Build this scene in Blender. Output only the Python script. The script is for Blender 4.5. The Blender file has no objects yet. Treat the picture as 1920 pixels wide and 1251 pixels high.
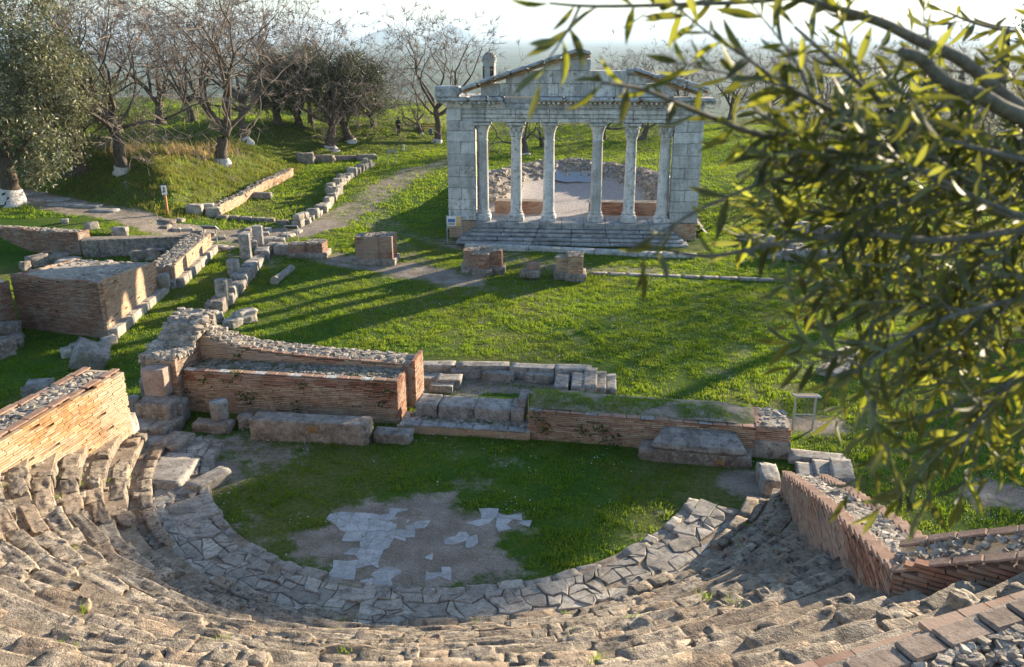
import bpy, bmesh, math, random
import numpy as np
from mathutils import Vector, Matrix, Euler

# ---------------------------------------------------------------- camera, sky, sun, exposure
sc = bpy.context.scene
CAM = (0.0, 0.0, 10.0)
cam_d = bpy.data.cameras.new('camera'); cam = bpy.data.objects.new('camera', cam_d)
sc.collection.objects.link(cam); sc.camera = cam
cam.location = CAM; cam.rotation_euler = (math.radians(90 - 19.2), 0, 0)
cam_d.sensor_width = 36; cam_d.lens = 30.0; cam_d.clip_start = 0.05; cam_d.clip_end = 90000
cam_d.dof.use_dof = True; cam_d.dof.focus_distance = 26; cam_d.dof.aperture_fstop = 5.6

SUN_AZ, SUN_EL = math.radians(47), math.radians(12.9)
w = bpy.data.worlds.new('World'); sc.world = w; w.use_nodes = True
wn = w.node_tree.nodes; wl = w.node_tree.links
sky = wn.new('ShaderNodeTexSky'); sky.sky_type = 'NISHITA'; sky.sun_disc = False
sky.sun_elevation = SUN_EL; sky.sun_rotation = SUN_AZ; sky.air_density = 1.0; sky.dust_density = .35; sky.ozone_density = 2.2
bg = [n for n in wn if n.type == 'BACKGROUND'][0]; bg.inputs['Strength'].default_value = 0.088
wl.new(sky.outputs[0], bg.inputs['Color'])
sun_d = bpy.data.lights.new('sun', 'SUN'); sun_d.energy = 5.0; sun_d.angle = math.radians(0.6); sun_d.color = (1.0, 0.83, 0.60)
sun = bpy.data.objects.new('sun', sun_d); sc.collection.objects.link(sun)
sdir = Vector((math.sin(SUN_AZ) * math.cos(SUN_EL), math.cos(SUN_AZ) * math.cos(SUN_EL), math.sin(SUN_EL)))
sun.rotation_euler = (-sdir).to_track_quat('-Z', 'Y').to_euler(); sun.location = sdir * 60
vs = sc.view_settings; vs.view_transform = 'Standard'; vs.look = 'None'; vs.exposure = 1.72; vs.gamma = 1.0; vs.use_curve_mapping = False
sc.render.engine = 'CYCLES'
cy = sc.cycles; cy.use_denoising = True; cy.max_bounces = 6; cy.diffuse_bounces = 3; cy.glossy_bounces = 2
cy.transmission_bounces = 4; cy.volume_bounces = 1; cy.transparent_max_bounces = 8; cy.sample_clamp_indirect = 6

# ---------------------------------------------------------------- helpers
COL = sc.collection
rnd = random.Random(7)
def rng(seed): return np.random.default_rng(seed)
WORLD = {}
def wpos(o): return WORLD.get(o.name, Vector((0, 0, 0))) if o else Vector((0, 0, 0))
def link(o, parent=None, loc=(0, 0, 0), rot=None, scale=None):
    COL.objects.link(o)
    if parent is not None: o.parent = parent
    o.location = Vector(loc) - wpos(parent)
    WORLD[o.name] = Vector(loc)
    if rot is not None: o.rotation_euler = rot
    if scale is not None: o.scale = scale
    return o
def tag(o, label=None, cat=None, group=None, kind=None):
    if label: o['label'] = label
    if cat: o['category'] = cat
    if group: o['group'] = group
    if kind: o['kind'] = kind
    return o
def thing(name, loc, label, cat, group=None):
    o = bpy.data.objects.new(name, None); o.empty_display_size = .2
    link(o, None, loc); return tag(o, label, cat, group, 'thing')
class MB:
    """collects polygons (numpy) and makes one mesh"""
    def __init__(s): s.v = []; s.l = []; s.t = []; s.n = 0; s.c = []
    def add(s, V, F, col=None):
        V = np.asarray(V, dtype=np.float64).reshape(-1, 3)
        if isinstance(F, np.ndarray):
            s.l.append((F + s.n).ravel()); s.t.append(np.full(len(F), F.shape[1]))
        else:
            s.l.append(np.concatenate([np.asarray(f) for f in F]) + s.n); s.t.append(np.array([len(f) for f in F]))
        s.v.append(V); s.n += len(V)
        s.c.append(np.full(len(V), 0. if col is None else col) if np.isscalar(col) or col is None else np.asarray(col))
    def box(s, c, size, rz=0, tilt=0):
        s.add(xf(CUBE_V * np.array(size), c, rz, tilt), CUBE_F)
    def mesh(s, name, mat=None, smooth=False, attr=None, off=(0, 0, 0)):
        me = bpy.data.meshes.new(name)
        if not s.v: return me
        V = np.concatenate(s.v) - np.asarray(off, dtype=float); L = np.concatenate(s.l); T = np.concatenate(s.t)
        me.vertices.add(len(V)); me.vertices.foreach_set('co', V.astype(np.float32).ravel())
        me.loops.add(len(L)); me.loops.foreach_set('vertex_index', L.astype(np.int32))
        me.polygons.add(len(T)); st = np.concatenate([[0], np.cumsum(T)[:-1]])
        me.polygons.foreach_set('loop_start', st.astype(np.int32))
        try: me.polygons.foreach_set('loop_total', T.astype(np.int32))
        except Exception: pass
        me.update(calc_edges=True)
        me.polygons.foreach_set('use_smooth', np.full(len(T), smooth))
        if attr:
            a = me.attributes.new(attr, 'FLOAT', 'POINT'); a.data.foreach_set('value', np.concatenate(s.c).astype(np.float32))
        if mat: me.materials.append(mat)
        me.validate(); return me
    def obj(s, name, mat, parent=None, smooth=False, origin=None, attr=None):
        """origin: world origin of the new object (vertices are world coordinates)"""
        o0 = Vector(origin) if origin is not None else wpos(parent)
        o = bpy.data.objects.new(name, s.mesh(name, mat, smooth, attr, o0))
        return link(o, parent, o0)
CUBE_V = np.array([[x, y, z] for z in (-.5, .5) for y in (-.5, .5) for x in (-.5, .5)])
CUBE_F = np.array([[0, 2, 3, 1], [4, 5, 7, 6], [0, 1, 5, 4], [2, 6, 7, 3], [0, 4, 6, 2], [1, 3, 7, 5]])
def xf(V, c=(0, 0, 0), rz=0, tilt=0, tilty=0):
    V = np.asarray(V, dtype=float)
    if tilt:
        a, b = math.cos(tilt), math.sin(tilt); V = np.stack([V[:, 0], a * V[:, 1] - b * V[:, 2], b * V[:, 1] + a * V[:, 2]], 1)
    if tilty:
        a, b = math.cos(tilty), math.sin(tilty); V = np.stack([a * V[:, 0] + b * V[:, 2], V[:, 1], -b * V[:, 0] + a * V[:, 2]], 1)
    a, b = math.cos(rz), math.sin(rz)
    V = np.stack([a * V[:, 0] - b * V[:, 1], b * V[:, 0] + a * V[:, 1], V[:, 2]], 1)
    return V + np.asarray(c, dtype=float)
_perm = rng(3).permutation(256); _perm = np.concatenate([_perm, _perm, _perm])
_val = rng(4).random(256)
def noise3(x, y, z=0.):
    x, y, z = np.broadcast_arrays(np.asarray(x, float), np.asarray(y, float), np.asarray(z, float))
    xi, yi, zi = np.floor(x).astype(int), np.floor(y).astype(int), np.floor(z).astype(int)
    fx, fy, fz = x - xi, y - yi, z - zi
    fx, fy, fz = [t * t * (3 - 2 * t) for t in (fx, fy, fz)]
    def h(a, b, c): return _val[_perm[(_perm[(_perm[a & 255] + b) & 255] + c) & 255]]
    r = 0
    for i in (0, 1):
        for j in (0, 1):
            for k in (0, 1):
                r = r + h(xi + i, yi + j, zi + k) * (fx if i else 1 - fx) * (fy if j else 1 - fy) * (fz if k else 1 - fz)
    return r
def fbm(x, y, z=0., o=3):
    r, a, t = 0, 1., 0
    for i in range(o):
        r = r + a * noise3(x * 2 ** i + 17.3 * i, y * 2 ** i + 5.1 * i, np.asarray(z) * 2 ** i); t += a; a *= .5
    return r / t - .5
def cube_grid(n):
    """cube of n x n quads a side, shared vertices"""
    idx = {}; V = []; F = []
    def vid(p):
        k = tuple(int(round(q * n)) for q in p)
        if k not in idx: idx[k] = len(V); V.append([q - .5 for q in p])
        return idx[k]
    for ax in range(3):
        for sd in (0, 1):
            u, v = (ax + 1) % 3, (ax + 2) % 3
            for i in range(n):
                for j in range(n):
                    q = []
                    for a, b in ((i, j), (i + 1, j), (i + 1, j + 1), (i, j + 1)):
                        p = [0, 0, 0]; p[ax] = sd; p[u] = a / n; p[v] = b / n; q.append(vid(p))
                    F.append(q if sd else q[::-1])
    return np.array(V), np.array(F)
_CG = {}
def rock_vf(n, seed, rnd_=.35, amp=.16, freq=2.2):
    """weathered stone in a unit cube: rounded and lumpy"""
    if n not in _CG: _CG[n] = cube_grid(n)
    V, F = _CG[n]; V = V.copy()
    L = np.linalg.norm(V, axis=1, keepdims=True); S = V / np.maximum(L, 1e-6) * .58
    m = np.max(np.abs(V), axis=1, keepdims=True)
    V = V * (1 - rnd_) + S * rnd_
    s = seed * 7.13
    for k in range(3): V[:, k] += amp * 2 * fbm(V[:, 0] * freq + s + 31 * k, V[:, 1] * freq + s * 1.7, V[:, 2] * freq - s, 3)
    if n >= 5:
        for k in range(3): V[:, k] += amp * .4 * fbm(V[:, 0] * freq * 3.3 + s + 57 * k, V[:, 1] * freq * 3.3 - s, V[:, 2] * freq * 3.3, 2)
    return V, F
def rock_mesh(name, n, seed, mat, rnd_=.35, amp=.16, freq=2.2, smooth=False):
    b = MB(); b.add(*rock_vf(n, seed, rnd_, amp, freq)); return b.mesh(name, mat, smooth)
def cham_vf(sx, sy, sz, b=.02, jit=0., r=None):
    """box with chamfered edges, optional worn corners"""
    h = np.array([sx, sy, sz]) / 2; b = min(b, *(h * .45)); V = []; key = {}
    for i in (-1, 1):
        for j in (-1, 1):
            for k in (-1, 1):
                bb = b * (1 + (r.random() * jit if r is not None else 0))
                for a in range(3):
                    p = np.array([i, j, k]) * (h - bb); p[a] = (i, j, k)[a] * h[a]; key[(i, j, k, a)] = len(V); V.append(p)
    F = []
    for a in range(3):
        u, v = (a + 1) % 3, (a + 2) % 3
        for sd in (-1, 1):
            q = []
            for p, o in ((-1, -1), (1, -1), (1, 1), (-1, 1)):
                c = [0, 0, 0]; c[a] = sd; c[u] = p; c[v] = o; q.append(key[(*c, a)])
            F.append(q if sd > 0 else q[::-1])
        for p in (-1, 1):
            for o in (-1, 1):       # edge along axis a
                q = []
                for sd, ax in ((-1, u), (1, u), (1, v), (-1, v)):
                    c = [0, 0, 0]; c[a] = sd; c[u] = p; c[v] = o; q.append(key[(*c, ax)])
                F.append(q if p * o < 0 else q[::-1])
    for i in (-1, 1):
        for j in (-1, 1):
            for k in (-1, 1):
                t = [key[(i, j, k, 0)], key[(i, j, k, 1)], key[(i, j, k, 2)]]; F.append(t if i * j * k > 0 else t[::-1])
    return np.array(V), F
def block(name, c, size, rz, mat, parent, bevel=.02, jit=1.5, seed=0, tilt=0, tilty=0):
    b = MB(); b.add(*cham_vf(*size, bevel, jit, rng(seed + int(abs(c[0] * 31 + c[1] * 17 + c[2] * 101)))))
    o = bpy.data.objects.new(name, b.mesh(name, mat)); return link(o, parent, c, (tilt, tilty, rz))
def stone_block(name, c, size, rz, mat, parent=None, n=6, seed=1, rnd_=.06, amp=.05, rot=None, freq=2.5):
    """one big worn squared stone; c is the centre"""
    V, F = rock_vf(n, seed, rnd_, amp, freq); b = MB(); b.add(V * np.array(size), F)
    o = bpy.data.objects.new(name, b.mesh(name, mat, True)); link(o, parent, c, rot or (0, 0, rz)); return o
def tube(mb, pts, rad, n=6, cap=True):
    pts = np.asarray(pts, float); rad = np.broadcast_to(np.asarray(rad, float), (len(pts),))
    T = np.gradient(pts, axis=0); T /= np.maximum(np.linalg.norm(T, axis=1, keepdims=True), 1e-9)
    ref = np.where(np.abs(T[:, 2:3]) > .9, np.array([[1., 0, 0]]), np.array([[0., 0, 1]]))
    A = np.cross(T, ref); A /= np.maximum(np.linalg.norm(A, axis=1, keepdims=True), 1e-9); B = np.cross(T, A)
    a = np.arange(n) * 2 * np.pi / n
    V = pts[:, None, :] + rad[:, None, None] * (np.cos(a)[None, :, None] * A[:, None, :] + np.sin(a)[None, :, None] * B[:, None, :])
    m = len(pts); i = np.arange(m - 1)[:, None] * n; j = np.arange(n)[None, :]; k = (j + 1) % n
    F = np.stack([i + j, i + n + j, i + n + k, i + k], -1).reshape(-1, 4)
    mb.add(V.reshape(-1, 3), F)
    if cap: mb.add(V[-1], [list(range(n))]); mb.add(V[0], [list(range(n))[::-1]])
def lathe(mb, prof, c=(0, 0, 0), n=20, half=False):
    prof = np.asarray(prof, float); a = np.arange(n) * 2 * np.pi / n
    V = np.stack([prof[:, 0:1] * np.cos(a), prof[:, 0:1] * np.sin(a), np.repeat(prof[:, 1:2], n, 1)], -1) + np.asarray(c)
    m = len(prof); i = np.arange(m - 1)[:, None] * n; j = np.arange(n)[None, :]; k = (j + 1) % n
    mb.add(V.reshape(-1, 3), np.stack([i + j, i + k, i + n + k, i + n + j], -1).reshape(-1, 4))
    mb.add(V[-1], [list(range(n))]); mb.add(V[0], [list(range(n))[::-1]])
def inpoly(x, y, poly):
    x = np.asarray(x, float); y = np.asarray(y, float); r = np.zeros(x.shape, bool); n = len(poly)
    for i in range(n):
        x1, y1 = poly[i][:2]; x2, y2 = poly[(i + 1) % n][:2]
        if y1 == y2: continue
        r ^= ((y1 > y) != (y2 > y)) & (x < (x2 - x1) * (y - y1) / (y2 - y1) + x1)
    return r
def seg_dist(x, y, pts, closed=False):
    d = np.full(np.shape(x), 1e9); n = len(pts)
    for i in range(n if closed else n - 1):
        x1, y1 = pts[i][:2]; x2, y2 = pts[(i + 1) % n][:2]; dx, dy = x2 - x1, y2 - y1
        t = np.clip(((x - x1) * dx + (y - y1) * dy) / (dx * dx + dy * dy + 1e-12), 0, 1)
        d = np.minimum(d, np.hypot(x - x1 - t * dx, y - y1 - t * dy))
    return d
def on_screen(p, m=40):
    """design check: does this point lie inside the photograph's frame"""
    dx, dy, dz = p[0], p[1], p[2] - 10; c, s = math.cos(math.radians(19.2)), math.sin(math.radians(19.2))
    zc = dy * c - dz * s
    if zc < .1: return False
    x, y = 960 + 1600 * dx / zc, 625.5 + 1600 * (-dz * c - dy * s) / zc
    return -m < x < 1920 + m and -m < y < 1251 + m

# ---------------------------------------------------------------- materials
def new_mat(name):
    m = bpy.data.materials.new(name); m.use_nodes = True; nt = m.node_tree
    b = nt.nodes['Principled BSDF']; b.inputs['Specular IOR Level'].default_value = .25
    return m, nt, b
def N(nt, t, **kw):
    n = nt.nodes.new(t)
    for k, v in kw.items():
        if k in n.inputs.keys() if hasattr(n.inputs, 'keys') else False: n.inputs[k].default_value = v
        else: setattr(n, k, v)
    return n
def ramp(nt, fac, stops, interp='LINEAR'):
    r = nt.nodes.new('ShaderNodeValToRGB'); e = r.color_ramp.elements; r.color_ramp.interpolation = interp
    while len(e) > 1: e.remove(e[-1])
    e[0].position = stops[0][0]; e[0].color = (*stops[0][1], 1)
    for p, c in stops[1:]: q = e.new(p); q.color = (*c, 1)
    nt.links.new(fac, r.inputs[0]); return r.outputs[0]
def g3(v): return (v, v, v)
def mixc(nt, fac, a, b, mode='MIX'):
    m = nt.nodes.new('ShaderNodeMix'); m.data_type = 'RGBA'; m.blend_type = mode
    for s, v in ((0, fac), (6, a), (7, b)):
        if hasattr(v, 'links'): nt.links.new(v, m.inputs[s])
        elif s == 0: m.inputs[0].default_value = v
        else: m.inputs[s].default_value = (*v, 1)
    return m.outputs[2]
def math_(nt, op, a, b=None, clamp=False):
    m = nt.nodes.new('ShaderNodeMath'); m.operation = op; m.use_clamp = clamp
    for i, v in ((0, a), (1, b)):
        if v is None: continue
        if hasattr(v, 'links'): nt.links.new(v, m.inputs[i])
        else: m.inputs[i].default_value = v
    return m.outputs[0]
def pos(nt): return nt.nodes.new('ShaderNodeNewGeometry').outputs['Position']
def noise(nt, scale, detail=4, rough=.55, vec=None, out=0):
    n = nt.nodes.new('ShaderNodeTexNoise'); n.inputs['Scale'].default_value = scale; n.inputs['Detail'].default_value = detail; n.inputs['Roughness'].default_value = rough
    nt.links.new(vec if vec is not None else pos(nt), n.inputs['Vector']); return n.outputs[out]
def voro(nt, scale, vec=None, feat='F1', out='Distance', rand=1.):
    n = nt.nodes.new('ShaderNodeTexVoronoi'); n.feature = feat; n.inputs['Scale'].default_value = scale; n.inputs['Randomness'].default_value = rand
    nt.links.new(vec if vec is not None else pos(nt), n.inputs['Vector']); return n.outputs[out]
def bump(nt, b, h, strength=.5, dist=.02):
    n = nt.nodes.new('ShaderNodeBump'); n.inputs['Strength'].default_value = strength; n.inputs['Distance'].default_value = dist
    nt.links.new(h, n.inputs['Height']); nt.links.new(n.outputs[0], b.inputs['Normal']); return n
def prand(nt):
    """per-piece random: object + loose island"""
    o = nt.nodes.new('ShaderNodeObjectInfo').outputs['Random']; g = nt.nodes.new('ShaderNodeNewGeometry').outputs['Random Per Island']
    return math_(nt, 'FRACT', math_(nt, 'ADD', o, g))
def stone_mat(name, dark, mid, light, scale=3., lichen=None, lich_amt=.5, piece=.25, bstr=.6, bdist=.03, moss=None, moss_at=.62, warm=None, streak=0):
    m, nt, b = new_mat(name)
    n1 = noise(nt, scale, 6, .62); n2 = noise(nt, scale * 7, 4, .6)
    f = math_(nt, 'ADD', math_(nt, 'MULTIPLY', n1, .62), math_(nt, 'MULTIPLY', n2, .38))
    c = ramp(nt, f, [(.33, dark), (.5, mid), (.66, light)])
    r = prand(nt)
    if warm: c = mixc(nt, ramp(nt, r, [(.72, g3(0)), (.86, g3(.75))]), c, mixc(nt, .35, warm, c))
    c = mixc(nt, piece, c, ramp(nt, math_(nt, 'FRACT', math_(nt, 'MULTIPLY', r, 7.31)), [(0, g3(.25)), (.5, g3(.5)), (1, g3(.85))]), 'OVERLAY')
    if lichen:
        l = noise(nt, scale * 2.3, 5, .7); c = mixc(nt, ramp(nt, l, [(.52, g3(0)), (.62, g3(lich_amt))]), c, lichen)
    if moss:
        l = noise(nt, scale * .6, 5, .7); c = mixc(nt, ramp(nt, l, [(moss_at, g3(0)), (moss_at + .1, g3(.8))]), c, moss)
    if streak:
        mp = nt.nodes.new('ShaderNodeMapping'); mp.inputs['Scale'].default_value = (1, 1, .14); nt.links.new(pos(nt), mp.inputs[0])
        c = mixc(nt, ramp(nt, noise(nt, 3.2, 5, .65, mp.outputs[0]), [(.48, g3(0)), (.66, g3(streak))]), c, (.13, .12, .105))
    nt.links.new(c, b.inputs['Base Color']); b.inputs['Roughness'].default_value = .92
    h = math_(nt, 'ADD', n1, math_(nt, 'MULTIPLY', noise(nt, scale * 14, 3, .6), .35))
    bump(nt, b, h, bstr, bdist); return m
def brick_mat(name, cols, soot=.25, pale=None, pale_scale=.5, pale_at=.5):
    m, nt, b = new_mat(name)
    r = prand(nt); n = len(cols)
    c = ramp(nt, r, [(i / n, k) for i, k in enumerate(cols)], 'CONSTANT')
    c = mixc(nt, .5, c, ramp(nt, noise(nt, 9, 4), [(.3, g3(.28)), (.7, g3(.72))]), 'OVERLAY')
    if pale:
        l = math_(nt, 'ADD', noise(nt, pale_scale, 4, .6), math_(nt, 'MULTIPLY', math_(nt, 'FRACT', math_(nt, 'MULTIPLY', r, 5.77)), .12))
        c = mixc(nt, ramp(nt, l, [(pale_at, g3(0)), (pale_at + .12, g3(.8))]), c, pale)
    c = mixc(nt, ramp(nt, noise(nt, 1.3, 5, .65), [(.5, g3(0)), (.72, g3(soot))]), c, (.05, .04, .035))
    nt.links.new(c, b.inputs['Base Color']); b.inputs['Roughness'].default_value = .9
    bump(nt, b, noise(nt, 45, 3), .35, .01); return m
M = {}
M['seat'] = stone_mat('weathered_limestone', (.09, .074, .06), (.31, .258, .20), (.53, .455, .36), 3.6, (.05, .044, .04), .8, .35, 1., .07, warm=(.38, .27, .18))
M['seatbed'] = stone_mat('packed_mortar_earth', (.13, .10, .075), (.29, .23, .17), (.44, .365, .28), 4., (.06, .05, .045), .4, 0, .9, .05, moss=(.07, .10, .02), moss_at=.66)
M['paving'] = stone_mat('paving_limestone', (.18, .155, .13), (.35, .315, .27), (.50, .455, .40), 2.8, (.10, .09, .08), .55, .35, .7, .03)
M['marble'] = stone_mat('pale_floor_slab', (.28, .275, .27), (.43, .425, .42), (.56, .555, .55), 2.6, (.28, .245, .21), .55, .2, .5, .015)
M['grey'] = stone_mat('grey_block_stone', (.14, .125, .11), (.30, .275, .245), (.48, .45, .41), 2.4, (.06, .055, .05), .6, .2, .7, .03)
M['brownblock'] = stone_mat('brown_sandstone', (.085, .07, .06), (.23, .19, .155), (.40, .35, .30), 3.2, (.46, .44, .41), .55, .2, .9, .04)
M['facade'] = stone_mat('facade_limestone', (.33, .32, .305), (.50, .49, .475), (.64, .63, .61), 1.6, (.26, .245, .23), .5, .4, .45, .02, streak=.4)
M['facade_old'] = stone_mat('facade_old_marble', (.40, .385, .36), (.60, .58, .55), (.74, .72, .69), 2.4, (.17, .15, .13), .65, .3, .7, .03, streak=.5)
M['cornice'] = stone_mat('cornice_marble', (.20, .20, .20), (.44, .45, .46), (.64, .65, .66), 2.2, (.12, .11, .10), .6, .25, .7, .03, streak=.5)
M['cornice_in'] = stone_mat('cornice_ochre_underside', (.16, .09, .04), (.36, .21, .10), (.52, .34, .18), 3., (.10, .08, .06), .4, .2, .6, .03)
M['step'] = stone_mat('step_stone', (.16, .15, .145), (.32, .31, .30), (.50, .49, .48), 1.8, (.07, .065, .06), .5, .2, .5, .02)
M['rubble'] = stone_mat('wall_core_rubble', (.14, .12, .10), (.35, .30, .245), (.55, .49, .42), 5., (.07, .06, .05), .45, .5, .8, .03, moss=(.10, .10, .04), moss_at=.58)
M['rubble_mossy'] = stone_mat('mossy_wall_core', (.10, .09, .075), (.26, .23, .19), (.44, .41, .36), 5., (.05, .045, .04), .5, .4, .8, .03, moss=(.06, .085, .015), moss_at=.5)
M['mortar'] = stone_mat('lime_mortar', (.13, .105, .085), (.26, .215, .17), (.42, .36, .30), 6., None, 0, 0, .6, .02)
M['gravel'] = stone_mat('floor_gravel', (.36, .325, .31), (.50, .46, .44), (.62, .58, .56), 8., None, 0, 0, .6, .02)
M['brick_orange'] = brick_mat('orange_roman_brick', [(.47, .27, .13), (.41, .22, .10), (.52, .33, .18), (.45, .25, .12), (.37, .20, .10), (.54, .38, .24), (.44, .245, .115)], .25, (.52, .42, .30), .32, .49)
M['brick_red'] = brick_mat('red_brown_brick', [(.34, .16, .10), (.28, .13, .085), (.39, .20, .125), (.32, .15, .095), (.24, .12, .08), (.43, .26, .175)], .4, (.42, .31, .235), .5, .50)
M['brick_pale'] = brick_mat('pale_buff_brick', [(.50, .30, .18), (.44, .24, .14), (.54, .37, .24), (.40, .20, .12), (.56, .42, .29), (.47, .28, .17)], .3, (.50, .36, .25), .6, .47)
M['brick_scaena'] = brick_mat('stage_wall_brick', [(.34, .17, .105), (.39, .21, .13), (.46, .29, .185), (.31, .16, .10), (.50, .38, .27), (.37, .19, .12)], .35, (.48, .38, .28), .42, .46)
M['brick_buff'] = brick_mat('buff_stage_brick', [(.47, .34, .235), (.42, .28, .185), (.50, .39, .28), (.37, .23, .15), (.48, .36, .26)], .4, (.40, .27, .19), .9, .55)
M['brick_dim'] = brick_mat('dull_brown_brick', [(.27, .15, .10), (.32, .18, .12), (.23, .13, .09), (.36, .23, .16), (.29, .16, .11)], .4, (.36, .28, .22), .6, .55)
M['tile_old'] = stone_mat('weathered_coping_tile', (.16, .12, .095), (.28, .21, .165), (.38, .31, .255), 6., (.10, .085, .075), .5, .25, .5, .02)
M['pinkblock'] = stone_mat('pinkish_dressed_stone', (.24, .16, .125), (.42, .305, .245), (.54, .42, .35), 2.4, (.20, .17, .15), .5, .1, .6, .03)
M['tile'] = stone_mat('terracotta_coping', (.22, .13, .09), (.36, .22, .155), (.46, .32, .24), 4., (.12, .10, .085), .4, .25, .4, .02)

def wood_mat(name, a, b_, scale=8., bstr=.6, bdist=.03, stretch=.25):
    m, nt, b = new_mat(name)
    mp = nt.nodes.new('ShaderNodeMapping'); mp.inputs['Scale'].default_value = (1, 1, stretch); nt.links.new(pos(nt), mp.inputs[0])
    n = noise(nt, scale, 5, .65, mp.outputs[0]); nt.links.new(ramp(nt, n, [(.3, a), (.7, b_)]), b.inputs['Base Color'])
    b.inputs['Roughness'].default_value = .95; bump(nt, b, n, bstr, bdist); return m
M['bark'] = wood_mat('bare_tree_bark', (.06, .048, .04), (.17, .14, .115), 7)
M['twig'] = wood_mat('twig_bark', (.19, .15, .12), (.37, .30, .245), 5)
M['olive_bark'] = wood_mat('olive_bark', (.05, .04, .03), (.16, .125, .09), 8)
M['limewash'] = wood_mat('whitewashed_bark', (.42, .40, .38), (.74, .72, .70), 9)
M['grey_branch'] = wood_mat('young_olive_branch', (.10, .085, .065), (.24, .215, .18), 60, .3, .002, 1)
M['post_wood'] = wood_mat('signpost_timber', (.30, .15, .06), (.46, .26, .12), 20, .2, .005)

def leaf_mat(name, top, under, var=.4, trans=.45, rough=.5, tint=(.30, .34, .05), vscale=1.5):
    m, nt, b = new_mat(name); out = nt.nodes['Material Output']
    g = nt.nodes.new('ShaderNodeNewGeometry')
    c = mixc(nt, g.outputs['Backfacing'], top, under)
    r = prand(nt)
    c = mixc(nt, var, c, ramp(nt, r, [(0, g3(.12)), (.5, g3(.5)), (1, g3(.9))]), 'OVERLAY')
    c = mixc(nt, var * .7, c, ramp(nt, noise(nt, vscale, 3), [(.3, g3(.15)), (.7, g3(.85))]), 'OVERLAY')
    nt.links.new(c, b.inputs['Base Color']); b.inputs['Roughness'].default_value = rough; b.inputs['Specular IOR Level'].default_value = .4
    t = nt.nodes.new('ShaderNodeBsdfTranslucent'); nt.links.new(mixc(nt, .75, c, tint), t.inputs['Color'])
    mx = nt.nodes.new('ShaderNodeMixShader'); nt.links.new(ramp(nt, math_(nt, 'FRACT', math_(nt, 'MULTIPLY', r, 9.7)), [(.35, g3(trans * .45)), (1, g3(min(1, trans * 1.8)))]), mx.inputs[0])
    nt.links.new(b.outputs[0], mx.inputs[1]); nt.links.new(t.outputs[0], mx.inputs[2]); nt.links.new(mx.outputs[0], out.inputs[0]); return m
M['olive_leaf'] = leaf_mat('olive_leaf', (.14, .14, .07), (.30, .30, .20), .45, .36, .5, (.22, .23, .09))
M['olive_dark'] = leaf_mat('dark_olive_leaf', (.045, .06, .025), (.12, .135, .085), .4, .25, .5, (.16, .18, .06))
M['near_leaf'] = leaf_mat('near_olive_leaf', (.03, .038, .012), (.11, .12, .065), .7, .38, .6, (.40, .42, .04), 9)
M['cypress'] = leaf_mat('cypress_leaf', (.03, .045, .02), (.05, .07, .03), .4, .2, .7, (.1, .13, .04))
M['ivy'] = leaf_mat('wall_weed_leaf', (.035, .06, .012), (.06, .09, .02), .4, .3, .5, (.16, .24, .03))
M['drygrass'] = leaf_mat('dry_grass', (.42, .32, .16), (.42, .32, .16), .4, .45, .8, (.6, .45, .2))
def grass_mat(name, a, b_, c_, tint):
    m, nt, b = new_mat(name); out = nt.nodes['Material Output']
    n = noise(nt, .55, 4, .6); n2 = noise(nt, 5, 3)
    f = math_(nt, 'ADD', math_(nt, 'MULTIPLY', n, .6), math_(nt, 'MULTIPLY', n2, .4))
    c = ramp(nt, f, [(.36, a), (.5, b_), (.64, c_)])
    c = mixc(nt, ramp(nt, math_(nt, 'ADD', math_(nt, 'MULTIPLY', noise(nt, .3, 5, .65), .7), math_(nt, 'MULTIPLY', noise(nt, 2.2, 3), .3)), [(.50, g3(0)), (.64, g3(.5))]), c, (.21, .195, .07))
    c = mixc(nt, .4, c, ramp(nt, prand(nt), [(0, g3(.15)), (1, g3(.85))]), 'OVERLAY')
    nt.links.new(c, b.inputs['Base Color']); b.inputs['Roughness'].default_value = .7
    t = nt.nodes.new('ShaderNodeBsdfTranslucent'); nt.links.new(mixc(nt, .55, c, tint), t.inputs['Color'])
    mx = nt.nodes.new('ShaderNodeMixShader'); mx.inputs[0].default_value = .5
    nt.links.new(b.outputs[0], mx.inputs[1]); nt.links.new(t.outputs[0], mx.inputs[2]); nt.links.new(mx.outputs[0], out.inputs[0]); return m
M['bank_grass'] = grass_mat('bank_grass', (.06, .10, .02), (.13, .15, .035), (.24, .20, .07), (.34, .34, .05))
M['grass'] = grass_mat('lawn_grass', (.04, .13, .012), (.08, .19, .016), (.21, .23, .04), (.44, .56, .03))
M['pine'] = leaf_mat('pine_needles', (.03, .055, .02), (.05, .08, .03), .4, .2, .6, (.1, .16, .04))
def flat_mat(name, col, rough=.6, metal=0.):
    m, nt, b = new_mat(name); b.inputs['Roughness'].default_value = rough; b.inputs['Metallic'].default_value = metal
    c = mixc(nt, .3, col, ramp(nt, noise(nt, 6, 4), [(.3, g3(.35)), (.7, g3(.65))]), 'OVERLAY'); nt.links.new(c, b.inputs['Base Color']); return m
M['steel'] = flat_mat('galvanised_steel', (.42, .42, .43), .45, .3)
M['dark_panel'] = flat_mat('dark_sign_back', (.07, .065, .06), .5)
M['rust_panel'] = flat_mat('rusty_brown_panel', (.16, .10, .07), .55)
M['white'] = flat_mat('white_print', (.75, .75, .75), .5)
M['black'] = flat_mat('black_print', (.02, .02, .02), .5)
M['ochre'] = flat_mat('ochre_print', (.70, .40, .06), .5)
M['blueprint'] = flat_mat('blue_print', (.08, .16, .36), .5)
M['tarp'] = flat_mat('grey_blue_tarpaulin', (.30, .33, .37), .6)
M['bin'] = flat_mat('blue_grey_bin', (.10, .17, .22), .5)
M['cloth_dark'] = flat_mat('dark_clothing', (.025, .025, .03), .8)
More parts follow.
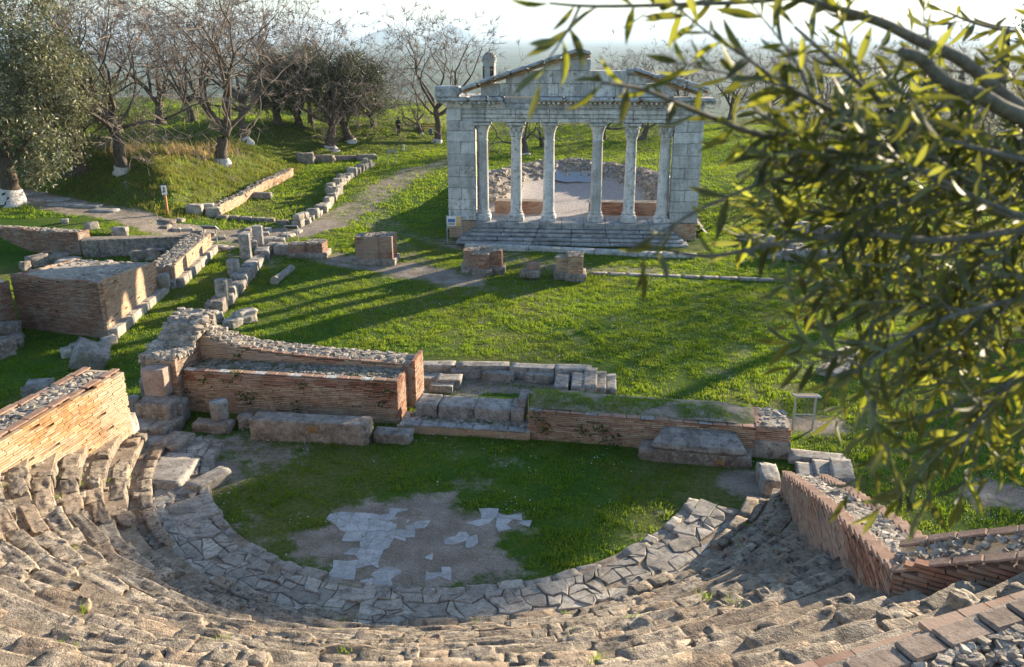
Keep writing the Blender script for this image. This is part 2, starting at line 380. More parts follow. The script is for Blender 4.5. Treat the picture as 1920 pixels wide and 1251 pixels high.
M['skin'] = flat_mat('skin', (.40, .24, .17), .6)
M['chapel'] = stone_mat('chapel_plaster', (.30, .30, .30), (.42, .42, .42), (.52, .52, .52), 1., None, 0, .1, .3, .02)
M['bead'] = flat_mat('daisy_petals', (.80, .80, .76), .7)

# ---------------------------------------------------------------- terrain
#TERR-BEGIN
def sm(t): t = np.clip(t, 0, 1); return t * t * (3 - 2 * t)
def bank_d(x, y):
    """signed depth inside the grassy bank (plan metres)"""
    B = [(-60, 62), (-32.863, 55.994, 0.700)[:2], (-24.225, 49.081, 0.800)[:2], (-18.975, 46.409, 0.800)[:2], (-17.511, 47.217, 0.700)[:2], (-16.166, 63.204, 0.600)[:2], (-16.191, 67.979, 0.600)[:2], (-9.5, 76), (-4, 86), (-4, 130), (-60, 130)]
    n = len(B); ins = np.zeros(np.shape(x), bool); d = np.full(np.shape(x), 1e9)
    for i in range(n):
        x1, y1 = B[i]; x2, y2 = B[(i + 1) % n]; dx, dy = x2 - x1, y2 - y1
        t = np.clip(((x - x1) * dx + (y - y1) * dy) / (dx * dx + dy * dy), 0, 1)
        d = np.minimum(d, np.hypot(x - x1 - t * dx, y - y1 - t * dy))
        if y1 != y2: ins ^= ((y1 > y) != (y2 > y)) & (x < dx * (y - y1) / dy + x1)
    return np.where(ins, d, -d)
def terr(x, y):
    x = np.asarray(x, float); y = np.asarray(y, float)
    z = .05 * np.sin(x * .31 + 1.3) * np.sin(y * .27) + .03 * np.sin(x * .83 + y * .61)
    z = z * sm((y - 22) / 6) * sm((60 - abs(x)) / 20)
    z = z + .45 * sm((y - 44) / 22)
    z = z + .85 * sm((y - 40.9) / .7) * sm((-15.2 - x) / 5.5) * (1 - .45 * sm((y - 44) / 22))
    d = bank_d(x, y)
    und = .35 * np.sin(x * .35 + .6) * np.sin(y * .22 + 1.) + .15 * np.sin(x * .9 + y * .5)
    z = z + sm(d / 6.8) * (1.95 + und)
    # ground falls to the plain behind the site
    z = z - 86 * sm((y - 104) / 260) - 40 * sm((abs(x) - 70) / 260) * (1 - sm((y - 104) / 260))
    # the hill that carries the seating, behind and under the viewer
    return z
#TERR-END
def ground(p): return float(terr(np.array([p[0]]), np.array([p[1]]))[0])

TC = np.array([-1.4, 19.8]); TA = math.radians(-10)          # theatre centre and turn
TU = np.array([math.cos(TA), math.sin(TA)]); TV = np.array([-math.sin(TA), math.cos(TA)])
def tl(x, y): return (x - TC[0]) * TU[0] + (y - TC[1]) * TU[1], (x - TC[0]) * TV[0] + (y - TC[1]) * TV[1]
def tw(lx, ly): return TC[0] + lx * TU[0] + ly * TV[0], TC[1] + lx * TU[1] + ly * TV[1]
R0, ROWD, ROWH, R_IN = 7.4, .43, .29, 6.05

PATHS = [  # (polyline, half width, strength)
    ([(-34.585, 55.392, 0.800), (-28.872, 51.147, 0.800), (-23.049, 46.860, 0.800), (-18.575, 44.408, 0.600), (-15.762, 44.275, 0.200), (-13.933, 44.727, 0.100), (-11.530, 45.389, 0.100), (-10.433, 47.056, 0.100)], 1.3, .9),
    ([(-10.433, 47.056, 0.100), (-9.269, 52.637, 0.100), (-8.473, 59.004, 0.200), (-6.921, 65.636, 0.400), (-4.365, 70.626, 0.450)], 1.25, .62),
    ([(-11.599, 41.181, 0.000), (-9.260, 40.096, 0.000), (-6.407, 38.270, 0.000), (-3.793, 36.681, 0.000), (-2.087, 35.802, 0.000)], .95, .9),
    ([(-8.301, 50.607, 0.000), (-6.025, 42.913, 0.000), (-4.661, 38.077, 0.000)], 1.1, .45),
    ([(-5.698, 44.786, 0.000), (-2.989, 42.556, 0.000), (-1.582, 41.181, 0.000), (1.004, 39.063, 0.000), (3.395, 37.601, 0.000), (6.953, 37.136, 0.000)], .8, .5),
    ([(-13.632, 40.096, 0.000), (-11.284, 38.077, 0.000), (-11.317, 40.096, 0.000)], .6, .5),
    ([(-15.026, 41.181, 0.000), (-14.328, 42.321, 0.000), (-13.247, 42.321, 0.000)], .8, .6),
    ([(5.316, 17.960, 0.000), (5.899, 17.338, 0.000)], .45, 1.),
    ([(7.670, 21.037, 0.000), (8.466, 21.037, 0.000)], .5, .8),
    ([(11.306, 17.338, 0.000), (12.079, 16.982, 0.000)], .8, .9),
    ([(-8.096, 19.766, 0.000), (-7.229, 20.071, 0.000), (-5.960, 19.469, 0.000)], .7, .65),
    ([(-8.403, 18.089, 0.000), (-7.720, 17.960, 0.000), (-7.217, 18.351, 0.000)], .7, .8),
    ([(6.983, 25.375, 0.000), (8.150, 27.899, 0.000)], .2, .5),
]
DIRT_ORCH = [(-4.321, 16.304, 0.000), (-3.843, 16.866, 0.000), (-2.458, 17.338, 0.000), (-1.352, 17.338, 0.000), (-1.075, 16.751, 0.000), (0.297, 16.637, 0.000), (0.460, 15.982, 0.000), (-0.336, 15.468, 0.000), (-0.107, 14.608, 0.000), (0.259, 14.077, 0.000), (-0.610, 13.740, 0.000), (-2.037, 13.773, 0.000), (-3.333, 14.164, 0.000), (-4.315, 14.793, 0.000), (-4.948, 15.569, 0.000)]
PLATFORM = [(-3.032, 25.375, 0.000), (-1.676, 24.919, 0.000), (1.331, 24.696, 0.000), (1.271, 23.428, 0.000), (-1.415, 23.148, 0.000), (-2.827, 23.428, 0.000)]
SPOTS = [((2.315, 27.899, 0.000), .5), ((1.892, 28.572, 0.000), .3), ((-0.470, 28.345, 0.000), .35), ((5.577, 30.260, 0.000), .3), ((0.653, 33.380, 0.000), .6), ((-1.222, 34.154, 0.000), .8), ((3.585, 30.260, 0.000), .5), ((6.538, 24.919, 0.000), .6), ((5.369, 26.839, 0.000), .5), ((9.879, 25.375, 0.000), .9), ((-0.132, 18.896, 0.000), .5), ((-1.355, 19.469, 0.000), .4), ((2.586, 15.569, 0.000), .35), ((3.444, 16.637, 0.000), .3), ((-1.012, 17.960, 0.000), .6), ((-5.807, 16.196, 0.000), .5), ((-5.173, 15.569, 0.000), .5)]
def masks(x, y):
    """path (bare earth) and dry-grass masks"""
    wob = 1.1 * fbm(x * .7, y * .7, 1.5, 3)
    wob2 = .9 * fbm(x * 1.9, y * 1.9, 4.5, 3)
    p = np.zeros(np.shape(x))
    for pts, hw, st in PATHS:
        d = seg_dist(x, y, pts); p = np.maximum(p, st * sm((hw + .7 - d + 1.3 * wob) / 1.3))
    d = seg_dist(x, y, DIRT_ORCH, True); d = np.where(inpoly(x, y, DIRT_ORCH), d, -d)
    p = np.maximum(p, .95 * sm((d + .4 + 1.4 * wob2) / 1.0))
    for (c, r) in SPOTS: p = np.maximum(p, .45 * sm((r + .35 - np.hypot((x - c[0]) * .8, y - c[1]) + 1.3 * wob2) / .9))
    p = np.maximum(p, inpoly(x, y, PLATFORM) * .85)
    dry = sm((fbm(x * .22, y * .22, 9., 5) + .04) / .26) * .9
    bk = bank_d(x, y); dry = np.maximum(dry, sm(bk / 2) * (1 - sm((bk - 7) / 5)) * .7)
    lx, ly = tl(x, y)
    dry = np.maximum(dry, .9 * sm((-3.0 - lx) / 2) * sm((-ly) / 3) * (np.hypot(lx, ly) < 6.3))
    return p, dry
def axis(lo, hi, step, far, n=46):
    a = np.arange(lo, hi + 1e-6, step); g = np.geomspace(step * 1.3, far, n)
    return np.concatenate([(lo - g)[::-1], a, hi + g])
def relief(x, y): return .05 * fbm(x * 1.3, y * 1.3, 0., 3) + sm(bank_d(x, y) / 2.5) * (.55 * fbm(x * .45, y * .45, 7., 3) + .12 * fbm(x * 1.9, y * 1.9, 3., 3))
xs = axis(-38, 34, .2, 60000); ys = axis(9, 72, .2, 60000)
X, Y = np.meshgrid(xs, ys); Z = terr(X, Y)
near = (X > -45) & (X < 40) & (Y > 8) & (Y < 90)
Z = Z + near * relief(X, Y)
# relief of the far plain only: it is otherwise flat
gm = MB(); nx, ny = len(xs), len(ys)
i = np.arange(ny - 1)[:, None] * nx; j = np.arange(nx - 1)[None, :]
gm.add(np.stack([X, Y, Z], -1).reshape(-1, 3), np.stack([i + j, i + j + 1, i + nx + j + 1, i + nx + j], -1).reshape(-1, 4))
me = gm.mesh('ground', None, True)
pm, dm = masks(X, Y); pm = np.where(near, pm, 0)
for nm, arr in (('earth', pm), ('dry', dm)):
    a = me.attributes.new(nm, 'FLOAT', 'POINT'); a.data.foreach_set('value', arr.astype(np.float32).ravel())
m, nt, b = new_mat('lawn_and_earth')
def attr(nt, nm): a = nt.nodes.new('ShaderNodeAttribute'); a.attribute_name = nm; return a.outputs['Fac']
f1 = noise(nt, .7, 5, .6); f2 = noise(nt, 9, 4, .6)
fm = math_(nt, 'ADD', math_(nt, 'MULTIPLY', f1, .5), math_(nt, 'MULTIPLY', f2, .5))
gcol = ramp(nt, fm, [(.35, (.03, .07, .008)), (.5, (.055, .115, .012)), (.65, (.12, .15, .025))])
gcol = mixc(nt, math_(nt, 'MULTIPLY', attr(nt, 'dry'), .7), gcol, ramp(nt, f2, [(.35, (.09, .10, .025)), (.65, (.20, .17, .07))]))
ecol = ramp(nt, math_(nt, 'ADD', math_(nt, 'MULTIPLY', noise(nt, 1.4, 5, .65), .55), math_(nt, 'MULTIPLY', noise(nt, 22, 4), .45)), [(.34, (.16, .125, .095)), (.5, (.29, .24, .195)), (.64, (.42, .365, .31))])
em = math_(nt, 'ADD', attr(nt, 'earth'), math_(nt, 'MULTIPLY', math_(nt, 'SUBTRACT', noise(nt, 3.2, 7, .78), .5), 2.0))
emr = ramp(nt, em, [(.34, g3(0)), (.72, g3(1))])
col = mixc(nt, emr, gcol, ecol)
# far plain: fields in long strips
sx = nt.nodes.new('ShaderNodeSeparateXYZ'); nt.links.new(pos(nt), sx.inputs[0])
mp = nt.nodes.new('ShaderNodeMapping'); mp.inputs['Scale'].default_value = (.0012, .0045, 0); nt.links.new(pos(nt), mp.inputs[0])
vf = nt.nodes.new('ShaderNodeTexVoronoi'); vf.inputs['Scale'].default_value = 1; nt.links.new(mp.outputs[0], vf.inputs['Vector'])
sr = nt.nodes.new('ShaderNodeSeparateColor'); nt.links.new(vf.outputs['Color'], sr.inputs[0])
fcol = ramp(nt, sr.outputs[0], [(0, (.055, .085, .05)), (.35, (.08, .11, .065)), (.6, (.12, .135, .095)), (.8, (.06, .09, .055)), (1, (.16, .15, .125))])
fz = math_(nt, 'MULTIPLY', math_(nt, 'SUBTRACT', sx.outputs[1], 170), .01, True)
col = mixc(nt, fz, col, fcol)
nt.links.new(col, b.inputs['Base Color']); b.inputs['Roughness'].default_value = .95; b.inputs['Specular IOR Level'].default_value = .1
bump(nt, b, math_(nt, 'ADD', noise(nt, 6, 5, .7), math_(nt, 'MULTIPLY', noise(nt, 40, 3), .3)), .8, .08)
me.materials.append(m)
go = bpy.data.objects.new('ground', me); link(go); tag(go, kind='structure')

# faint mountains on the far edge of the plain
def mountain(x, y, wd, h, seed, label):
    n = 40; b = MB(); a = np.linspace(-1, 1, n); A, D = np.meshgrid(a, np.linspace(-1, 1, 12))
    prof = np.clip(1 - np.abs(A) ** 1.3, 0, 1) * np.clip(1 - D ** 2, 0, 1)
    hz = h * prof * (1 + .55 * fbm(A * 3 + seed, D * 2, seed, 3)) - 5
    k = np.arange(11)[:, None] * n; q = np.arange(n - 1)[None, :]
    b.add(np.stack([x + A * wd, y + D * wd * .6, -90 + hz], -1).reshape(-1, 3), np.stack([k + q, k + q + 1, k + n + q + 1, k + n + q], -1).reshape(-1, 4))
    o = b.obj('mountain', M['mountain'], None, True); tag(o, kind='structure')
M['mountain'] = flat_mat('mountain_scrub', (.10, .12, .08), .95)
mountain(-1900, 13800, 560, 235, 1, ''); mountain(-1050, 15500, 620, 275, 2, '')

# the hazy air over the site and the plain
hz = MB(); hz.box((0, 14000, 130), (64000, 44000, 560))
m = bpy.data.materials.new('hazy_air'); m.use_nodes = True; nt = m.node_tree
for n in list(nt.nodes):
    if n.type == 'BSDF_PRINCIPLED': nt.nodes.remove(n)
pv = nt.nodes.new('ShaderNodeVolumePrincipled'); pv.inputs['Color'].default_value = (.62, .80, 1.0, 1); pv.inputs['Density'].default_value = .00008
pv.inputs['Anisotropy'].default_value = .1
nt.links.new(pv.outputs[0], nt.nodes['Material Output'].inputs['Volume'])
ho = hz.obj('haze', m); tag(ho, kind='stuff')

# ---------------------------------------------------------------- grass blades (stuff)
BUILT = []        # plan polygons that stand on the ground: no grass there
def grass_field(name, n, xr, yr, hmin, hmax, seed, blades=4, dens=None, spread=.05, mat=None, width=.014):
    r = rng(seed); x = r.uniform(*xr, n); y = r.uniform(*yr, n)
    p, dry = masks(x, y)
    cl = fbm(x * 2.6, y * 2.6, 3., 3)
    keep = (r.random(n) > np.clip(p * 1.5 - .15 + 1.4 * (fbm(x * 3.2, y * 3.2, 2., 4)), 0, 1)) & (r.random(n) < .62 + 2.2 * cl + .2)
    lx, ly = tl(x, y); rr = np.hypot(lx, ly)
    keep &= ~((rr > 5.95) & (ly < 0) & (np.abs(lx) < 8.6)) & ~((ly < -5) & (np.abs(lx) < 8.6))
    for poly in BUILT: keep &= ~inpoly(x, y, poly)
    if dens is not None: keep &= dens(x, y, r)
    x, y, dry, cl = x[keep], y[keep], dry[keep], cl[keep]; n = len(x); z = terr(x, y) + relief(x, y) - .01
    hh = r.uniform(hmin, hmax, n) * np.clip(1 + 3.0 * cl, .35, 2.2)
    V = np.zeros((n, blades, 3, 3))
    for k in range(blades):
        a = r.uniform(0, 2 * np.pi, n); ox, oy = r.normal(0, spread, n), r.normal(0, spread, n); ln = r.uniform(.1, .6, n) * hh
        b2 = r.uniform(0, 2 * np.pi, n); wv = r.uniform(.6, 1.3, n) * width
        bx, by = x + ox, y + oy
        V[:, k, 0] = np.stack([bx - wv * np.sin(b2), by + wv * np.cos(b2), z], 1)
        V[:, k, 1] = np.stack([bx + wv * np.sin(b2), by - wv * np.cos(b2), z], 1)
        V[:, k, 2] = np.stack([bx + ln * np.cos(a), by + ln * np.sin(a), z + hh * r.uniform(.6, 1.1, n)], 1)
    b = MB(); b.add(V.reshape(-1, 3), np.arange(n * blades * 3).reshape(-1, 3))
    o = b.obj(name, mat or M['grass']); return o

# ---------------------------------------------------------------- the seating (cavea)
cav = thing('theatre_seating', (*tw(0, -12), 0), 'curved tiers of rough weathered limestone seats around the grassy orchestra', 'seating')
def right_lim(ly): return 7.72 if ly > -10.0 else 7.72 + min(4.5, (-10.0 - ly) * 2.6)
STAIR_A = math.atan2(-7.7, -.95)
def stair_off(ang, r):      # signed distance from the stair's centre line
    return (ang - STAIR_A) * r
# stepped core under the stones
b = MB(); NA = 140
for k in range(27):
    r1 = R0 + ROWD * k - .02; r2 = r1 + ROWD + .03; zt = ROWH * (k + 1) - .07; zb = ROWH * k - .25
    ang = np.linspace(math.pi + .02, 2 * math.pi - .02, NA) + TA
    P0 = []
    for rr in (r1, r2): P0.append(np.stack([TC[0] + rr * np.cos(ang), TC[1] + rr * np.sin(ang)], 1))
    ok = []
    for q in range(NA):
        lx, ly = tl(*P0[0][q]); lx2, ly2 = tl(*P0[1][q]); ok.append(lx > -8.15 and lx2 > -8.6 and lx < right_lim(ly) and ly < -1.6 and abs(stair_off(ang[q], r1)) > .40)
    z_in, z_out = np.full(NA, zt), np.full(NA, zt + .03)
    nz = .05 * fbm(P0[0][:, 0] * 2, P0[0][:, 1] * 2, k, 2)
    A_ = np.column_stack([P0[0], np.full(NA, zb)]); B_ = np.column_stack([P0[0], z_in + nz]); C_ = np.column_stack([P0[1], z_out])
    V = np.concatenate([A_, B_, C_]); F = []
    for q in range(NA - 1):
        if ok[q] and ok[q + 1]: F += [[q, q + 1, NA + q + 1, NA + q], [NA + q, NA + q + 1, 2 * NA + q + 1, 2 * NA + q]]
    if F: b.add(V, np.array(F)[:, ::-1])
b.obj('earth_core', M['seatbed'], cav)
ROCKS = [rock_mesh('seat_stone', 10, s, M['seat'], .06 + .035 * (s % 5), .095 + .022 * (s % 4), 2.0 + .5 * (s % 3), True) for s in range(12)]
rs = rng(11); stones = []
for k in range(27):
    r1 = R0 + ROWD * k; zt = ROWH * (k + 1)
    a = math.pi + TA + .02
    while a < 2 * math.pi + TA:
        L = rs.choice([.2, .32, .5, .7, .95, 1.3], p=[.1, .2, .26, .22, .14, .08]) * rs.uniform(.85, 1.15); am = a + L / 2 / r1; a += (L + .012) / r1
        x, y = TC[0] + r1 * math.cos(am), TC[1] + r1 * math.sin(am); lx, ly = tl(x, y)
        if lx < -7.75 or lx > right_lim(ly) - .25 or ly > -1.75: continue
        if abs(stair_off(am, r1)) < .42 + L * .35: continue
        if not on_screen((x, y, zt), 170) or rs.random() < .06: continue
        dp = rs.uniform(.26, .38); h = rs.uniform(.26, .36); dz = rs.normal(0, .02) - (.09 if rs.random() < .18 else 0); r1_ = r1 + rs.normal(0, .03)
        stones.append((TC[0] + (r1_ + dp / 2 - .04) * math.cos(am), TC[1] + (r1_ + dp / 2 - .04) * math.sin(am), zt - h / 2 + dz, L * 1.05, dp, h, am + math.pi / 2 + rs.normal(0, .05) + (math.pi if rs.random() < .5 else 0), int(rs.integers(12)), rs.normal(0, .08), rs.normal(0, .06)))
        # infill behind the front stone
        for _ in range(2 if L > .5 else 1):
            if rs.random() < .3: continue
            am2 = am + rs.uniform(-.4, .4) * L / r1; rr = r1 + dp + rs.uniform(.0, .08); s_ = rs.uniform(.10, .2); hh = rs.uniform(.08, .15)
            stones.append((TC[0] + rr * math.cos(am2), TC[1] + rr * math.sin(am2), zt - .065 + rs.uniform(-.02, .025) - hh * .35 + .03, s_ * rs.uniform(1, 1.8), s_, hh, am2 + math.pi / 2 + rs.normal(0, .3), int(rs.integers(12)), rs.normal(0, .12), rs.normal(0, .12)))
def cam_d3(x, y, z): return math.sqrt((x - CAM[0]) ** 2 + (y - CAM[1]) ** 2 + (z - CAM[2]) ** 2)
def place_pieces(name, stuff_name, stones, meshes, mat, parent, npart, n_low=3, low=(.12, .15, 2.2), smooth_low=True):
    """the pieces that show largest become objects, the others one joined mesh"""
    def size(s):
        d = cam_d3(*s[:3]); return (s[3] * max(s[4], s[5])) / d ** 2 * (1 if on_screen(s[:3], 0) else .02)
    order = sorted(stones, key=size, reverse=True)
    for s in order[:npart]:
        o = bpy.data.objects.new(name, meshes[s[7] % len(meshes)]); link(o, parent, s[:3], (s[8], s[9], s[6]), s[3:6])
    if len(order) > npart:
        b = MB()
        for q, s in enumerate(order[npart:]):
            V, F = rock_vf(n_low, q % 37, *low); b.add(xf(V * np.array(s[3:6]), s[:3], s[6], s[8], s[9]), F)
        o = b.obj(stuff_name, mat, parent, smooth_low); tag(o, kind='stuff')
place_pieces('seat_stone', 'seat_rubble', stones, ROCKS, M['seat'], cav, 300, 4)
# weeds and moss tufts in the joints of the seats
wb_ = MB(); rq_ = rng(15)
for _ in range(420):
    k = int(rq_.integers(0, 18)); a = math.pi + TA + rq_.uniform(.1, 3.0); r1 = R0 + ROWD * k + rq_.choice([-.05, .36]); x, y = TC[0] + r1 * math.cos(a), TC[1] + r1 * math.sin(a); lx, ly = tl(x, y)
    if lx < -7.7 or lx > right_lim(ly) - .2 or ly > -1.8 or float(fbm(np.array(x * .8), np.array(y * .8), 4., 3)) < .02: continue
    z = ROWH * (k + (1 if rq_.random() < .5 else .2)) - .04
    for q in range(16):
        h = rq_.uniform(.04, .11); a1, a2 = rq_.uniform(0, 6.3), rq_.uniform(0, 6.3); px_, py_ = x + rq_.normal(0, .05), y + rq_.normal(0, .05)
        wb_.add([[px_ - .009 * math.sin(a1), py_ + .009 * math.cos(a1), z], [px_ + .009 * math.sin(a1), py_ - .009 * math.cos(a1), z], [px_ + .7 * h * math.cos(a2), py_ + .7 * h * math.sin(a2), z + h]], np.array([[0, 1, 2]]))
tag(wb_.obj('weeds', M['grass'], cav), kind='stuff')
# radial stair between the two blocks of seats
for k in range(17):
    for h in (0, 1):
        r1 = R0 + ROWD * (k + .5 * h) + .12; zt = ROWH * (k + .5 * h) + .06
        x, y = TC[0] + r1 * math.cos(STAIR_A), TC[1] + r1 * math.sin(STAIR_A)
        if not on_screen((x, y, zt), 120): continue
        o = stone_block('stair_tread', (x, y, zt - .2), (.92 + .06 * math.sin(k * 3), .3, .42), STAIR_A + math.pi / 2, M['paving'], cav, 5, k * 2 + h, .05, .05)

# ---------------------------------------------------------------- paved walkway round the orchestra
wk = thing('orchestra_walkway', (*tw(0, -6.7), 0), 'curved walkway of irregular pale paving stones between orchestra and lowest seats', 'walkway')
b = MB(); ang = np.linspace(math.pi + TA + .13, 2 * math.pi + TA - .30, 100)
for (ra, za, rb, zb) in ((R_IN - .05, -.1, R_IN, .08), (R_IN, .08, R0 + .1, .153)):
    V = np.concatenate([np.column_stack([TC[0] + rr * np.cos(ang), TC[1] + rr * np.sin(ang), np.full(100, zz)]) for rr, zz in ((ra, za), (rb, zb))])
    q = np.arange(99); b.add(V, np.stack([q, 100 + q, 101 + q, q + 1], 1)[:, ::-1])
b.obj('earth_bed', M['seatbed'], wk)
rp = rng(21)
def slab(corners, ztop, th, mat, parent, name='paving_stone', zn=.008, chamfer=.018):
    """flat stone with the given plan outline (world xy)"""
    C = np.array(corners); ctr = C.mean(0); n = len(C); ins = C + (ctr - C) / np.maximum(np.linalg.norm(ctr - C, axis=1, keepdims=True), 1e-6) * chamfer
    zt = ztop + rp.normal(0, zn, n)
    V = np.concatenate([np.column_stack([C, np.full(n, ztop - th)]), np.column_stack([C, zt - chamfer * .8]), np.column_stack([ins, zt])]) - np.array([*ctr, ztop])
    F = [list(range(2 * n, 3 * n))]
    for s in (0, n):
        for q in range(n): F.append([s + q, s + (q + 1) % n, s + n + (q + 1) % n, s + n + q])
    b = MB(); b.add(V, F); o = bpy.data.objects.new(name, b.mesh(name, mat)); return link(o, parent, (*ctr, ztop))
def ccw(c):
    c = list(c); a = sum(c[q][0] * c[(q + 1) % len(c)][1] - c[(q + 1) % len(c)][0] * c[q][1] for q in range(len(c)))
    return c if a > 0 else c[::-1]
na = 84; angs = np.linspace(math.pi + TA + .14, 2 * math.pi + TA - .31, na + 1); nr_ = 5
rads = [R_IN + .28, R_IN + .50, R_IN + .73, R_IN + .96, R_IN + 1.18, R_IN + 1.40]
JA = rp.normal(0, .014, (na + 1, nr_ + 1)); JR = rp.normal(0, .055, (na + 1, nr_ + 1)); used = np.zeros((na, nr_), bool)
def wp(q, t): a_ = angs[q] + JA[q, t]; r_ = rads[t] + (JR[q, t] if 0 < t < nr_ else JR[q, t] * .3); return np.array([TC[0] + r_ * math.cos(a_), TC[1] + r_ * math.sin(a_)])
for q in range(na):
    for t in range(nr_):
        if used[q, t]: continue
        w_, h_ = 1, 1; u = rp.random()
        if u < .22 and q + 1 < na and not used[q + 1, t]: w_ = 2
        elif u < .38 and t + 1 < nr_: h_ = 2
        elif u < .46 and q + 2 < na and t + 1 < nr_ and not used[q + 1:q + 3, t:t + 2].any(): w_, h_ = 3, 2
        used[q:q + w_, t:t + h_] = True
        if rp.random() < .07: continue
        pts = [wp(q + s, t) for s in range(w_ + 1)] + [wp(q + w_, t + s) for s in range(1, h_ + 1)] + [wp(q + s, t + h_) for s in range(w_ - 1, -1, -1)] + [wp(q, t + s) for s in range(h_ - 1, 0, -1)]
        c = np.mean(pts, 0); pts = [p + (c - p) * (.013 / max(.05, np.linalg.norm(c - p))) * rp.uniform(.5, 1.6) for p in pts]
        slab(ccw(pts), .165 + rp.normal(0, .012), .15, M['paving'], wk)
# kerb of longer stones along the orchestra's edge, and the low back kerb against the seats
a = math.pi + TA + .15
while a < 2 * math.pi + TA - .30:
    L = rp.uniform(.18, .6); am = a + L / 2 / R_IN; a += (L + .015) / R_IN
    if rp.random() < .1: continue
    kw_, kh_ = rp.uniform(.2, .32), rp.uniform(.17, .26)
    stone_block('kerb_stone', (TC[0] + (R_IN + .14) * math.cos(am), TC[1] + (R_IN + .14) * math.sin(am), kh_ / 2 - .09), (L, kw_, kh_), am + math.pi / 2 + rp.normal(0, .08), M['paving'], wk, 5, int(a * 50), .06, .13)
a = math.pi + TA + .25
while a < 2 * math.pi + TA - .35:
    L = rp.uniform(.35, 1.0); rr = R0 + .02; am = a + L / 2 / rr; a += (L + .03) / rr
    if rp.random() < .35 or abs(stair_off(am, rr)) < .6: continue
    stone_block('kerb_stone', (TC[0] + rr * math.cos(am), TC[1] + rr * math.sin(am), .17), (L, .26, .34), am + math.pi / 2, M['seat'], wk, 4, int(a * 70), .08, .08)

# pale marble flooring left in the orchestra
fl = thing('orchestra_floor', (-2.202, 15.173, 0.000), 'broken pale grey marble floor slabs lying in the bare earth of the orchestra', 'flooring')
FLOORS = [[(-3.991, 16.525, 0.000), (-3.800, 16.637, 0.000), (-3.070, 16.525, 0.000), (-2.595, 16.683, 0.000), (-2.461, 16.370, 0.000), (-1.848, 16.089, 0.000), (-2.339, 15.569, 0.000), (-2.334, 15.173, 0.000), (-2.599, 15.019, 0.000), (-2.590, 14.500, 0.000), (-2.379, 14.428, 0.000), (-2.310, 14.146, 0.000), (-1.917, 14.077, 0.000), (-2.049, 13.873, 0.000), (-2.785, 13.992, 0.000), (-3.559, 14.251, 0.000), (-3.484, 14.682, 0.000), (-3.166, 14.886, 0.000), (-3.387, 15.329, 0.000), (-3.459, 15.732, 0.000), (-3.892, 16.025, 0.000)],
          [(-0.829, 16.592, 0.000), (-0.544, 16.982, 0.000), (-0.239, 16.751, 0.000), (0.295, 16.525, 0.000), (0.289, 16.089, 0.000), (-0.347, 16.089, 0.000), (-0.170, 15.774, 0.000), (-0.682, 15.774, 0.000), (-0.881, 15.173, 0.000), (-1.293, 15.569, 0.000), (-1.200, 15.877, 0.000), (-0.800, 15.877, 0.000)],
          [(-1.802, 15.019, 0.000), (-1.253, 14.981, 0.000), (-1.258, 14.737, 0.000), (-1.774, 14.737, 0.000)], [(-1.907, 14.464, 0.000), (-1.057, 14.428, 0.000), (-1.061, 14.146, 0.000), (-1.915, 14.146, 0.000)], [(-1.151, 14.251, 0.000), (-0.599, 14.981, 0.000), (-0.271, 14.886, 0.000), (-0.312, 14.164, 0.000)]]
xg = np.arange(-6, 3, .22); yg = np.arange(12.8, 19.6, .22); J = rp.normal(0, .05, (len(xg) + 1, len(yg) + 1, 2)); k = 0
used = np.zeros((len(xg), len(yg)), bool)
for q in range(len(xg) - 3):
    for t in range(len(yg) - 3):
        if used[q, t]: continue
        wq = 2 if rp.random() < .35 else 1; hq = 2 if rp.random() < .35 else 1
        cx_, cy_ = xg[q] + wq * .11, yg[t] + hq * .11; zone = -1
        for zi, poly in enumerate(FLOORS):
            if inpoly(np.array([cx_]), np.array([cy_]), poly)[0]: zone = zi
        if zone < 0 or used[q:q + wq, t:t + hq].any(): continue
        used[q:q + wq, t:t + hq] = True
        if zone == 4 or rp.random() < .05: continue
        ring = [(q + s, t) for s in range(wq + 1)] + [(q + wq, t + s) for s in range(1, hq + 1)] + [(q + s, t + hq) for s in range(wq - 1, -1, -1)] + [(q, t + s) for s in range(hq - 1, 0, -1)]
        pts = [np.array([xg[0] + .22 * u_, yg[0] + .22 * v_]) + J[u_, v_] for u_, v_ in ring]
        c = np.mean(pts, 0); pts = [p + (c - p) * rp.uniform(.008, .03) for p in pts]
        slab(ccw(pts), .014 + rp.normal(0, .0015), .08, M['marble'], fl, 'floor_slab', .001, chamfer=.004)

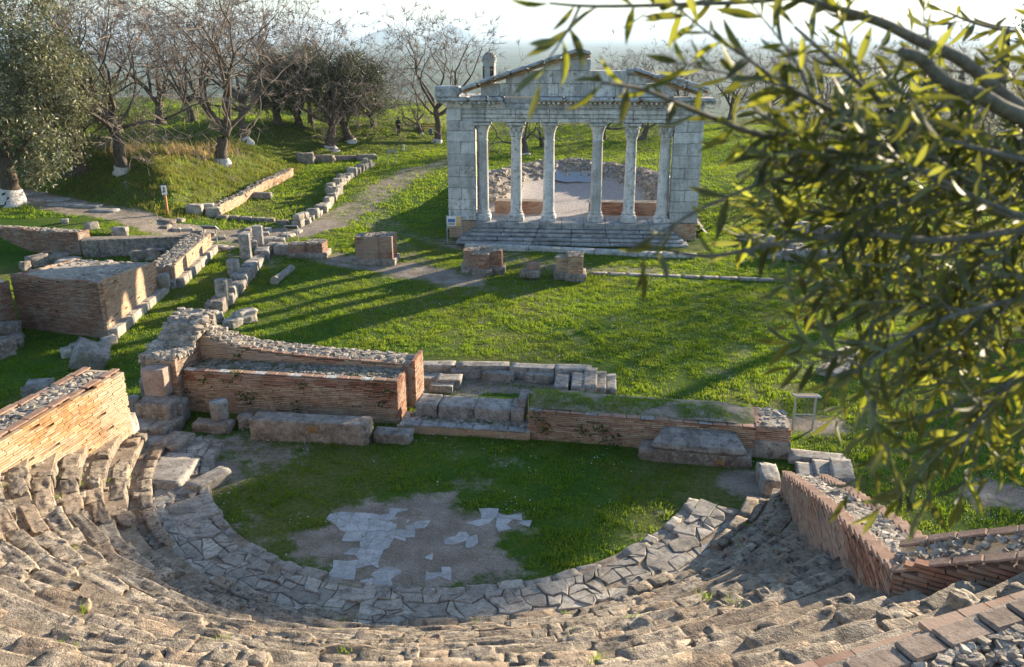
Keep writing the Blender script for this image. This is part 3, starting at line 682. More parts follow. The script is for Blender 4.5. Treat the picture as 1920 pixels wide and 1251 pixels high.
# ---------------------------------------------------------------- brick walls
BRICKS = {}
def brick_meshes(key):
    if key not in BRICKS:
        out = []
        for s in range(4):
            r = rng(100 + s); V = CUBE_V * 1.0 + r.normal(0, 1, CUBE_V.shape) * np.array([.018, .03, .05]); b = MB(); b.add(V, CUBE_F); out.append(b.mesh('brick', M[key]))
        BRICKS[key] = out
    return BRICKS[key]
def V2(p): return np.array([p[0], p[1]], float)
def brick_face(parent, A, B, z0, top, key, bl=.29, bh=.044, joint=.012, depth=.11, nparts=0, bottom=None, miss=.015, seed=1, flip=False):
    """courses of bricks on the face A->B (plan points, outside on the right hand of A->B unless flip)"""
    A, B = V2(A), V2(B); L = float(np.linalg.norm(B - A)); d = (B - A) / L; n = np.array([d[1], -d[0]]) * (-1 if flip else 1); ang = math.atan2(d[1], d[0])
    r = rng(seed); out = []; topf = top if callable(top) else (lambda s: top); botf = bottom if callable(bottom) else (lambda s: -1e9 if bottom is None else bottom)
    zmax = max(topf(t * L / 40) for t in range(41)); k = 0; z = z0
    while z + bh * .7 < zmax:
        s = -r.uniform(0, bl)
        while s < L:
            l = bl * r.uniform(.72, 1.2); a, e = max(0, s), min(L, s + l - joint); s += l
            if e - a < .05: continue
            sm_ = (a + e) / 2
            if z + bh * .8 > topf(sm_) or z < botf(sm_) or r.random() < miss: continue
            j = r.normal(0, .0035); p = A + d * sm_ + n * (j - depth / 2)
            kk = key(sm_, z, r) if callable(key) else key
            out.append((p[0], p[1], z + bh / 2 + r.normal(0, .0025), e - a, depth, bh * r.uniform(.9, 1.08), ang + r.normal(0, .006), int(r.integers(4)), 0, r.normal(0, .004), kk))
        z += bh + joint; k += 1
    out.sort(key=lambda s: cam_d3(*s[:3]) + (0 if on_screen(s[:3], 0) else 500))
    for s in out[:nparts]:
        o = bpy.data.objects.new('brick', brick_meshes(s[10])[s[7]]); link(o, parent, s[:3], (0, s[9], s[6]), s[3:6])
    if len(out) > nparts:
        for kk in sorted(set(s[10] for s in out[nparts:])):
            b = MB()
            for s in out[nparts:]:
                if s[10] == kk: b.add(xf(CUBE_V * np.array(s[3:6]) * (1 + r.normal(0, .02)), s[:3], s[6], 0, s[9]), CUBE_F)
            tag(b.obj('brickwork', M[kk], parent), kind='stuff')
def prism(name, poly, zb, zt, mat, parent, rough=0., seed=0):
    """solid with a plan outline; zt may be a number or a list per corner"""
    poly = [V2(p) for p in poly]; area = sum(poly[q][0] * poly[(q + 1) % len(poly)][1] - poly[(q + 1) % len(poly)][0] * poly[q][1] for q in range(len(poly)))
    zt = list(zt) if hasattr(zt, '__len__') else [zt] * len(poly)
    if area < 0: poly = poly[::-1]; zt = zt[::-1]
    n = len(poly); V = np.array([[*p, zb] for p in poly] + [[*p, z] for p, z in zip(poly, zt)])
    b = MB(); b.add(V, [list(range(n))[::-1], list(range(n, 2 * n))] + [[q, (q + 1) % n, n + (q + 1) % n, n + q] for q in range(n)])
    return b.obj(name, mat, parent)
def shrink(poly, d):
    c = np.mean([V2(p) for p in poly], 0); out = []
    for p in poly: v = V2(p) - c; L = np.linalg.norm(v); out.append(c + v * (1 - d / L))
    return out
def rubble(parent, poly, zf, n, smin, smax, seed, mat=None, name='rubble', n_low=2, flat=.6):
    """loose core stones bedded in a wall top"""
    n = int(n * 1.5); smin *= .8; smax *= .8; poly = [V2(p) for p in poly]; r = rng(seed); lo, hi = np.min(poly, 0), np.max(poly, 0); b = MB(); c = 0; t = 0
    while c < n and t < n * 30:
        t += 1; x, y = r.uniform(lo[0], hi[0]), r.uniform(lo[1], hi[1])
        if not inpoly(np.array([x]), np.array([y]), poly)[0]: continue
        s = r.uniform(smin, smax) * r.uniform(.8, 1.3); V, F = rock_vf(n_low, c % 41, .42, .16, 2.0)
        b.add(xf(V * np.array([s * r.uniform(.8, 1.6), s, s * flat]), (x, y, (zf(x, y) if callable(zf) else zf) - s * .05), r.uniform(0, 6.3), r.normal(0, .2), r.normal(0, .2)), F); c += 1
    o = b.obj(name, mat or M['rubble'], parent); tag(o, kind='stuff'); return o
def weeds(parent, spots, seed, n=26, size=.07, spread=.13):
    """leafy weeds rooted in the joints: (point, outward normal)"""
    r = rng(seed); b = MB()
    for p, nrm in spots:
        m = int(n * r.uniform(.5, 1.4)); c = np.array(p) + r.normal(0, spread, (m, 3)) * np.array([1, .25, .8]) + np.outer(r.uniform(.01, .07, m), [nrm[0], nrm[1], 0])
        for q in c:
            s = size * r.uniform(.6, 1.3); V = np.array([[-.5, 0, 0], [0, .12, .5], [.5, 0, 0], [0, -.12, -.5]]) * s
            b.add(xf(V, q, r.uniform(0, 6.3), r.uniform(-1, 1), r.uniform(-1, 1)), np.array([[0, 1, 2, 3]]))
    o = b.obj('weeds', M['ivy'], parent); tag(o, kind='stuff'); return o
def off(p, n, d): return np.array([p[0] + n[0] * d, p[1] + n[1] * d])

# --- tall orange side wall on the left of the seating
def T2(lx, ly): return np.array(tw(lx, ly))
wl_a, wl_b = T2(-8.05, -1.75), T2(-8.05, -9.2)      # inner face, far end -> near end
lw = thing('side_wall', (*wl_a, 0), 'tall sunlit orange brick wall with rubble top beside the left seats', 'wall')
BUILT.append([T2(-8.05, -1.7), T2(-8.05, -9.5), T2(-9.2, -9.5), T2(-9.2, -1.7)])
def lw_top(s): return 2.24 + .035 * s + .02 * math.sin(s * 3)
L_ = 7.45
prism('wall_core', [T2(-8.13, -1.83), T2(-8.13, -9.2), T2(-8.97, -9.2), T2(-8.97, -1.83)], -.3, [2.16, 2.16 + .26, 2.16 + .26, 2.16], M['mortar'], lw)
brick_face(lw, wl_b, wl_a, .0, lambda s: lw_top(L_ - s), 'brick_orange', .30, .043, .013, .11, 300, seed=31, flip=True)
brick_face(lw, T2(-9.05, -1.75), T2(-8.05, -1.75), 0, 2.22, 'brick_orange', .27, .043, .013, .11, 0, seed=32, flip=True)
brick_face(lw, T2(-9.05, -1.75), T2(-9.05, -9.2), 0, lambda s: lw_top(s), 'brick_orange', .30, .043, .013, .11, 0, seed=33)
rubble(lw, [T2(-8.2, -1.9), T2(-8.2, -8.2), T2(-8.9, -8.2), T2(-8.9, -1.9)], lambda x, y: 2.2 + .035 * (-1.75 - tl(x, y)[1]), 420, .09, .19, 34)
for q, s in enumerate(np.arange(.3, 6.4, .62)):      # flat tile courses that frame the rubble
    for lx in (-8.16, -8.93):
        c = T2(lx, -1.75 - s - .05 * math.sin(q * 2.3 + lx)); block('coping_tile', (*c, lw_top(s) + .006), (.2, .58 + .04 * math.sin(q * 5), .04), TA, M['tile'], lw, .008)
stone_block('end_buttress', (*T2(-8.2, -1.7), .45), (.45, .45, 1.1), TA, M['rubble'], lw, 7, 5, .3, .2)

# --- right side wall, climbing with the seats and then turning outwards
rw_a, rw_b, rw_c = T2(7.75, -1.85), T2(7.75, -10.05), T2(11.4, -11.45)
rw = thing('side_wall', (*rw_a, 0), 'climbing red brick wall with saw-toothed edge beside the right seats', 'wall')
def rw_top(s): return .95 + .425 * s - .006 * s * s
BUILT.append([T2(7.6, -1.8), T2(7.6, -10.2), T2(8.9, -10.2), T2(8.9, -1.8)])
nS = 14
for q in range(nS):     # stepped core
    s0, s1 = 8.2 * q / nS, 8.2 * (q + 1) / nS
    prism('wall_core', [T2(7.83, -1.85 - s0), T2(7.83, -1.85 - s1), T2(8.62, -1.85 - s1), T2(8.62, -1.85 - s0)], -.3, [rw_top(s0) - .06, rw_top(s1) - .06, rw_top(s1) - .06, rw_top(s0) - .06], M['mortar'], rw)
brick_face(rw, rw_a, rw_b, .1, rw_top, 'brick_red', .30, .05, .013, .12, 230, bottom=lambda s: (np.hypot(7.75, 1.85 + s) - R0) / ROWD * ROWH - .5, seed=41)
brick_face(rw, T2(8.7, -10.0), T2(8.7, -1.85), -.05, lambda s: rw_top(8.15 - s), 'brick_red', .30, .05, .013, .12, 0, seed=42)
brick_face(rw, T2(8.7, -1.85), T2(7.75, -1.85), 0, .95, 'brick_red', .28, .05, .013, .12, 0, seed=43)
rubble(rw, [T2(7.98, -1.95), T2(7.98, -9.9), T2(8.5, -9.9), T2(8.5, -1.95)], lambda x, y: rw_top(-1.85 - tl(x, y)[1]) - .02, 430, .07, .15, 44)
for q in range(27):
    s = .15 + q * .3
    for lx in (7.84, 8.60):
        block('coping_tile', (*T2(lx, -1.85 - s), rw_top(s) + .01), (.22, .29, .05), TA, M['tile'], rw, .008, tilt=0)
def rw2_top(s): return rw_top(8.2) + .55 * s - .02 * s * s + .02 * math.sin(4 * s)
n2 = V2(rw_c) - V2(rw_b); L2 = float(np.linalg.norm(n2)); n2 /= L2; o2 = np.array([-n2[1], n2[0]])
prism('wall_core', [off(rw_b, o2, .08), off(rw_c, o2, .08), off(rw_c, o2, .8), off(rw_b, o2, .8)], 0, [rw2_top(0) - .08, rw2_top(L2) - .08, rw2_top(L2) - .08, rw2_top(0) - .08], M['mortar'], rw)
brick_face(rw, rw_b, rw_c, 3.2, rw2_top, 'brick_red', .30, .05, .013, .12, 70, seed=45)
rubble(rw, [off(rw_b, o2, .2), off(rw_c, o2, .2), off(rw_c, o2, .75), off(rw_b, o2, .75)], lambda x, y: rw2_top(float(np.dot(np.array([x, y]) - rw_b, n2))) - .04, 190, .06, .12, 46)
for q in range(13):
    s = .12 + q * .3
    for dd in (.09, .72): block('coping_tile', (*(V2(rw_b) + n2 * s + o2 * dd), rw2_top(s) - .01), (.33, .17, .035), math.atan2(n2[1], n2[0]), M['tile'], rw, .008, tilty=-.46)
weeds(rw, [((*T2(7.72, -2.7), .75), (-1, 0))], 47, 40)

# --- low wall with tile coping right below the viewer
kw = thing('low_wall', (2.945, 5.005, 6.000), 'blurred low wall with broad terracotta coping tiles in the bottom right corner', 'wall')
ka, kb = V2((1.056, 3.973, 6.300)), V2((4.424, 5.243, 6.500)); kd = (kb - ka) / np.linalg.norm(kb - ka); kn = np.array([kd[1], -kd[0]]); kl = float(np.linalg.norm(kb - ka)); kang = math.atan2(kd[1], kd[0])
prism('wall_core', [off(ka, kn, -.03), off(kb, kn, -.03), off(kb, kn, .62), off(ka, kn, .62)], 4.2, [6.25, 6.42, 6.42, 6.25], M['rubble'], kw)
brick_face(kw, ka, kb, 4.6, lambda s: 6.25 + .05 * s, 'brick_red', .3, .05, .013, .1, 0, seed=48)
brick_face(kw, off(ka, kn, .64), off(kb, kn, .64), 4.6, lambda s: 6.25 + .05 * s, 'brick_red', .3, .05, .013, .1, 0, seed=49)
s = .1; q = 0
while s < kl:
    l = (.30, .38, .26, .42)[q % 4]; c = ka + kd * (s + l / 2) + kn * .10
    block('coping_tile', (*c, 6.27 + .05 * s), (l - .012, .19, .045), kang, M['tile_old'], kw, .01)
    if q % 3 != 1: block('coping_tile', (*(c + kn * .44), 6.27 + .05 * s), (l - .014, .17, .045), kang, M['tile_old'], kw, .01)
    s += l; q += 1
rubble(kw, [off(ka, kn, .2), off(kb, kn, .2), off(kb, kn, .44), off(ka, kn, .44)], lambda x, y: 6.28 + .05 * float(np.dot(np.array([x, y]) - ka, kd)) - .01, 260, .035, .08, 50)

# ---------------------------------------------------------------- stage building
def plan(*pts): return [V2(p) for p in pts]
# left stage wall: front wall, ledge, higher back wall
sA, sB = V2((-9.162, 22.049, 0.000)), V2((-3.089, 21.206, 0.000)); sd = (sB - sA) / np.linalg.norm(sB - sA); sn = np.array([-sd[1], sd[0]]); sang = math.atan2(sd[1], sd[0]); sL = float(np.linalg.norm(sB - sA))
def S(s, d): return sA + sd * s + sn * d
st = thing('stage_wall', (*S(3, .5), 0), 'long two-tier brick stage wall with mossy ledge left of the stone stage', 'wall')
BUILT.append([S(-.6, -.05), S(sL, -.05), S(sL + .25, 2.4), S(-.6, 2.6)])
prism('wall_core', [S(.05, .08), S(sL - .08, .08), S(sL - .08, 1.15), S(.05, 1.15)], -.2, 1.17, M['rubble_mossy'], st)
brick_face(st, S(0, 0), S(sL, 0), 0, 1.24, lambda s, z, r: 'brick_red' if z > .92 + .06 * math.sin(s * 2.1) + .1 * r.normal() * (s < 1.5) - .55 * max(0, s - sL + 1.1) else 'brick_buff', .30, .042, .011, .1, 300, seed=51)
brick_face(st, S(sL, 0), S(sL, 1.1), 0, 1.24, 'brick_red', .27, .042, .011, .1, 0, seed=52)
for q in range(18):
    block('coping_tile', (*S(.18 + q * sL / 18, .12), 1.235 + .006 * math.sin(q * 2.)), (sL / 18 - .015, .2, .035), sang, M['tile' if q % 3 else 'facade_old'], st, .008)
rubble(st, [S(.1, .2), S(sL - .1, .2), S(sL - .1, 1.1), S(.1, 1.1)], 1.18, 620, .04, .11, 53, M['rubble_mossy'])
def sb_top(s): return 1.38 + .55 * math.exp(-s / .8) + .2 * (1 - s / sL)
bw = [S(-.3, 1.12), S(sL + .22, 1.12), S(sL + .22, 2.05), S(-.3, 2.05)]
for q in range(8):
    s0, s1 = -.3 + (sL + .52) * q / 8, -.3 + (sL + .52) * (q + 1) / 8; prism('wall_core', [S(s0 + .02, 1.2), S(s1 - .02, 1.2), S(s1 - .02, 2.0), S(s0 + .02, 2.0)], -.2, [sb_top(max(s0, 0)) - .1, sb_top(s1) - .1, sb_top(s1) - .16, sb_top(max(s0, 0)) - .16], M['mortar'], st)
brick_face(st, S(-.3, 1.12), S(sL + .22, 1.12), 0, lambda s: sb_top(max(0, s - .3)) - .12, 'brick_scaena', .30, .042, .011, .1, 0, seed=54)
brick_face(st, S(sL + .22, 1.12), S(sL + .22, 2.05), 0, 1.42, 'brick_red', .27, .042, .011, .1, 0, seed=55)
brick_face(st, S(sL + .22, 2.05), S(-.3, 2.05), 0, lambda s: 1.3, 'brick_scaena', .30, .042, .011, .1, 0, seed=56)
for q in range(15):
    s = 1.2 + q * (sL - 1.2) / 15; block('coping_tile', (*S(s + .15, 1.2), sb_top(s) - .09), (.34, .16, .04), sang, M['tile'], st, .008)
rubble(st, [S(-.2, 1.25), S(sL + .1, 1.25), S(sL + .1, 1.95), S(-.2, 1.95)], lambda x, y: sb_top(max(0, float(np.dot(np.array([x, y]) - sA, sd)))) - .1, 560, .08, .2, 57)
rw_ = rng(58); weeds(st, [((*S(rw_.uniform(.1, sL), -.01), rw_.choice([.15, .45, .6, .95, 1.2])), -sn) for _ in range(16)] + [((*S(.3, .9), 1.3), -sn), ((*S(1.2, 1.1), 1.35), -sn)], 59, 22, .06, .1)

# ruined tower-like end of the stage building
re_ = thing('ruined_pier', (-9.244, 21.377, 0.000), 'tall crumbling rubble and brick pier at the left end of the stage wall', 'ruin')
BUILT.append([S(-1.7, -.3), S(.1, -.3), S(.1, 2.6), S(-1.7, 2.6)])
def rp_top(d): return 1.75 + .55 * sm(np.array([(d - .4) / 1.2]))[0]
for q in range(6):
    d0, d1 = -.25 + q * .44, -.25 + (q + 1) * .44; prism('pier_core', [S(-.92, d0 + .005), S(-.08, d0 + .005), S(-.08, d1 - .005), S(-.92, d1 - .005)], -.2, [rp_top(d0) - .08, rp_top(d0) - .12, rp_top(d1) - .12, rp_top(d1) - .08], M['rubble'], re_)
brick_face(re_, S(0, -.3), S(0, 1.15), 0, lambda s: rp_top(s - .3) - .05, 'brick_dim', .28, .045, .013, .1, 0, seed=61)
brick_face(re_, S(-.9, -.3), S(0, -.3), 0, 1.65, 'brick_pale', .28, .045, .013, .1, 0, seed=62)
brick_face(re_, S(-1., 2.3), S(-1., -.3), 0, lambda s: rp_top(2.0 - s) - .1, 'brick_dim', .28, .045, .013, .1, 0, seed=63)
rubble(re_, [S(-1.0, -.2), S(0, -.2), S(0, 2.3), S(-1.0, 2.3)], lambda x, y: rp_top(float(np.dot(np.array([x, y]) - sA, sn))) - .08, 240, .12, .3, 64, n_low=3)
rb = MB(); rr_ = rng(65)
for q in range(120):
    d = rr_.uniform(-.2, 2.3); z = rr_.uniform(.9, rp_top(d)); sd_ = rr_.uniform(.1, .24); V, F = rock_vf(3, q, .25, .2, 2.2); rb.add(xf(V * sd_ * np.array([1.3, 1, .8]), (*S(-1.0 + rr_.uniform(-.05, .05), d), z), rr_.uniform(0, 6)), F)
tag(rb.obj('rubble', M['rubble'], re_), kind='stuff')
stone_block('dressed_block', (*S(-.45, -.55), 1.10), (.62, .46, .85), sang, M['pinkblock'], re_, 7, 3, .05, .05)

# squared blocks stacked under the pier
BLK = [  # centre px (base), size, base height, label
    (V2((-9.544, 21.120, 0.720)), (.95, .7, .46), .30, 'grey_brown squared block topmost of the stack below the pinkish pier block'),
    (V2((-9.725, 20.584, 0.340)), (.5, .85, .34), .0, 'squared stone block on the left in the stack by the side wall'),
    (V2((-9.216, 20.584, 0.340)), (.56, .95, .34), .0, 'squared stone block second in the stack by the side wall, lit on its end'),
    (V2((-9.050, 21.352, 0.300)), (.28, .5, .62), .0, 'narrow upright grey slab leaning against the pier'),
    (V2((-8.570, 19.559, 0.300)), (.62, .85, .36), .0, 'loose squared block lying on the ground in front of the stacked blocks'),
    (V2((-9.172, 19.609, 0.200)), (.75, .9, .22), .0, 'flat grey step stone between the orange wall and the loose block'),
    (V2((-9.831, 21.377, 0.000)), (1.2, 1.0, .1), .0, 'broad flat base slab under the stacked blocks')]
for q, (c, sz, zb, lb) in enumerate(BLK):
    o = stone_block('stone_block', (c[0], c[1], zb + sz[2] / 2), sz, sang + .12 * math.sin(q * 2.7), M['grey' if q % 2 else 'brownblock'], None, 7, 70 + q, .05, .045); tag(o, lb.replace('_', '-'), 'stone block', 'blocks by the left end of the stage')
# column drum on a broken slab, drums by the wall
def drum(c, r, h, label, mat='grey', tilt=0, n=22, flute=0., group='column drums'):
    b = MB(); lathe(b, [(r * .9, 0), (r, .04), (r * .98, h * .5), (r, h - .05), (r * .9, h)], n=n); V = np.concatenate(b.v)
    s = 1 + .05 * fbm(V[:, 0] * 4 + c[0], V[:, 1] * 4, V[:, 2] * 4, 2) * 2
    ang = np.arctan2(V[:, 1], V[:, 0]); s = s - flute * (np.sin(ang * n / 2) > 0)
    V[:, :2] *= s[:, None]; b.v = [V]; b.l = [np.concatenate(b.l)]
    o = bpy.data.objects.new('column_drum', b.mesh('column_drum', M[mat], False)); link(o, None, c, (tilt, 0, 0)); return tag(o, label, 'column drum', group)
o = stone_block('stone_slab', (*V2((-8.010, 20.838, 0.000)), .11), (1.05, .45, .28), sang, M['brownblock'], None, 7, 81, .1, .09); tag(o, 'broken slab carrying the short column drum in front of the stage wall', 'stone slab')
drum((*V2((-7.887, 21.037, 0.000)), .24), .24, .52, 'short grey column drum standing on a broken slab before the stage wall')
drum((*V2((-10.594, 21.869, 0.000)), 0), .22, .5, 'dark column drum beside the end of the orange side wall')
drum((*V2((-10.720, 23.148, 0.000)), 0), .2, .55, 'brown column drum just behind the ruined pier', 'brownblock')

# long carved blocks lying before the stage
o = stone_block('architrave_block', (*V2((-5.255, 20.321, 0.000)), .27), (3.15, .55, .62), sang + .02, M['brownblock'], None, 12, 82, .02, .022, freq=4.); tag(o, 'very long brown architrave block lying on the grass before the left stage wall', 'stone block')
block('mortise', (*(V2((-5.255, 20.321, 0.000)) + np.array([.12, -.262])), .38), (.3, .05, .2), sang, M['cornice_in'], o, .01)
o = stone_block('stone_block', (*V2((-3.117, 20.196, 0.000)), .13), (1.0, .42, .3), sang, M['grey'], None, 8, 83, .12, .08); tag(o, 'low pale stone block between the long architrave block and the stage step', 'stone block')
o = stone_block('stone_block', (*V2((-7.207, 21.037, 0.000)), .16), (.42, .4, .36), sang + .4, M['brownblock'], None, 7, 84, .2, .12); tag(o, 'small rounded boulder against the left end of the long architrave block', 'boulder')
qa = V2((4.536, 19.122, 0.000)); qang = sang - .06
o = stone_block('architrave_block', (*qa, .11), (2.75, .55, .38), qang, M['brownblock'], None, 12, 85, .03, .03, freq=4.); tag(o, 'long stone block with a square mortise, lower of two stacked before the right stage wall', 'stone block')
block('mortise', (*(qa + np.array([.62, -.29])), .13), (.26, .05, .15), qang, M['cornice_in'], o, .01)
b = MB(); prof = [(-.36, 0), (-.42, .10), (-.40, .22), (-.30, .25), (-.26, .29), (-.14, .31), (-.10, .345), (.03, .355), (.08, .39), (.36, .39), (.38, 0)]
nx_ = 14; V = []
for q in range(nx_ + 1):
    t = q / nx_ - .5; e = 1 - .25 * max(0, abs(t) - .38) / .12
    for (py, pz) in prof: V.append([t * 2 * (1.18 - .16 * max(0, .1 - pz) / .1 - .30 * max(0, pz - .16) / .24), py * e, pz])
V = np.array(V); V[:, 1] += .03 * fbm(V[:, 0] * 3, V[:, 2] * 5, 3., 2); V[:, 2] += .03 * fbm(V[:, 0] * 3, V[:, 1] * 5, 8., 2); m_ = len(prof); F = []
for q in range(nx_):
    for t in range(m_): F.append([q * m_ + t, q * m_ + (t + 1) % m_, (q + 1) * m_ + (t + 1) % m_, (q + 1) * m_ + t])
F += [list(range(m_))[::-1], list(range(nx_ * m_, (nx_ + 1) * m_))]
b.add(V, F); o = bpy.data.objects.new('cornice_block', b.mesh('cornice_block', M['grey'])); link(o, None, (*(qa + np.array([.12, .1])), .285), (0, 0, qang)); tag(o, 'moulded grey cornice block, upper of two stacked before the right stage wall', 'stone block')

# centre of the stage: step, threshold blocks, paved platform
tA, tB = V2((-2.777, 20.641, 0.000)), V2((0.363, 20.196, 0.000)); td = (tB - tA) / np.linalg.norm(tB - tA); tn = np.array([-td[1], td[0]]); tang = math.atan2(td[1], td[0]); tL = float(np.linalg.norm(tB - tA))
def TT(s, d): return tA + td * s + tn * d
sg = thing('stone_stage', (*TT(1.5, 2), 0), 'low stone-edged stage platform with threshold blocks between the two brick stage walls', 'stage')
BUILT.append([TT(-.3, -.05), TT(tL, -.05), TT(tL + .1, 3.6), TT(-.3, 3.4)]); BUILT.append([(-3.267, 26.434, 0.000), (3.451, 25.752, 0.000), (3.201, 23.631, 0.000), (0.397, 23.428, 0.000), (-2.917, 23.227, 0.000)])
prism('step_core', [TT(-.25, .02), TT(tL + .1, .02), TT(tL + .1, .9), TT(-.25, .9)], -.1, .22, M['rubble'], sg)
brick_face(sg, TT(-.3, 0), TT(tL + .1, 0), 0, .2, 'brick_pale', .3, .042, .012, .06, 40, seed=91)
for q in range(7): block('step_slab', (*TT(.0 + q * (tL + .1) / 7 + .12, .12), .235), (tL / 7 - .02, .26, .06), tang, M['step'], sg, .012)
rubble(sg, [TT(-.2, .25), TT(tL, .25), TT(tL, .8), TT(-.2, .8)], .22, 130, .05, .12, 92, M['rubble_mossy'])
for s0, l, hh, dz in ((.05, .6, .40, 0), (.68, .98, .38, 0), (1.68, .98, .38, 0), (2.68, .36, .42, .02)):
    stone_block('threshold_block', (*TT(s0 + l / 2, 1.02), .16 + hh / 2), (l, .78, hh), tang, M['grey'], sg, 8, int(s0 * 40), .04, .045)
stone_block('threshold_block', (*TT(2.95, 1.15), .5), (.22, .7, .6), tang, M['grey'], sg, 6, 17, .05, .05)
EDGE = [((-2.959, 24.804, 0.350), (-1.746, 24.804, 0.350), .38), ((-1.894, 24.524, 0.300), (-0.909, 24.614, 0.300), .3), ((-1.739, 24.722, 0.400), (-0.083, 24.676, 0.400), .4), ((-0.083, 24.630, 0.400), (1.312, 24.450, 0.400), .4), ((1.312, 24.450, 0.400), (2.453, 24.360, 0.400), .42), ((-0.903, 24.435, 0.300), (0.082, 24.259, 0.300), .3), ((0.409, 24.347, 0.300), (1.268, 24.171, 0.300), .3)]
for q, (a_, c_, hh) in enumerate(EDGE):
    a_, c_ = V2(a_), V2(c_); stone_block('edge_block', (*((a_ + c_) / 2), hh / 2), (float(np.linalg.norm(c_ - a_)) - .02, .42, hh), math.atan2(c_[1] - a_[1], c_[0] - a_[0]), M['grey'], sg, 7, 100 + q, .05, .05)
for q, (px, sx, sy, hh, ds) in enumerate((((1.470, 23.411, 0.350), .42, 1.05, .36, 0), ((1.972, 23.379, 0.380), .42, 1.2, .4, 0), ((2.336, 23.581, 0.400), .4, 1.55, .42, 0), ((2.672, 23.713, 0.260), .3, 1.45, .27, 0), ((2.997, 23.860, 0.130), .3, 1.3, .15, 0), ((-2.474, 24.158, 0.200), .55, .6, .22, 0), ((-1.902, 23.907, 0.250), .75, .55, .28, 0), ((-2.096, 23.484, 0.200), .7, .3, .22, 0))):
    stone_block('platform_slab', (*V2(px), hh / 2), (sx, sy, hh), tang + .03, M['grey' if q != 6 else 'paving'], sg, 7, 120 + q, .04, .04)

# right stage wall with turf on top
rA, rB = V2((0.421, 20.290, 0.000)), V2((6.061, 19.236, 0.000)); rd = (rB - rA) / np.linalg.norm(rB - rA); rn = np.array([-rd[1], rd[0]]); rang = math.atan2(rd[1], rd[0]); rL = float(np.linalg.norm(rB - rA))
def RR(s, d): return rA + rd * s + rn * d
sr_ = thing('stage_wall', (*RR(3, .7), 0), 'low brick stage wall with turf growing along its flat top', 'wall')
BUILT.append([RR(-.1, -.05), RR(rL + .9, -.05), RR(rL + .9, 1.6), RR(-.1, 1.6)])
def r_top(x, y): s, d = np.dot(np.array([x, y]) - rA, rd), np.dot(np.array([x, y]) - rA, rn); return .80 + .12 * math.sin(max(0, min(1, d / 1.45)) * 3.14) + .04 * math.sin(s * 1.7)
b = MB(); nu, nv = 44, 12
G_ = [[(*RR(-.0 + rL * u / nu, .1 + 1.35 * v / nv), r_top(*RR(rL * u / nu, .1 + 1.35 * v / nv)) + .03 * float(fbm(u * .7, v * .9, 2., 2))) for u in range(nu + 1)] for v in range(nv + 1)]
V = np.array(G_).reshape(-1, 3); F = np.array([[v * (nu + 1) + u, v * (nu + 1) + u + 1, (v + 1) * (nu + 1) + u + 1, (v + 1) * (nu + 1) + u] for v in range(nv) for u in range(nu)]); b.add(V, F)
M['turf'] = stone_mat('wall_top_earth', (.14, .11, .08), (.28, .23, .175), (.40, .35, .28), 3., None, 0, 0, .8, .04, moss=(.08, .12, .02), moss_at=.48)
b.obj('turf_top', M['turf'], sr_, True)
prism('wall_core', [RR(.06, .08), RR(rL, .08), RR(rL, 1.45), RR(.06, 1.45)], -.2, .76, M['mortar'], sr_)
brick_face(sr_, RR(0, 0), RR(rL, 0), 0, .80, lambda s, z, r: 'brick_red' if s < .5 + .2 * r.random() or z > .72 else 'brick_buff', .30, .042, .012, .1, 290, seed=93)
brick_face(sr_, RR(0, 1.5), RR(0, 0), 0, .80, 'brick_red', .28, .042, .012, .1, 0, seed=94)
brick_face(sr_, RR(rL, 1.5), RR(0, 1.5), 0, .80, 'brick_pale', .30, .042, .012, .1, 0, seed=95)
for q in range(16): block('coping_tile', (*RR(.2 + q * rL / 16, .1), .82), (rL / 16 - .015, .22, .035), rang, M['tile' if q % 4 else 'grey'], sr_, .008)
rq = rng(96); weeds(sr_, [((*RR(rq.uniform(.1, 2.6), -.01), rq.uniform(.1, .7)), -rn) for _ in range(7)], 97, 26, .07, .12)
tb = MB(); r_ = rng(98)
for q in range(5200):
    u, v = r_.uniform(0, 1), r_.uniform(0, 1); p_ = RR(rL * u, .18 + 1.2 * v)
    if fbm(p_[0] * 1.3, p_[1] * 1.3, 5., 3) < .0: continue
    z_ = r_top(*p_); a_ = r_.uniform(0, 6.3); h_ = r_.uniform(.03, .1); a2 = r_.uniform(0, 6.3)
    tb.add([[p_[0] - .012 * math.sin(a_), p_[1] + .012 * math.cos(a_), z_], [p_[0] + .012 * math.sin(a_), p_[1] - .012 * math.cos(a_), z_], [p_[0] + h_ * .6 * math.cos(a2), p_[1] + h_ * .6 * math.sin(a2), z_ + h_]], np.array([[0, 1, 2]]))
tag(tb.obj('turf_grass', M['grass'], sr_), kind='stuff')
ep = thing('brick_pier', (*RR(rL + .35, .5), 0), 'short brick pier on a dark stone block ending the right stage wall', 'pier')
stone_block('base_block', (*RR(rL + .42, .42), .22), (.92, .85, .5), rang, M['grey'], ep, 8, 99, .06, .05)
prism('pier_core', [RR(rL + .04, .1), RR(rL + .80, .1), RR(rL + .80, 1.2), RR(rL + .04, 1.2)], .3, .84, M['rubble'], ep)
brick_face(ep, RR(rL, .03), RR(rL + .85, .03), .48, .85, 'brick_red', .28, .045, .012, .1, 40, seed=151)
brick_face(ep, RR(rL + .85, .03), RR(rL + .85, 1.25), .48, .85, 'brick_red', .28, .045, .012, .1, 0, seed=152)
brick_face(ep, RR(rL, 1.25), RR(rL, .03), .3, .85, 'brick_dim', .28, .045, .012, .1, 0, seed=153)
rubble(ep, [RR(rL + .1, .1), RR(rL + .78, .1), RR(rL + .78, 1.2), RR(rL + .1, 1.2)], .83, 40, .08, .16, 154)

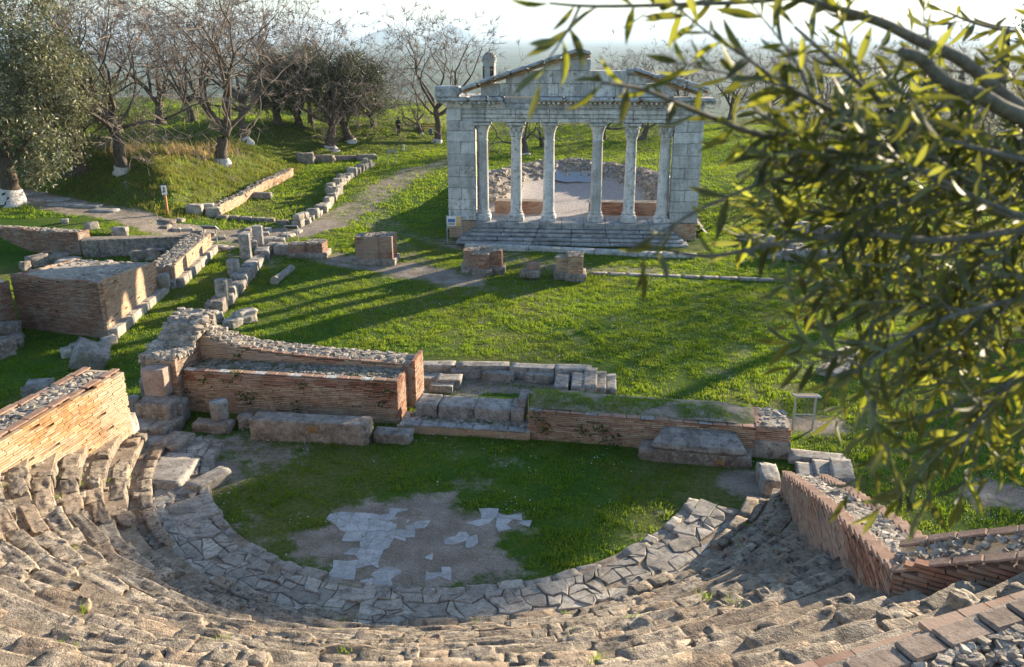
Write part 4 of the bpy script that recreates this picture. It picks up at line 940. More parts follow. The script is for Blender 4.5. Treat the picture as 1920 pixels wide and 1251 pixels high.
# paving by the right end of the stage, and two upright kerb stones
pv_ = thing('stone_paving', (7.651, 18.675, 0.000), 'patch of large grey paving blocks beside the end of the right stage wall', 'paving')
BUILT.append([(7.158, 19.616, 0.000), (8.589, 19.616, 0.000), (8.095, 17.782, 0.000), (6.754, 17.707, 0.000)])
for q, (c, sx, sy, hh) in enumerate((((7.525, 18.947, 0.180), 1.35, .45, .24), ((7.107, 18.269, 0.160), .55, .75, .2), ((7.514, 18.232, 0.180), .55, .95, .24), ((7.805, 18.004, 0.260), .5, 1.15, .36), ((6.829, 17.780, 0.100), .7, .35, .16), ((7.209, 17.619, 0.120), .6, .3, .18))):
    stone_block('paving_block', (c[0], c[1], hh / 2 - .02), (sx, sy, hh), rang - .06, M['grey'], pv_, 7, 160 + q, .05, .05)
o = stone_block('stone_block', (*V2((5.982, 17.632, 0.000)), .2), (.4, 1.0, .5), rang + .05, M['grey'], None, 8, 171, .1, .09); tag(o, 'upright grey stone block at the far end of the red side wall', 'stone block')
o = stone_block('stone_block', (*V2((6.010, 18.089, 0.000)), .15), (.36, .5, .38), rang, M['paving'], None, 7, 172, .15, .1); tag(o, 'small pale block behind the upright stone at the end of the red wall', 'stone block')
for q, (c, sx, sy, hh, lb) in enumerate((((4.074, 16.525, 0.000), .35, .6, .15, 'pale stone slab jutting into the orchestra grass at the right end of its kerb'), ((-7.116, 17.782, 0.000), .42, 1.05, .26, 'pale narrow stone jutting out at the left end of the orchestra kerb'), ((-8.154, 18.037, 0.000), 1.1, 1.3, .3, 'large flat grey slab at the foot of the orange side wall'), ((-8.225, 18.813, 0.000), .75, .4, .25, 'grey slab lying between the orange wall and the orchestra grass'))):
    o = stone_block('stone_slab', (*V2(c), hh / 2), (sx, sy, hh), TA + (.5 if q == 0 else -.35 if q == 1 else .1), M['paving' if q < 2 else 'grey'], None, 8, 180 + q, .08, .08); tag(o, lb, 'stone slab')
# left forecourt paving, broken
fc = thing('stone_paving', (-7.697, 17.218, 0.000), 'broken flat paving stones between the lowest left seats and the orchestra kerb', 'paving')
for q, (c, sx, sy) in enumerate((((-7.633, 17.250, 0.120), .7, .3), ((-7.238, 16.663, 0.120), .9, .5), ((-7.861, 16.894, 0.120), .5, .4), ((-7.269, 16.109, 0.120), .35, .8), ((-6.825, 16.327, 0.120), .8, .5), ((-7.817, 16.327, 0.120), .4, .7), ((-6.754, 15.791, 0.120), .6, .5), ((-6.869, 15.483, 0.120), .3, .6))):
    stone_block('paving_stone', (*V2(c), .06), (sx, sy, .2), TA + .4 * math.sin(q * 1.9) + .5, M['paving'], fc, 6, 190 + q, .08, .1)

# ---------------------------------------------------------------- temple-like facade with columns
FA = math.radians(-4); FO = np.array([-3.3, 44.0]); FX = np.array([math.cos(FA), math.sin(FA)]); FY = np.array([-math.sin(FA), math.cos(FA)])
def FP(x, d, z): p = FO + FX * x + FY * d; return (p[0], p[1], z)
fc_ = thing('columned_facade', FP(6.4, .5, 0), 'restored pale stone temple facade with six columns and a broken pediment', 'monument')
BUILT.append([FP(-.2, -2.6, 0), FP(13.2, -2.6, 0), FP(13.2, 16, 0), FP(-.2, 16, 0)])
fb = rng(201)
def fblock(x0, x1, z0, z1, d0=0., d1=.85, mat='facade', name='facade_block', parent=None, g=.012, bev=.012):
    return block(name, FP((x0 + x1) / 2, (d0 + d1) / 2 + fb.normal(0, .006), (z0 + z1) / 2), (x1 - x0 - g, d1 - d0, z1 - z0 - g), FA, M[mat], parent or fc_, bev, 2., int(x0 * 100 + z0 * 10))
# two corner piers of coursed blocks; courses alternate one and two blocks
def corner_pier(x0, x1, flipx):
    zc = [.05, .95, 1.5, 2.05, 2.62, 3.2, 3.75, 4.35, 4.95, 5.5, 6.0]
    for q in range(len(zc) - 1):
        z0, z1 = zc[q], zc[q + 1]
        if q == 0: continue
        if q % 2 == 1:
            xm = x0 + (x1 - x0) * (.45 if q % 4 == 1 else .5); seg = [(x0, xm), (xm, x1)]
        else: seg = [(x0, x1)]
        for a, c in seg:
            old = (not flipx) and ((q == 1) or (q == 2 and a == x0) or (q in (3, 5) and c == x1))
            fblock(a, c, z0, z1, -.03 if old else 0., .85, 'facade_old' if old else 'facade')
corner_pier(0, 1.42, False); corner_pier(11.38, 12.8, True)
prism('pier_base', [FP(.02, .02, 0), FP(1.4, .02, 0), FP(1.4, .83, 0), FP(.02, .83, 0)], -.2, .93, M['mortar'], fc_)
prism('pier_base', [FP(11.4, .02, 0), FP(12.78, .02, 0), FP(12.78, .83, 0), FP(11.4, .83, 0)], -.2, .93, M['mortar'], fc_)
brick_face(fc_, FP(0, 0, 0), FP(1.42, 0, 0), .05, .93, 'brick_pale', .3, .05, .012, .1, 0, seed=202)
brick_face(fc_, FP(11.38, 0, 0), FP(12.8, 0, 0), .05, .93, 'brick_pale', .3, .05, .012, .1, 0, seed=203)
# columns
ZS, ZA = .92, 5.92
def column(x, ornate, mat, tone):
    c = thing_part = bpy.data.objects.new('column', None); link(c, fc_, FP(x, .42, ZS))
    bx, by, bz = FP(x, .42, ZS)
    block('plinth', (bx, by, ZS + .10), (.80, .80, .24), FA, M['facade_old'], c, .02)
    b = MB(); lathe(b, [(.40, .22), (.42, .26), (.40, .33), (.33, .36), (.31, .40), (.35, .43), (.36, .46), (.32, .50)], (bx, by, ZS), 24); b.obj('base_moulding', M['facade_old'], c, True)
    b = MB(); H_ = 4.28 if ornate else 4.12; lathe(b, [(.305, .48), (.295, .56), (.29, 1.5), (.28, 2.6), (.265, 3.6), (.255, H_ - .1), (.285, H_ - .05), (.285, H_), (.25, H_ + .02)], (bx, by, ZS), 28); b.obj('shaft', M[mat], c, True)
    b = MB(); lathe(b, [(.25, H_), (.26, H_ + .12), (.28, H_ + .35), (.34, H_ + .55), (.42, 4.84)], (bx, by, ZS), 24)
    if ornate:
        for row, (zz, rr_, k) in enumerate(((H_ + .02, .27, 8), (H_ + .24, .29, 8), (H_ + .44, .36, 4))):
            for q in range(k):
                a = 2 * math.pi * (q + .5 * (row % 2)) / k + (math.pi / 4 if row == 2 else 0)
                V, F = rock_vf(3, q + row * 9, .3, .12, 2.); V = V * np.array([.17, .12, .26]); V[:, 1] -= .12 * np.clip(V[:, 2] / .13, 0, 1) ** 2
                b.add(xf(V, (bx + rr_ * math.cos(a), by + rr_ * math.sin(a), ZS + zz + .12), a + math.pi / 2), F)
    b.obj('capital', M['facade_old'], c, True)
    block('abacus', (bx, by, ZS + 4.92), (.88, .86, .13), FA, M['facade_old'], c, .02)
    return c
for q, (x, orn) in enumerate(((3.5, True), (5.18, False), (7.62, False), (9.32, True))): column(x, orn, 'facade' if q in (1, 2) else 'facade_old', q)
for x in (1.78, 11.02):       # engaged columns against the piers
    column(x, x > 5, 'facade', 0)
# architrave: long blocks with three bands, cut joints over the columns
ax = [0, .75, 1.95, 3.5, 5.18, 6.6, 7.62, 9.32, 10.95, 12.05, 12.8]
for q in range(len(ax) - 1):
    x0, x1 = ax[q], ax[q + 1]; m_ = 'facade' if q in (0, 1, 9) else 'facade_old'
    if q in (0, 9): fblock(x0, x1, 6.0, 6.58, 0, .85, m_); continue
    p_ = fblock(x0, x1, 5.93, 6.13, .06, .82, m_, 'architrave_block', g=.02); fblock(x0, x1, 6.13, 6.33, .02, .84, m_, 'architrave_band', g=.02); fblock(x0, x1, 6.33, 6.56, -.02, .86, m_, 'architrave_band', g=.02)
fblock(0.02, 12.78, 6.56, 6.62, -.05, .88, 'facade_old', 'moulding')
# frieze with carved patches and cornice
fx = [0, 1.35, 2.0, 3.0, 3.9, 4.4, 5.9, 7.2, 8.6, 9.9, 11.2, 12.8]
for q in range(len(fx) - 1): fblock(fx[q], fx[q + 1], 6.62, 6.86, .02, .84, 'cornice' if q % 2 else 'facade_old', 'frieze_block')
for q, (x0, x1) in enumerate(((-.45, 1.15), (1.15, 2.1), (2.1, 2.9), (4.35, 5.9), (5.9, 7.1), (7.1, 8.3), (8.3, 9.6), (9.6, 10.9), (10.9, 12.2), (12.2, 13.3))):
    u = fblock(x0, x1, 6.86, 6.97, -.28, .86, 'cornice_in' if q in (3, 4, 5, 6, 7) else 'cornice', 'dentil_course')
    fblock(x0, x1, 6.97, 7.18, -.48, .86, 'cornice', 'cornice_block', bev=.05)
    n_ = int((x1 - x0) / .24)
    for t in range(n_): block('dentil', FP(x0 + .12 + t * .24, -.33, 6.90), (.12, .1, .1), FA, M['facade_old'], u, .008)
stone_block('corner_lion_block', FP(.1, -.1, 7.42), (1.2, .8, .5), FA, M['cornice'], fc_, 9, 206, .18, .14)
fblock(2.9, 4.35, 6.86, 7.12, .05, .84, 'facade')
# pediment wall in courses
for (z0, z1, xs_) in ((7.18, 7.80, [1.75, 2.7, 3.7, 4.6, 5.6, 6.4, 7.35, 8.4, 9.5, 10.6, 11.3]), (7.80, 8.42, [3.0, 4.1, 5.3, 6.2, 7.3, 8.1, 9.0, 9.9]), (8.42, 8.95, [4.9, 5.7, 6.1, 7.15]), (8.95, 9.18, [6.0, 7.0])):
    for q in range(len(xs_) - 1): fblock(xs_[q], xs_[q + 1], z0, z1, .06, .80, ('facade', 'facade_old', 'facade', 'facade_old', 'facade_old')[q % 5], 'pediment_block')
# raking cornices
def rake(x0, z0, x1, z1, n, side):
    for q in range(n):
        a, c = q / n, (q + 1) / n; xm, zm = x0 + (x1 - x0) * (a + c) / 2, z0 + (z1 - z0) * (a + c) / 2; sl = math.atan2(z1 - z0, x1 - x0); l = math.hypot(x1 - x0, z1 - z0) / n - .03
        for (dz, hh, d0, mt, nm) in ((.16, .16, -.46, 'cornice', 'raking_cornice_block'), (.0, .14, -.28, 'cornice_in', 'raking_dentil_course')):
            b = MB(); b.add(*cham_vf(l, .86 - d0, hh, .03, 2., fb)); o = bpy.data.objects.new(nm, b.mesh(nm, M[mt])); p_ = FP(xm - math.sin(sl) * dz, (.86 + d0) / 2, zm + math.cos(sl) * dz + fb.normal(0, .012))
            link(o, fc_, p_, (0, -sl, FA))
rake(.85, 7.40, 6.55, 9.22, 7, 1); rake(6.6, 9.22, 7.15, 9.06, 1, 1); rake(9.2, 8.35, 12.6, 7.28, 4, -1); rake(10.6, 8.12, 12.9, 7.42, 2, -1)
for q in range(2): stone_block('broken_cornice', FP(9.3 + q * .9, .3, 8.35 - q * .3), (.8, .7, .35), FA, M['cornice'], fc_, 7, 208 + q, .12, .12)
# stylobate and steps
for q in range(9): fblock(1.4 + q * 1.12, 1.4 + (q + 1) * 1.12, .62, .93, -.32, 1.5, 'step', 'stylobate_slab')
for k in range(4):
    z1 = .62 - k * .155; d0 = -.62 - k * .3; xs_ = np.linspace(1.2 - k * .22, 11.6 + k * .22, 7)
    for q in range(6): fblock(xs_[q], xs_[q + 1], z1 - .155, z1, d0, .3 - .002 * k, 'step', 'step_block', bev=.02)
    prism('step_riser_core', [FP(xs_[0] + .02, d0 + .2, 0), FP(xs_[-1] - .02, d0 + .2, 0), FP(xs_[-1] - .02, .25, 0), FP(xs_[0] + .02, .25, 0)], -.2, z1 - .16, M['step'], fc_)
kb_ = thing('stone_kerb', (3.102, 40.309, 0.000), 'long pale stone kerb running slightly askew below the facade steps', 'kerb')
ka_, kc_ = V2((-2.361, 41.973, 0.000)), V2((8.814, 39.677, 0.000)); kL = float(np.linalg.norm(kc_ - ka_)); ku = (kc_ - ka_) / kL
for q in range(7): stone_block('kerb_stone', (*(ka_ + ku * (q + .5) * kL / 7), .05), (kL / 7 - .02, .45, .28), math.atan2(ku[1], ku[0]), M['facade_old'], kb_, 5, 210 + q, .03, .03)
kb2 = thing('stone_kerb', (6.769, 36.062, 0.000), 'thin low line of kerb stones crossing the lawn right of the brick piers', 'kerb')
ka_, kc_ = V2((3.445, 36.772, 0.000)), V2((14.616, 35.209, 0.000)); kL = float(np.linalg.norm(kc_ - ka_)); ku = (kc_ - ka_) / kL
for q in range(14): stone_block('kerb_stone', (*(ka_ + ku * (q + .5) * kL / 14), .02), (kL / 14 - .05, .3, .14), math.atan2(ku[1], ku[0]) + .02 * math.sin(q * 3), M['grey'], kb2, 4, 220 + q, .05, .08)

# ---------------------------------------------------------------- ruined council hall behind the columns
hall = thing('ruined_hall', FP(6.4, 8, .9), 'ruined hall of rubble banks round a pale gravel floor behind the columns', 'ruin')
b = MB(); nu, nv = 90, 60; U, Vv = np.meshgrid(np.linspace(-.4, 13.6, nu), np.linspace(1.35, 17.5, nv))
cx_ = 6.6; e = np.hypot((U - cx_) / 4.6, np.clip(Vv - 6.5, 0, 99) / 7.4 + 0 * U)
ring = np.exp(-((e - 1.12) / .25) ** 2) * (.75 + .4 * fbm(U * .8, Vv * .8, 3., 3)) * sm((Vv - 3.4) / 2)
Hh = np.where(e < 2, .82 + .35 * sm((e - .5) / .5) * sm((Vv - 4) / 5) + ring, 0)
Hh = Hh + .14 * fbm(U * 2.2, Vv * 2.2, 1., 3) * sm(ring * 2); edge = sm((U + .4) / .8) * sm((13.6 - U) / .8) * sm((17.5 - Vv) / 1.6); Hh = Hh * edge + (1 - edge) * .1
PTS = FO[None, None, :] + FX * U[..., None] + FY * Vv[..., None]
i = np.arange(nv - 1)[:, None] * nu; j = np.arange(nu - 1)[None, :]
b.add(np.concatenate([PTS, (Hh + .04)[..., None]], -1).reshape(-1, 3), np.stack([i + j, i + j + 1, i + nu + j + 1, i + nu + j], -1).reshape(-1, 4), ring.ravel())
m, nt, bs = new_mat('hall_floor_and_rubble'); gcol = ramp(nt, noise(nt, 7, 4), [(.3, (.31, .27, .25)), (.7, (.48, .43, .405))]); rc = ramp(nt, noise(nt, 5, 6, .7), [(.34, (.10, .085, .07)), (.5, (.26, .22, .185)), (.66, (.44, .40, .35))])
nt.links.new(mixc(nt, ramp(nt, attr(nt, 'ring'), [(.12, g3(0)), (.35, g3(1))]), gcol, rc), bs.inputs['Base Color']); bs.inputs['Roughness'].default_value = .95; bump(nt, bs, noise(nt, 9, 5, .7), .7, .08)
b.obj('hall_floor', m, hall, True, attr='ring')
def hall_h(u, v):
    e = math.hypot((u - cx_) / 4.6, max(v - 6.5, 0) / 7.4); rg = math.exp(-((e - 1.12) / .25) ** 2) * (.75 + .4 * float(fbm(u * .8, v * .8, 3., 3))) * float(sm(np.array((v - 3.4) / 2)))
    return .86 + .35 * float(sm(np.array((e - .5) / .5))) * float(sm(np.array((v - 4) / 5))) + rg, rg
hb = MB(); r_ = rng(231); c = 0
while c < 900:
    u, v = r_.uniform(.4, 12.9), r_.uniform(3.5, 16); z, rg = hall_h(u, v)
    if rg < .16 + .3 * r_.random(): continue
    s = r_.uniform(.1, .32); V, F = rock_vf(2, c % 40, .2, .2, 2.); hb.add(xf(V * np.array([1.3, 1, .7]) * s, FP(u, v, z), r_.uniform(0, 6.3), r_.normal(0, .3), r_.normal(0, .3)), F); c += 1
tag(hb.obj('rubble', M['rubble'], hall), kind='stuff')
for (x0, x1) in ((2.2, 5.05), (7.3, 11.6)):      # low brick walls across the front
    b_ = bpy.data.objects.new('low_brick_wall', None); link(b_, hall, FP((x0 + x1) / 2, 2.4, .9))
    prism('wall_core', [FP(x0 + .05, 2.36, 0), FP(x1 - .05, 2.36, 0), FP(x1 - .05, 3.05, 0), FP(x0 + .05, 3.05, 0)], .5, 1.56, M['rubble'], b_)
    brick_face(b_, FP(x0, 2.3, 0), FP(x1, 2.3, 0), .85, 1.58, 'brick_red', .3, .045, .01, .08, 0, seed=int(x0 * 9))
# side wall stubs of the hall
for (x0, v0, v1, hh) in ((12.3, 3., 9., 1.3), (.1, 2., 6., 1.2)):
    for q in range(6): stone_block('wall_stub_block', FP(x0, v0 + (v1 - v0) * (q + .5) / 6, hh * (.95 - .06 * q) / 2 + .2), (.7, (v1 - v0) / 6, hh * (1 - .08 * q) + .4), FA, M['grey'], hall, 6, 240 + q, .1, .1)
tp = thing('tarpaulin', FP(6.5, 12.6, 1.1), 'crumpled grey-blue tarpaulin over the rubble at the back of the hall', 'tarpaulin')
b = MB(); nu, nv = 40, 18; U, Vv = np.meshgrid(np.linspace(4.9, 8.3, nu), np.linspace(11.6, 13.0, nv)); Zt = np.array([[hall_h(u, v)[0] for u, v in zip(ru, rv)] for ru, rv in zip(U, Vv)]) + .1 + .2 * fbm(U * 1.8, Vv * 1.8, 2., 3); PTS = FO[None, None, :] + FX * (U + .3 * fbm(U, Vv, 1.))[..., None] + FY * (Vv + .6 * fbm(U * .9, Vv * .5, 7.))[..., None]
i = np.arange(nv - 1)[:, None] * nu; j = np.arange(nu - 1)[None, :]; b.add(np.concatenate([PTS, Zt[..., None]], -1).reshape(-1, 3), np.stack([i + j, i + j + 1, i + nu + j + 1, i + nu + j], -1).reshape(-1, 4)); b.obj('sheet', M['tarp'], tp)

# ---------------------------------------------------------------- brick piers in front of the facade
def cross_pier(c, w, dpt, hh, label, offs, seed, key='brick_dim', rz=None):
    t = thing('brick_pier', (*V2(c), 0), label, 'pier', 'brick piers before the facade'); c = V2(c); rz = FA if rz is None else rz
    ux, uy = np.array([math.cos(rz), math.sin(rz)]), np.array([-math.sin(rz), math.cos(rz)])
    BUILT.append([c - ux * w * .6 - uy * dpt * .6, c + ux * w * .6 - uy * dpt * .6, c + ux * w * .6 + uy * dpt * .7, c - ux * w * .6 + uy * dpt * .7])
    for q, (ox, oy, sx, sy, dh) in enumerate(offs):
        m_ = c + ux * ox * w + uy * oy * dpt; a, e = m_ - ux * sx * w / 2, m_ + ux * sx * w / 2; hw = uy * sy * dpt / 2
        stone_block('foot_stone', (*m_, .12), (sx * w + .26, sy * dpt + .26, .36), rz, M['brownblock'], t, 7, seed + q, .08, .07)
        prism('pier_core', [a - hw * .94 + ux * .05, e - hw * .94 - ux * .05, e + hw * .94 - ux * .05, a + hw * .94 + ux * .05], .1, hh + dh - .02, M['rubble'], t)
        for (p0, p1) in ((a - hw, e - hw), (e - hw, e + hw), (e + hw, a + hw), (a + hw, a - hw)): brick_face(t, p0, p1, .28, hh + dh, key, .27, .042, .012, .08, 0, seed=seed * 7 + q)
        rubble(t, [a - hw * .85, e - hw * .85, e + hw * .85, a + hw * .85], hh + dh - .02, 46, .06, .15, seed + 60 + q)
cross_pier((-9.778, 39.885, 0.000), 1.65, 1.0, .78, 'low squat brick pier of two joined blocks at the end of the stone row', ((-.24, -.1, .48, .7, -.06), (.25, .1, .5, .9, 0)), 301)
cross_pier((-6.348, 38.862, 0.000), 1.85, 1.1, 1.32, 'tallest brick pier of two joined blocks beside the gravel path', ((-.24, 0, .46, .8, -.02), (-.05, -.12, .36, .85, .02), (.27, -.02, .42, .95, .05)), 302, 'brick_red')
cross_pier((-1.295, 37.136, 0.000), 1.75, 1.1, 1.02, 'wide cross-shaped brick pier directly in front of the facade steps', ((-.28, .1, .42, .6, 0), (0, -.12, .36, 1., -.04), (.28, .1, .42, .6, .02), (.02, .4, .3, .4, .02)), 303, 'brick_red')
cross_pier((2.532, 36.237, 0.000), 1.25, 1.1, 1.02, 'narrow sunlit brick pier on the right of the pier row', ((-.22, .12, .5, .6, -.08), (.2, -.1, .52, .8, .08)), 304, 'brick_pale')
sp = thing('stone_heap', (0.821, 36.237, 0.000), 'small heap of broken blocks between the two right brick piers', 'stones')
for q, (dx, dy, z, s) in enumerate(((-.25, -.05, .16, .42), (.16, -.1, .16, .45), (.1, .12, .48, .44), (.3, .1, .2, .36), (-.2, .2, .2, .34))): stone_block('broken_block', ((0.821, 36.237, 0.000)[0] + dx, (0.821, 36.237, 0.000)[1] + dy, z), (s, s * .8, s * .75), .3 * q, M['brownblock' if q != 2 else 'brick_dim'], sp, 6, 310 + q, .15, .15)
BUILT.append([(0.344, 35.376, 0.000), (1.261, 35.376, 0.000), (1.319, 37.136, 0.000), (0.360, 37.136, 0.000)])

# ---------------------------------------------------------------- portico row with column stumps (left of the lawn)
pr = thing('portico_wall', (-11.839, 36.237, 0.000), 'low wall of worn foundation stones with broken tops running back along the left lawn', 'wall')
pa, pb = V2((-11.265, 30.907, 0.000)), V2((-11.968, 41.181, 0.000)); pl = float(np.linalg.norm(pb - pa)); pu = (pb - pa) / pl; pang = math.atan2(pu[1], pu[0]); r_ = rng(320)
BUILT.append([off(pa, (1, 0), -.5), off(pa, (1, 0), .5), off(pb, (1, 0), .5), off(pb, (1, 0), -.5)])
s = 0; q = 0
while s < pl:
    l = r_.uniform(.5, 1.2); h_ = r_.uniform(.32, .6); stone_block('foundation_stone', (*(pa + pu * (s + l / 2)), h_ / 2 - .03), (l * .97, r_.uniform(.5, .7), h_), pang + r_.normal(0, .05), M['grey' if q % 3 else 'brownblock'], pr, 7, 330 + q, .12, .11); s += l; q += 1
STP = [(((-11.241, 31.786, 0.000), .26, .85), 'broken column stump nearest the stage on the portico wall', .3), (((-11.904, 35.376, 0.000), .27, .62), 'short sunlit column stump in the middle of the portico wall', .4), (((-12.167, 38.077, 0.000), .27, 1.15), 'tallest dark fluted column stump on the portico wall', .4), (((-12.346, 40.741, 0.000), .26, .95), 'dark fluted column stump at the far end of the portico wall', .4)]
for (c, r0, h_), lb, z0 in STP: drum((*V2(c), z0), r0, h_, lb, 'grey', 0, 24, .05, 'column stumps on the portico wall')
for q, (c, s, z, lb) in enumerate((((-11.477, 31.240, 0.000), .5, .0, 'rough boulder at the near end of the portico wall'), ((-11.461, 33.154, 0.000), .32, .45, 'jagged stone fragment between the two nearest stumps'), ((-12.398, 40.096, 0.000), .4, .4, 'rounded stone beside the far column stumps'))):
    o = stone_block('boulder', (*V2(c), z + s * .4), (s, s * .8, s * .9), q, M['grey'], None, 7, 340 + q, .25, .2); tag(o, lb, 'boulder')
rl = thing('stone_row', (-11.060, 40.096, 0.000), 'row of rough blocks joining the far column stumps to the squat pier', 'stones')
for q, (c, s) in enumerate((((-11.558, 40.524, 0.000), .8), ((-10.985, 40.309, 0.000), .95), ((-12.115, 41.630, 0.000), .7), ((-11.583, 41.630, 0.000), .6))): stone_block('row_block', (*V2(c), .25), (s, .6, .55), FA + .1 * q, M['grey'], rl, 7, 350 + q, .12, .12)
fcb = MB(); ca, cb = np.array([*V2((-10.119, 35.043, 0.000)), .16]), np.array([*V2((-9.901, 37.136, 0.000)), .16]); tube(fcb, np.linspace(ca, cb, 8), [.20, .17, .165, .16, .16, .16, .165, .18], 14); o = fcb.obj('fallen_column', M['grey'], None, True); tag(o, 'fallen column shaft lying on the grass near the portico wall', 'column')
# rubble stones behind the stage end
for q, (c, s, h_, lb) in enumerate((((-11.755, 30.388, 0.000), .85, .3, 'flat pale stone topping the heap behind the ruined pier'), ((-11.070, 30.008, 0.000), .7, .35, 'broken stone in the heap behind the ruined pier'), ((-9.921, 30.134, 0.000), .75, .45, 'large rounded boulder on the lawn side of the heap behind the pier'), ((-10.186, 29.516, 0.000), .6, .3, 'grey flat stone in front of the rounded boulder'), ((-12.149, 30.260, 0.000), .5, .4, 'small rough stone on the left of the heap behind the pier'))):
    o = stone_block('boulder', (*V2(c), h_ * .42), (s, s * .75, h_), .4 * q, M['grey' if q % 2 else 'paving'], None, 8, 360 + q, .22, .16); tag(o, lb, 'boulder', 'stones behind the ruined pier')

# ---------------------------------------------------------------- western ruins
bd = thing('brick_block', (-15.270, 28.458, 0.000), 'massive brick bath-house block with rubble top and a sunlit stone-footed side', 'ruin')
dA, dB, dC = V2((-17.774, 29.215, 0.000)), V2((-14.083, 28.121, 0.000)), V2((-14.397, 33.532, 0.000)); dD = dC + (dA - dB)
BUILT.append([dA, dB, off(dC, (1, 0), .4), dD])
prism('block_core', shrink([dA, dB, dC, dD], .14), -.3, [1.95, 2.0, 1.38, 1.2], M['rubble'], bd)
LR = float(np.linalg.norm(dC - dB))
brick_face(bd, dA, dB, -.05, lambda s: 2.06 + .03 * math.sin(s * 3), 'brick_dim', .32, .044, .012, .1, 150, seed=401)
brick_face(bd, dB, dC, .32, lambda s: 2.1 - .68 * s / LR, 'brick_pale', .32, .044, .012, .1, 150, seed=402)
brick_face(bd, dD, dA, -.05, lambda s: 1.25 + .8 * s / LR, 'brick_dim', .32, .044, .012, .1, 0, seed=403)
def bd_top(x, y): s = np.dot(np.array([x, y]) - dB, (dC - dB) / LR); return 2.03 - .68 * s / LR
rubble(bd, shrink([dA, dB, dC, dD], .25), lambda x, y: bd_top(x, y) - .03, 560, .10, .28, 404, n_low=3)
du = (dC - dB) / LR; dn = np.array([du[1], -du[0]])
for q in range(7): stone_block('plinth_stone', (*(dB + du * (q + .5) * (LR + .3) / 7 + dn * .12), .15), ((LR + .3) / 7 - .02, .36, .38), math.atan2(du[1], du[0]), M['paving'], bd, 6, 410 + q, .06, .06)
stone_block('corner_boulder', (*(dC + dn * .1 + du * .1), .55), (.55, .6, .5), .3, M['paving'], bd, 7, 418, .25, .15)
# wall at the left edge, joining that block
le = thing('brick_wall', (-18.571, 29.637, 0.000), 'brick wall stub at the left edge joining the massive brick block', 'wall')
lA, lB = V2((-18.396, 25.375, 0.000)), V2((-17.671, 28.920, 0.000)); ln_ = np.array([-(lB - lA)[1], (lB - lA)[0]]); ln_ /= np.linalg.norm(ln_); lL = float(np.linalg.norm(lB - lA)); 
prism('wall_core', [off(lA, ln_, .08), off(lB, ln_, .08), off(lB, ln_, .8), off(lA, ln_, .8)], -.3, [2.0, 1.85, 1.85, 2.0], M['rubble'], le)
brick_face(le, lA, lB, -.05, lambda s: 2.0 - .1 * s / lL, 'brick_dim', .32, .044, .012, .1, 60, seed=421)
rubble(le, [off(lA, ln_, .1), off(lB, ln_, .1), off(lB, ln_, .75), off(lA, ln_, .75)], 1.92, 120, .1, .22, 422)
BUILT.append([lA, lB, off(lB, ln_, .8), off(lA, ln_, .8)])
for q, (c, s, h_, lb) in enumerate((((-17.504, 27.899, 0.000), .8, .7, 'dark boulder lying at the foot of the left edge wall'), ((-16.810, 26.434, 0.000), .7, .65, 'lichen-yellow boulder at the left edge of the grass'), ((-16.893, 27.360, 0.000), .5, .45, 'smaller dark boulder beside the left edge wall'))):
    o = stone_block('boulder', (*V2(c), h_ * .4), (s, s * .9, h_), q, M['brownblock'], None, 8, 430 + q, .3, .2); tag(o, lb, 'boulder')
o = stone_block('fallen_block', (*V2((-13.379, 25.283, 0.000)), .42), (.95, .75, .75), 0, M['grey'], None, 8, 440, .06, .06, rot=(.35, .5, .5)); tag(o, 'dark squared block tilted on the grass near the brick block corner', 'stone block')
o = stone_block('boulder', (*V2((-13.601, 22.644, 0.000)), .3), (.75, .7, .65), .3, M['grey'], None, 8, 441, .12, .12); tag(o, 'grey stone just behind the orange side wall', 'boulder')
cu = thing('stone_row', (-14.620, 27.097, 0.000), 'line of small stones leading from the fallen block to the brick block', 'stones')
for q, c in enumerate(((-13.863, 27.627, 0.000), (-13.838, 27.045, 0.000), (-13.842, 26.585, 0.000), (-14.675, 26.839, 0.000), (-14.744, 26.434, 0.000))): stone_block('small_stone', (*V2(c), .1), (.5, .32, .3), .9 + .3 * q, M['paving'], cu, 5, 445 + q, .15, .12)
# low wall with stone foot running back to the street
lowc = thing('low_wall', (-14.418, 36.237, 0.000), 'low brick wall on big footing stones running back beside the grass lane', 'wall')
cA, cB = V2((-14.113, 34.472, 0.000)), V2((-14.643, 40.741, 0.000)); cu_ = (cB - cA) / np.linalg.norm(cB - cA); cn = np.array([-cu_[1], cu_[0]]); cL = float(np.linalg.norm(cB - cA)); cang = math.atan2(cu_[1], cu_[0])
BUILT.append([off(cA, cn, -.3), off(cB, cn, -.3), off(cB, cn, 1.2), off(cA, cn, 1.2)])
prism('wall_core', [off(cA, cn, .1), off(cB, cn, .1), off(cB, cn, 1.0), off(cA, cn, 1.0)], -.2, .93, M['rubble'], lowc)
brick_face(lowc, cA, cB, .36, .97, 'brick_pale', .3, .044, .012, .1, 0, seed=451)
brick_face(lowc, off(cA, cn, 1.05), cA, .36, .97, 'brick_dim', .3, .044, .012, .1, 0, seed=452)
rubble(lowc, [off(cA, cn, .1), off(cB, cn, .1), off(cB, cn, 1.0), off(cA, cn, 1.0)], .95, 330, .06, .17, 453)
for q in range(6): stone_block('footing_stone', (*(cA + cu_ * (q + .5) * cL / 6 - cn * .02), .14), (cL / 6 - .02, .5, .46), cang, M['paving'], lowc, 6, 455 + q, .06, .05)
for q in range(2): stone_block('footing_stone', (*(off(cA, cn, .25 + .6 * q) - cu_ * .1), .16), (.5, .58, .46), cang, M['grey'], lowc, 7, 465 + q, .1, .08)
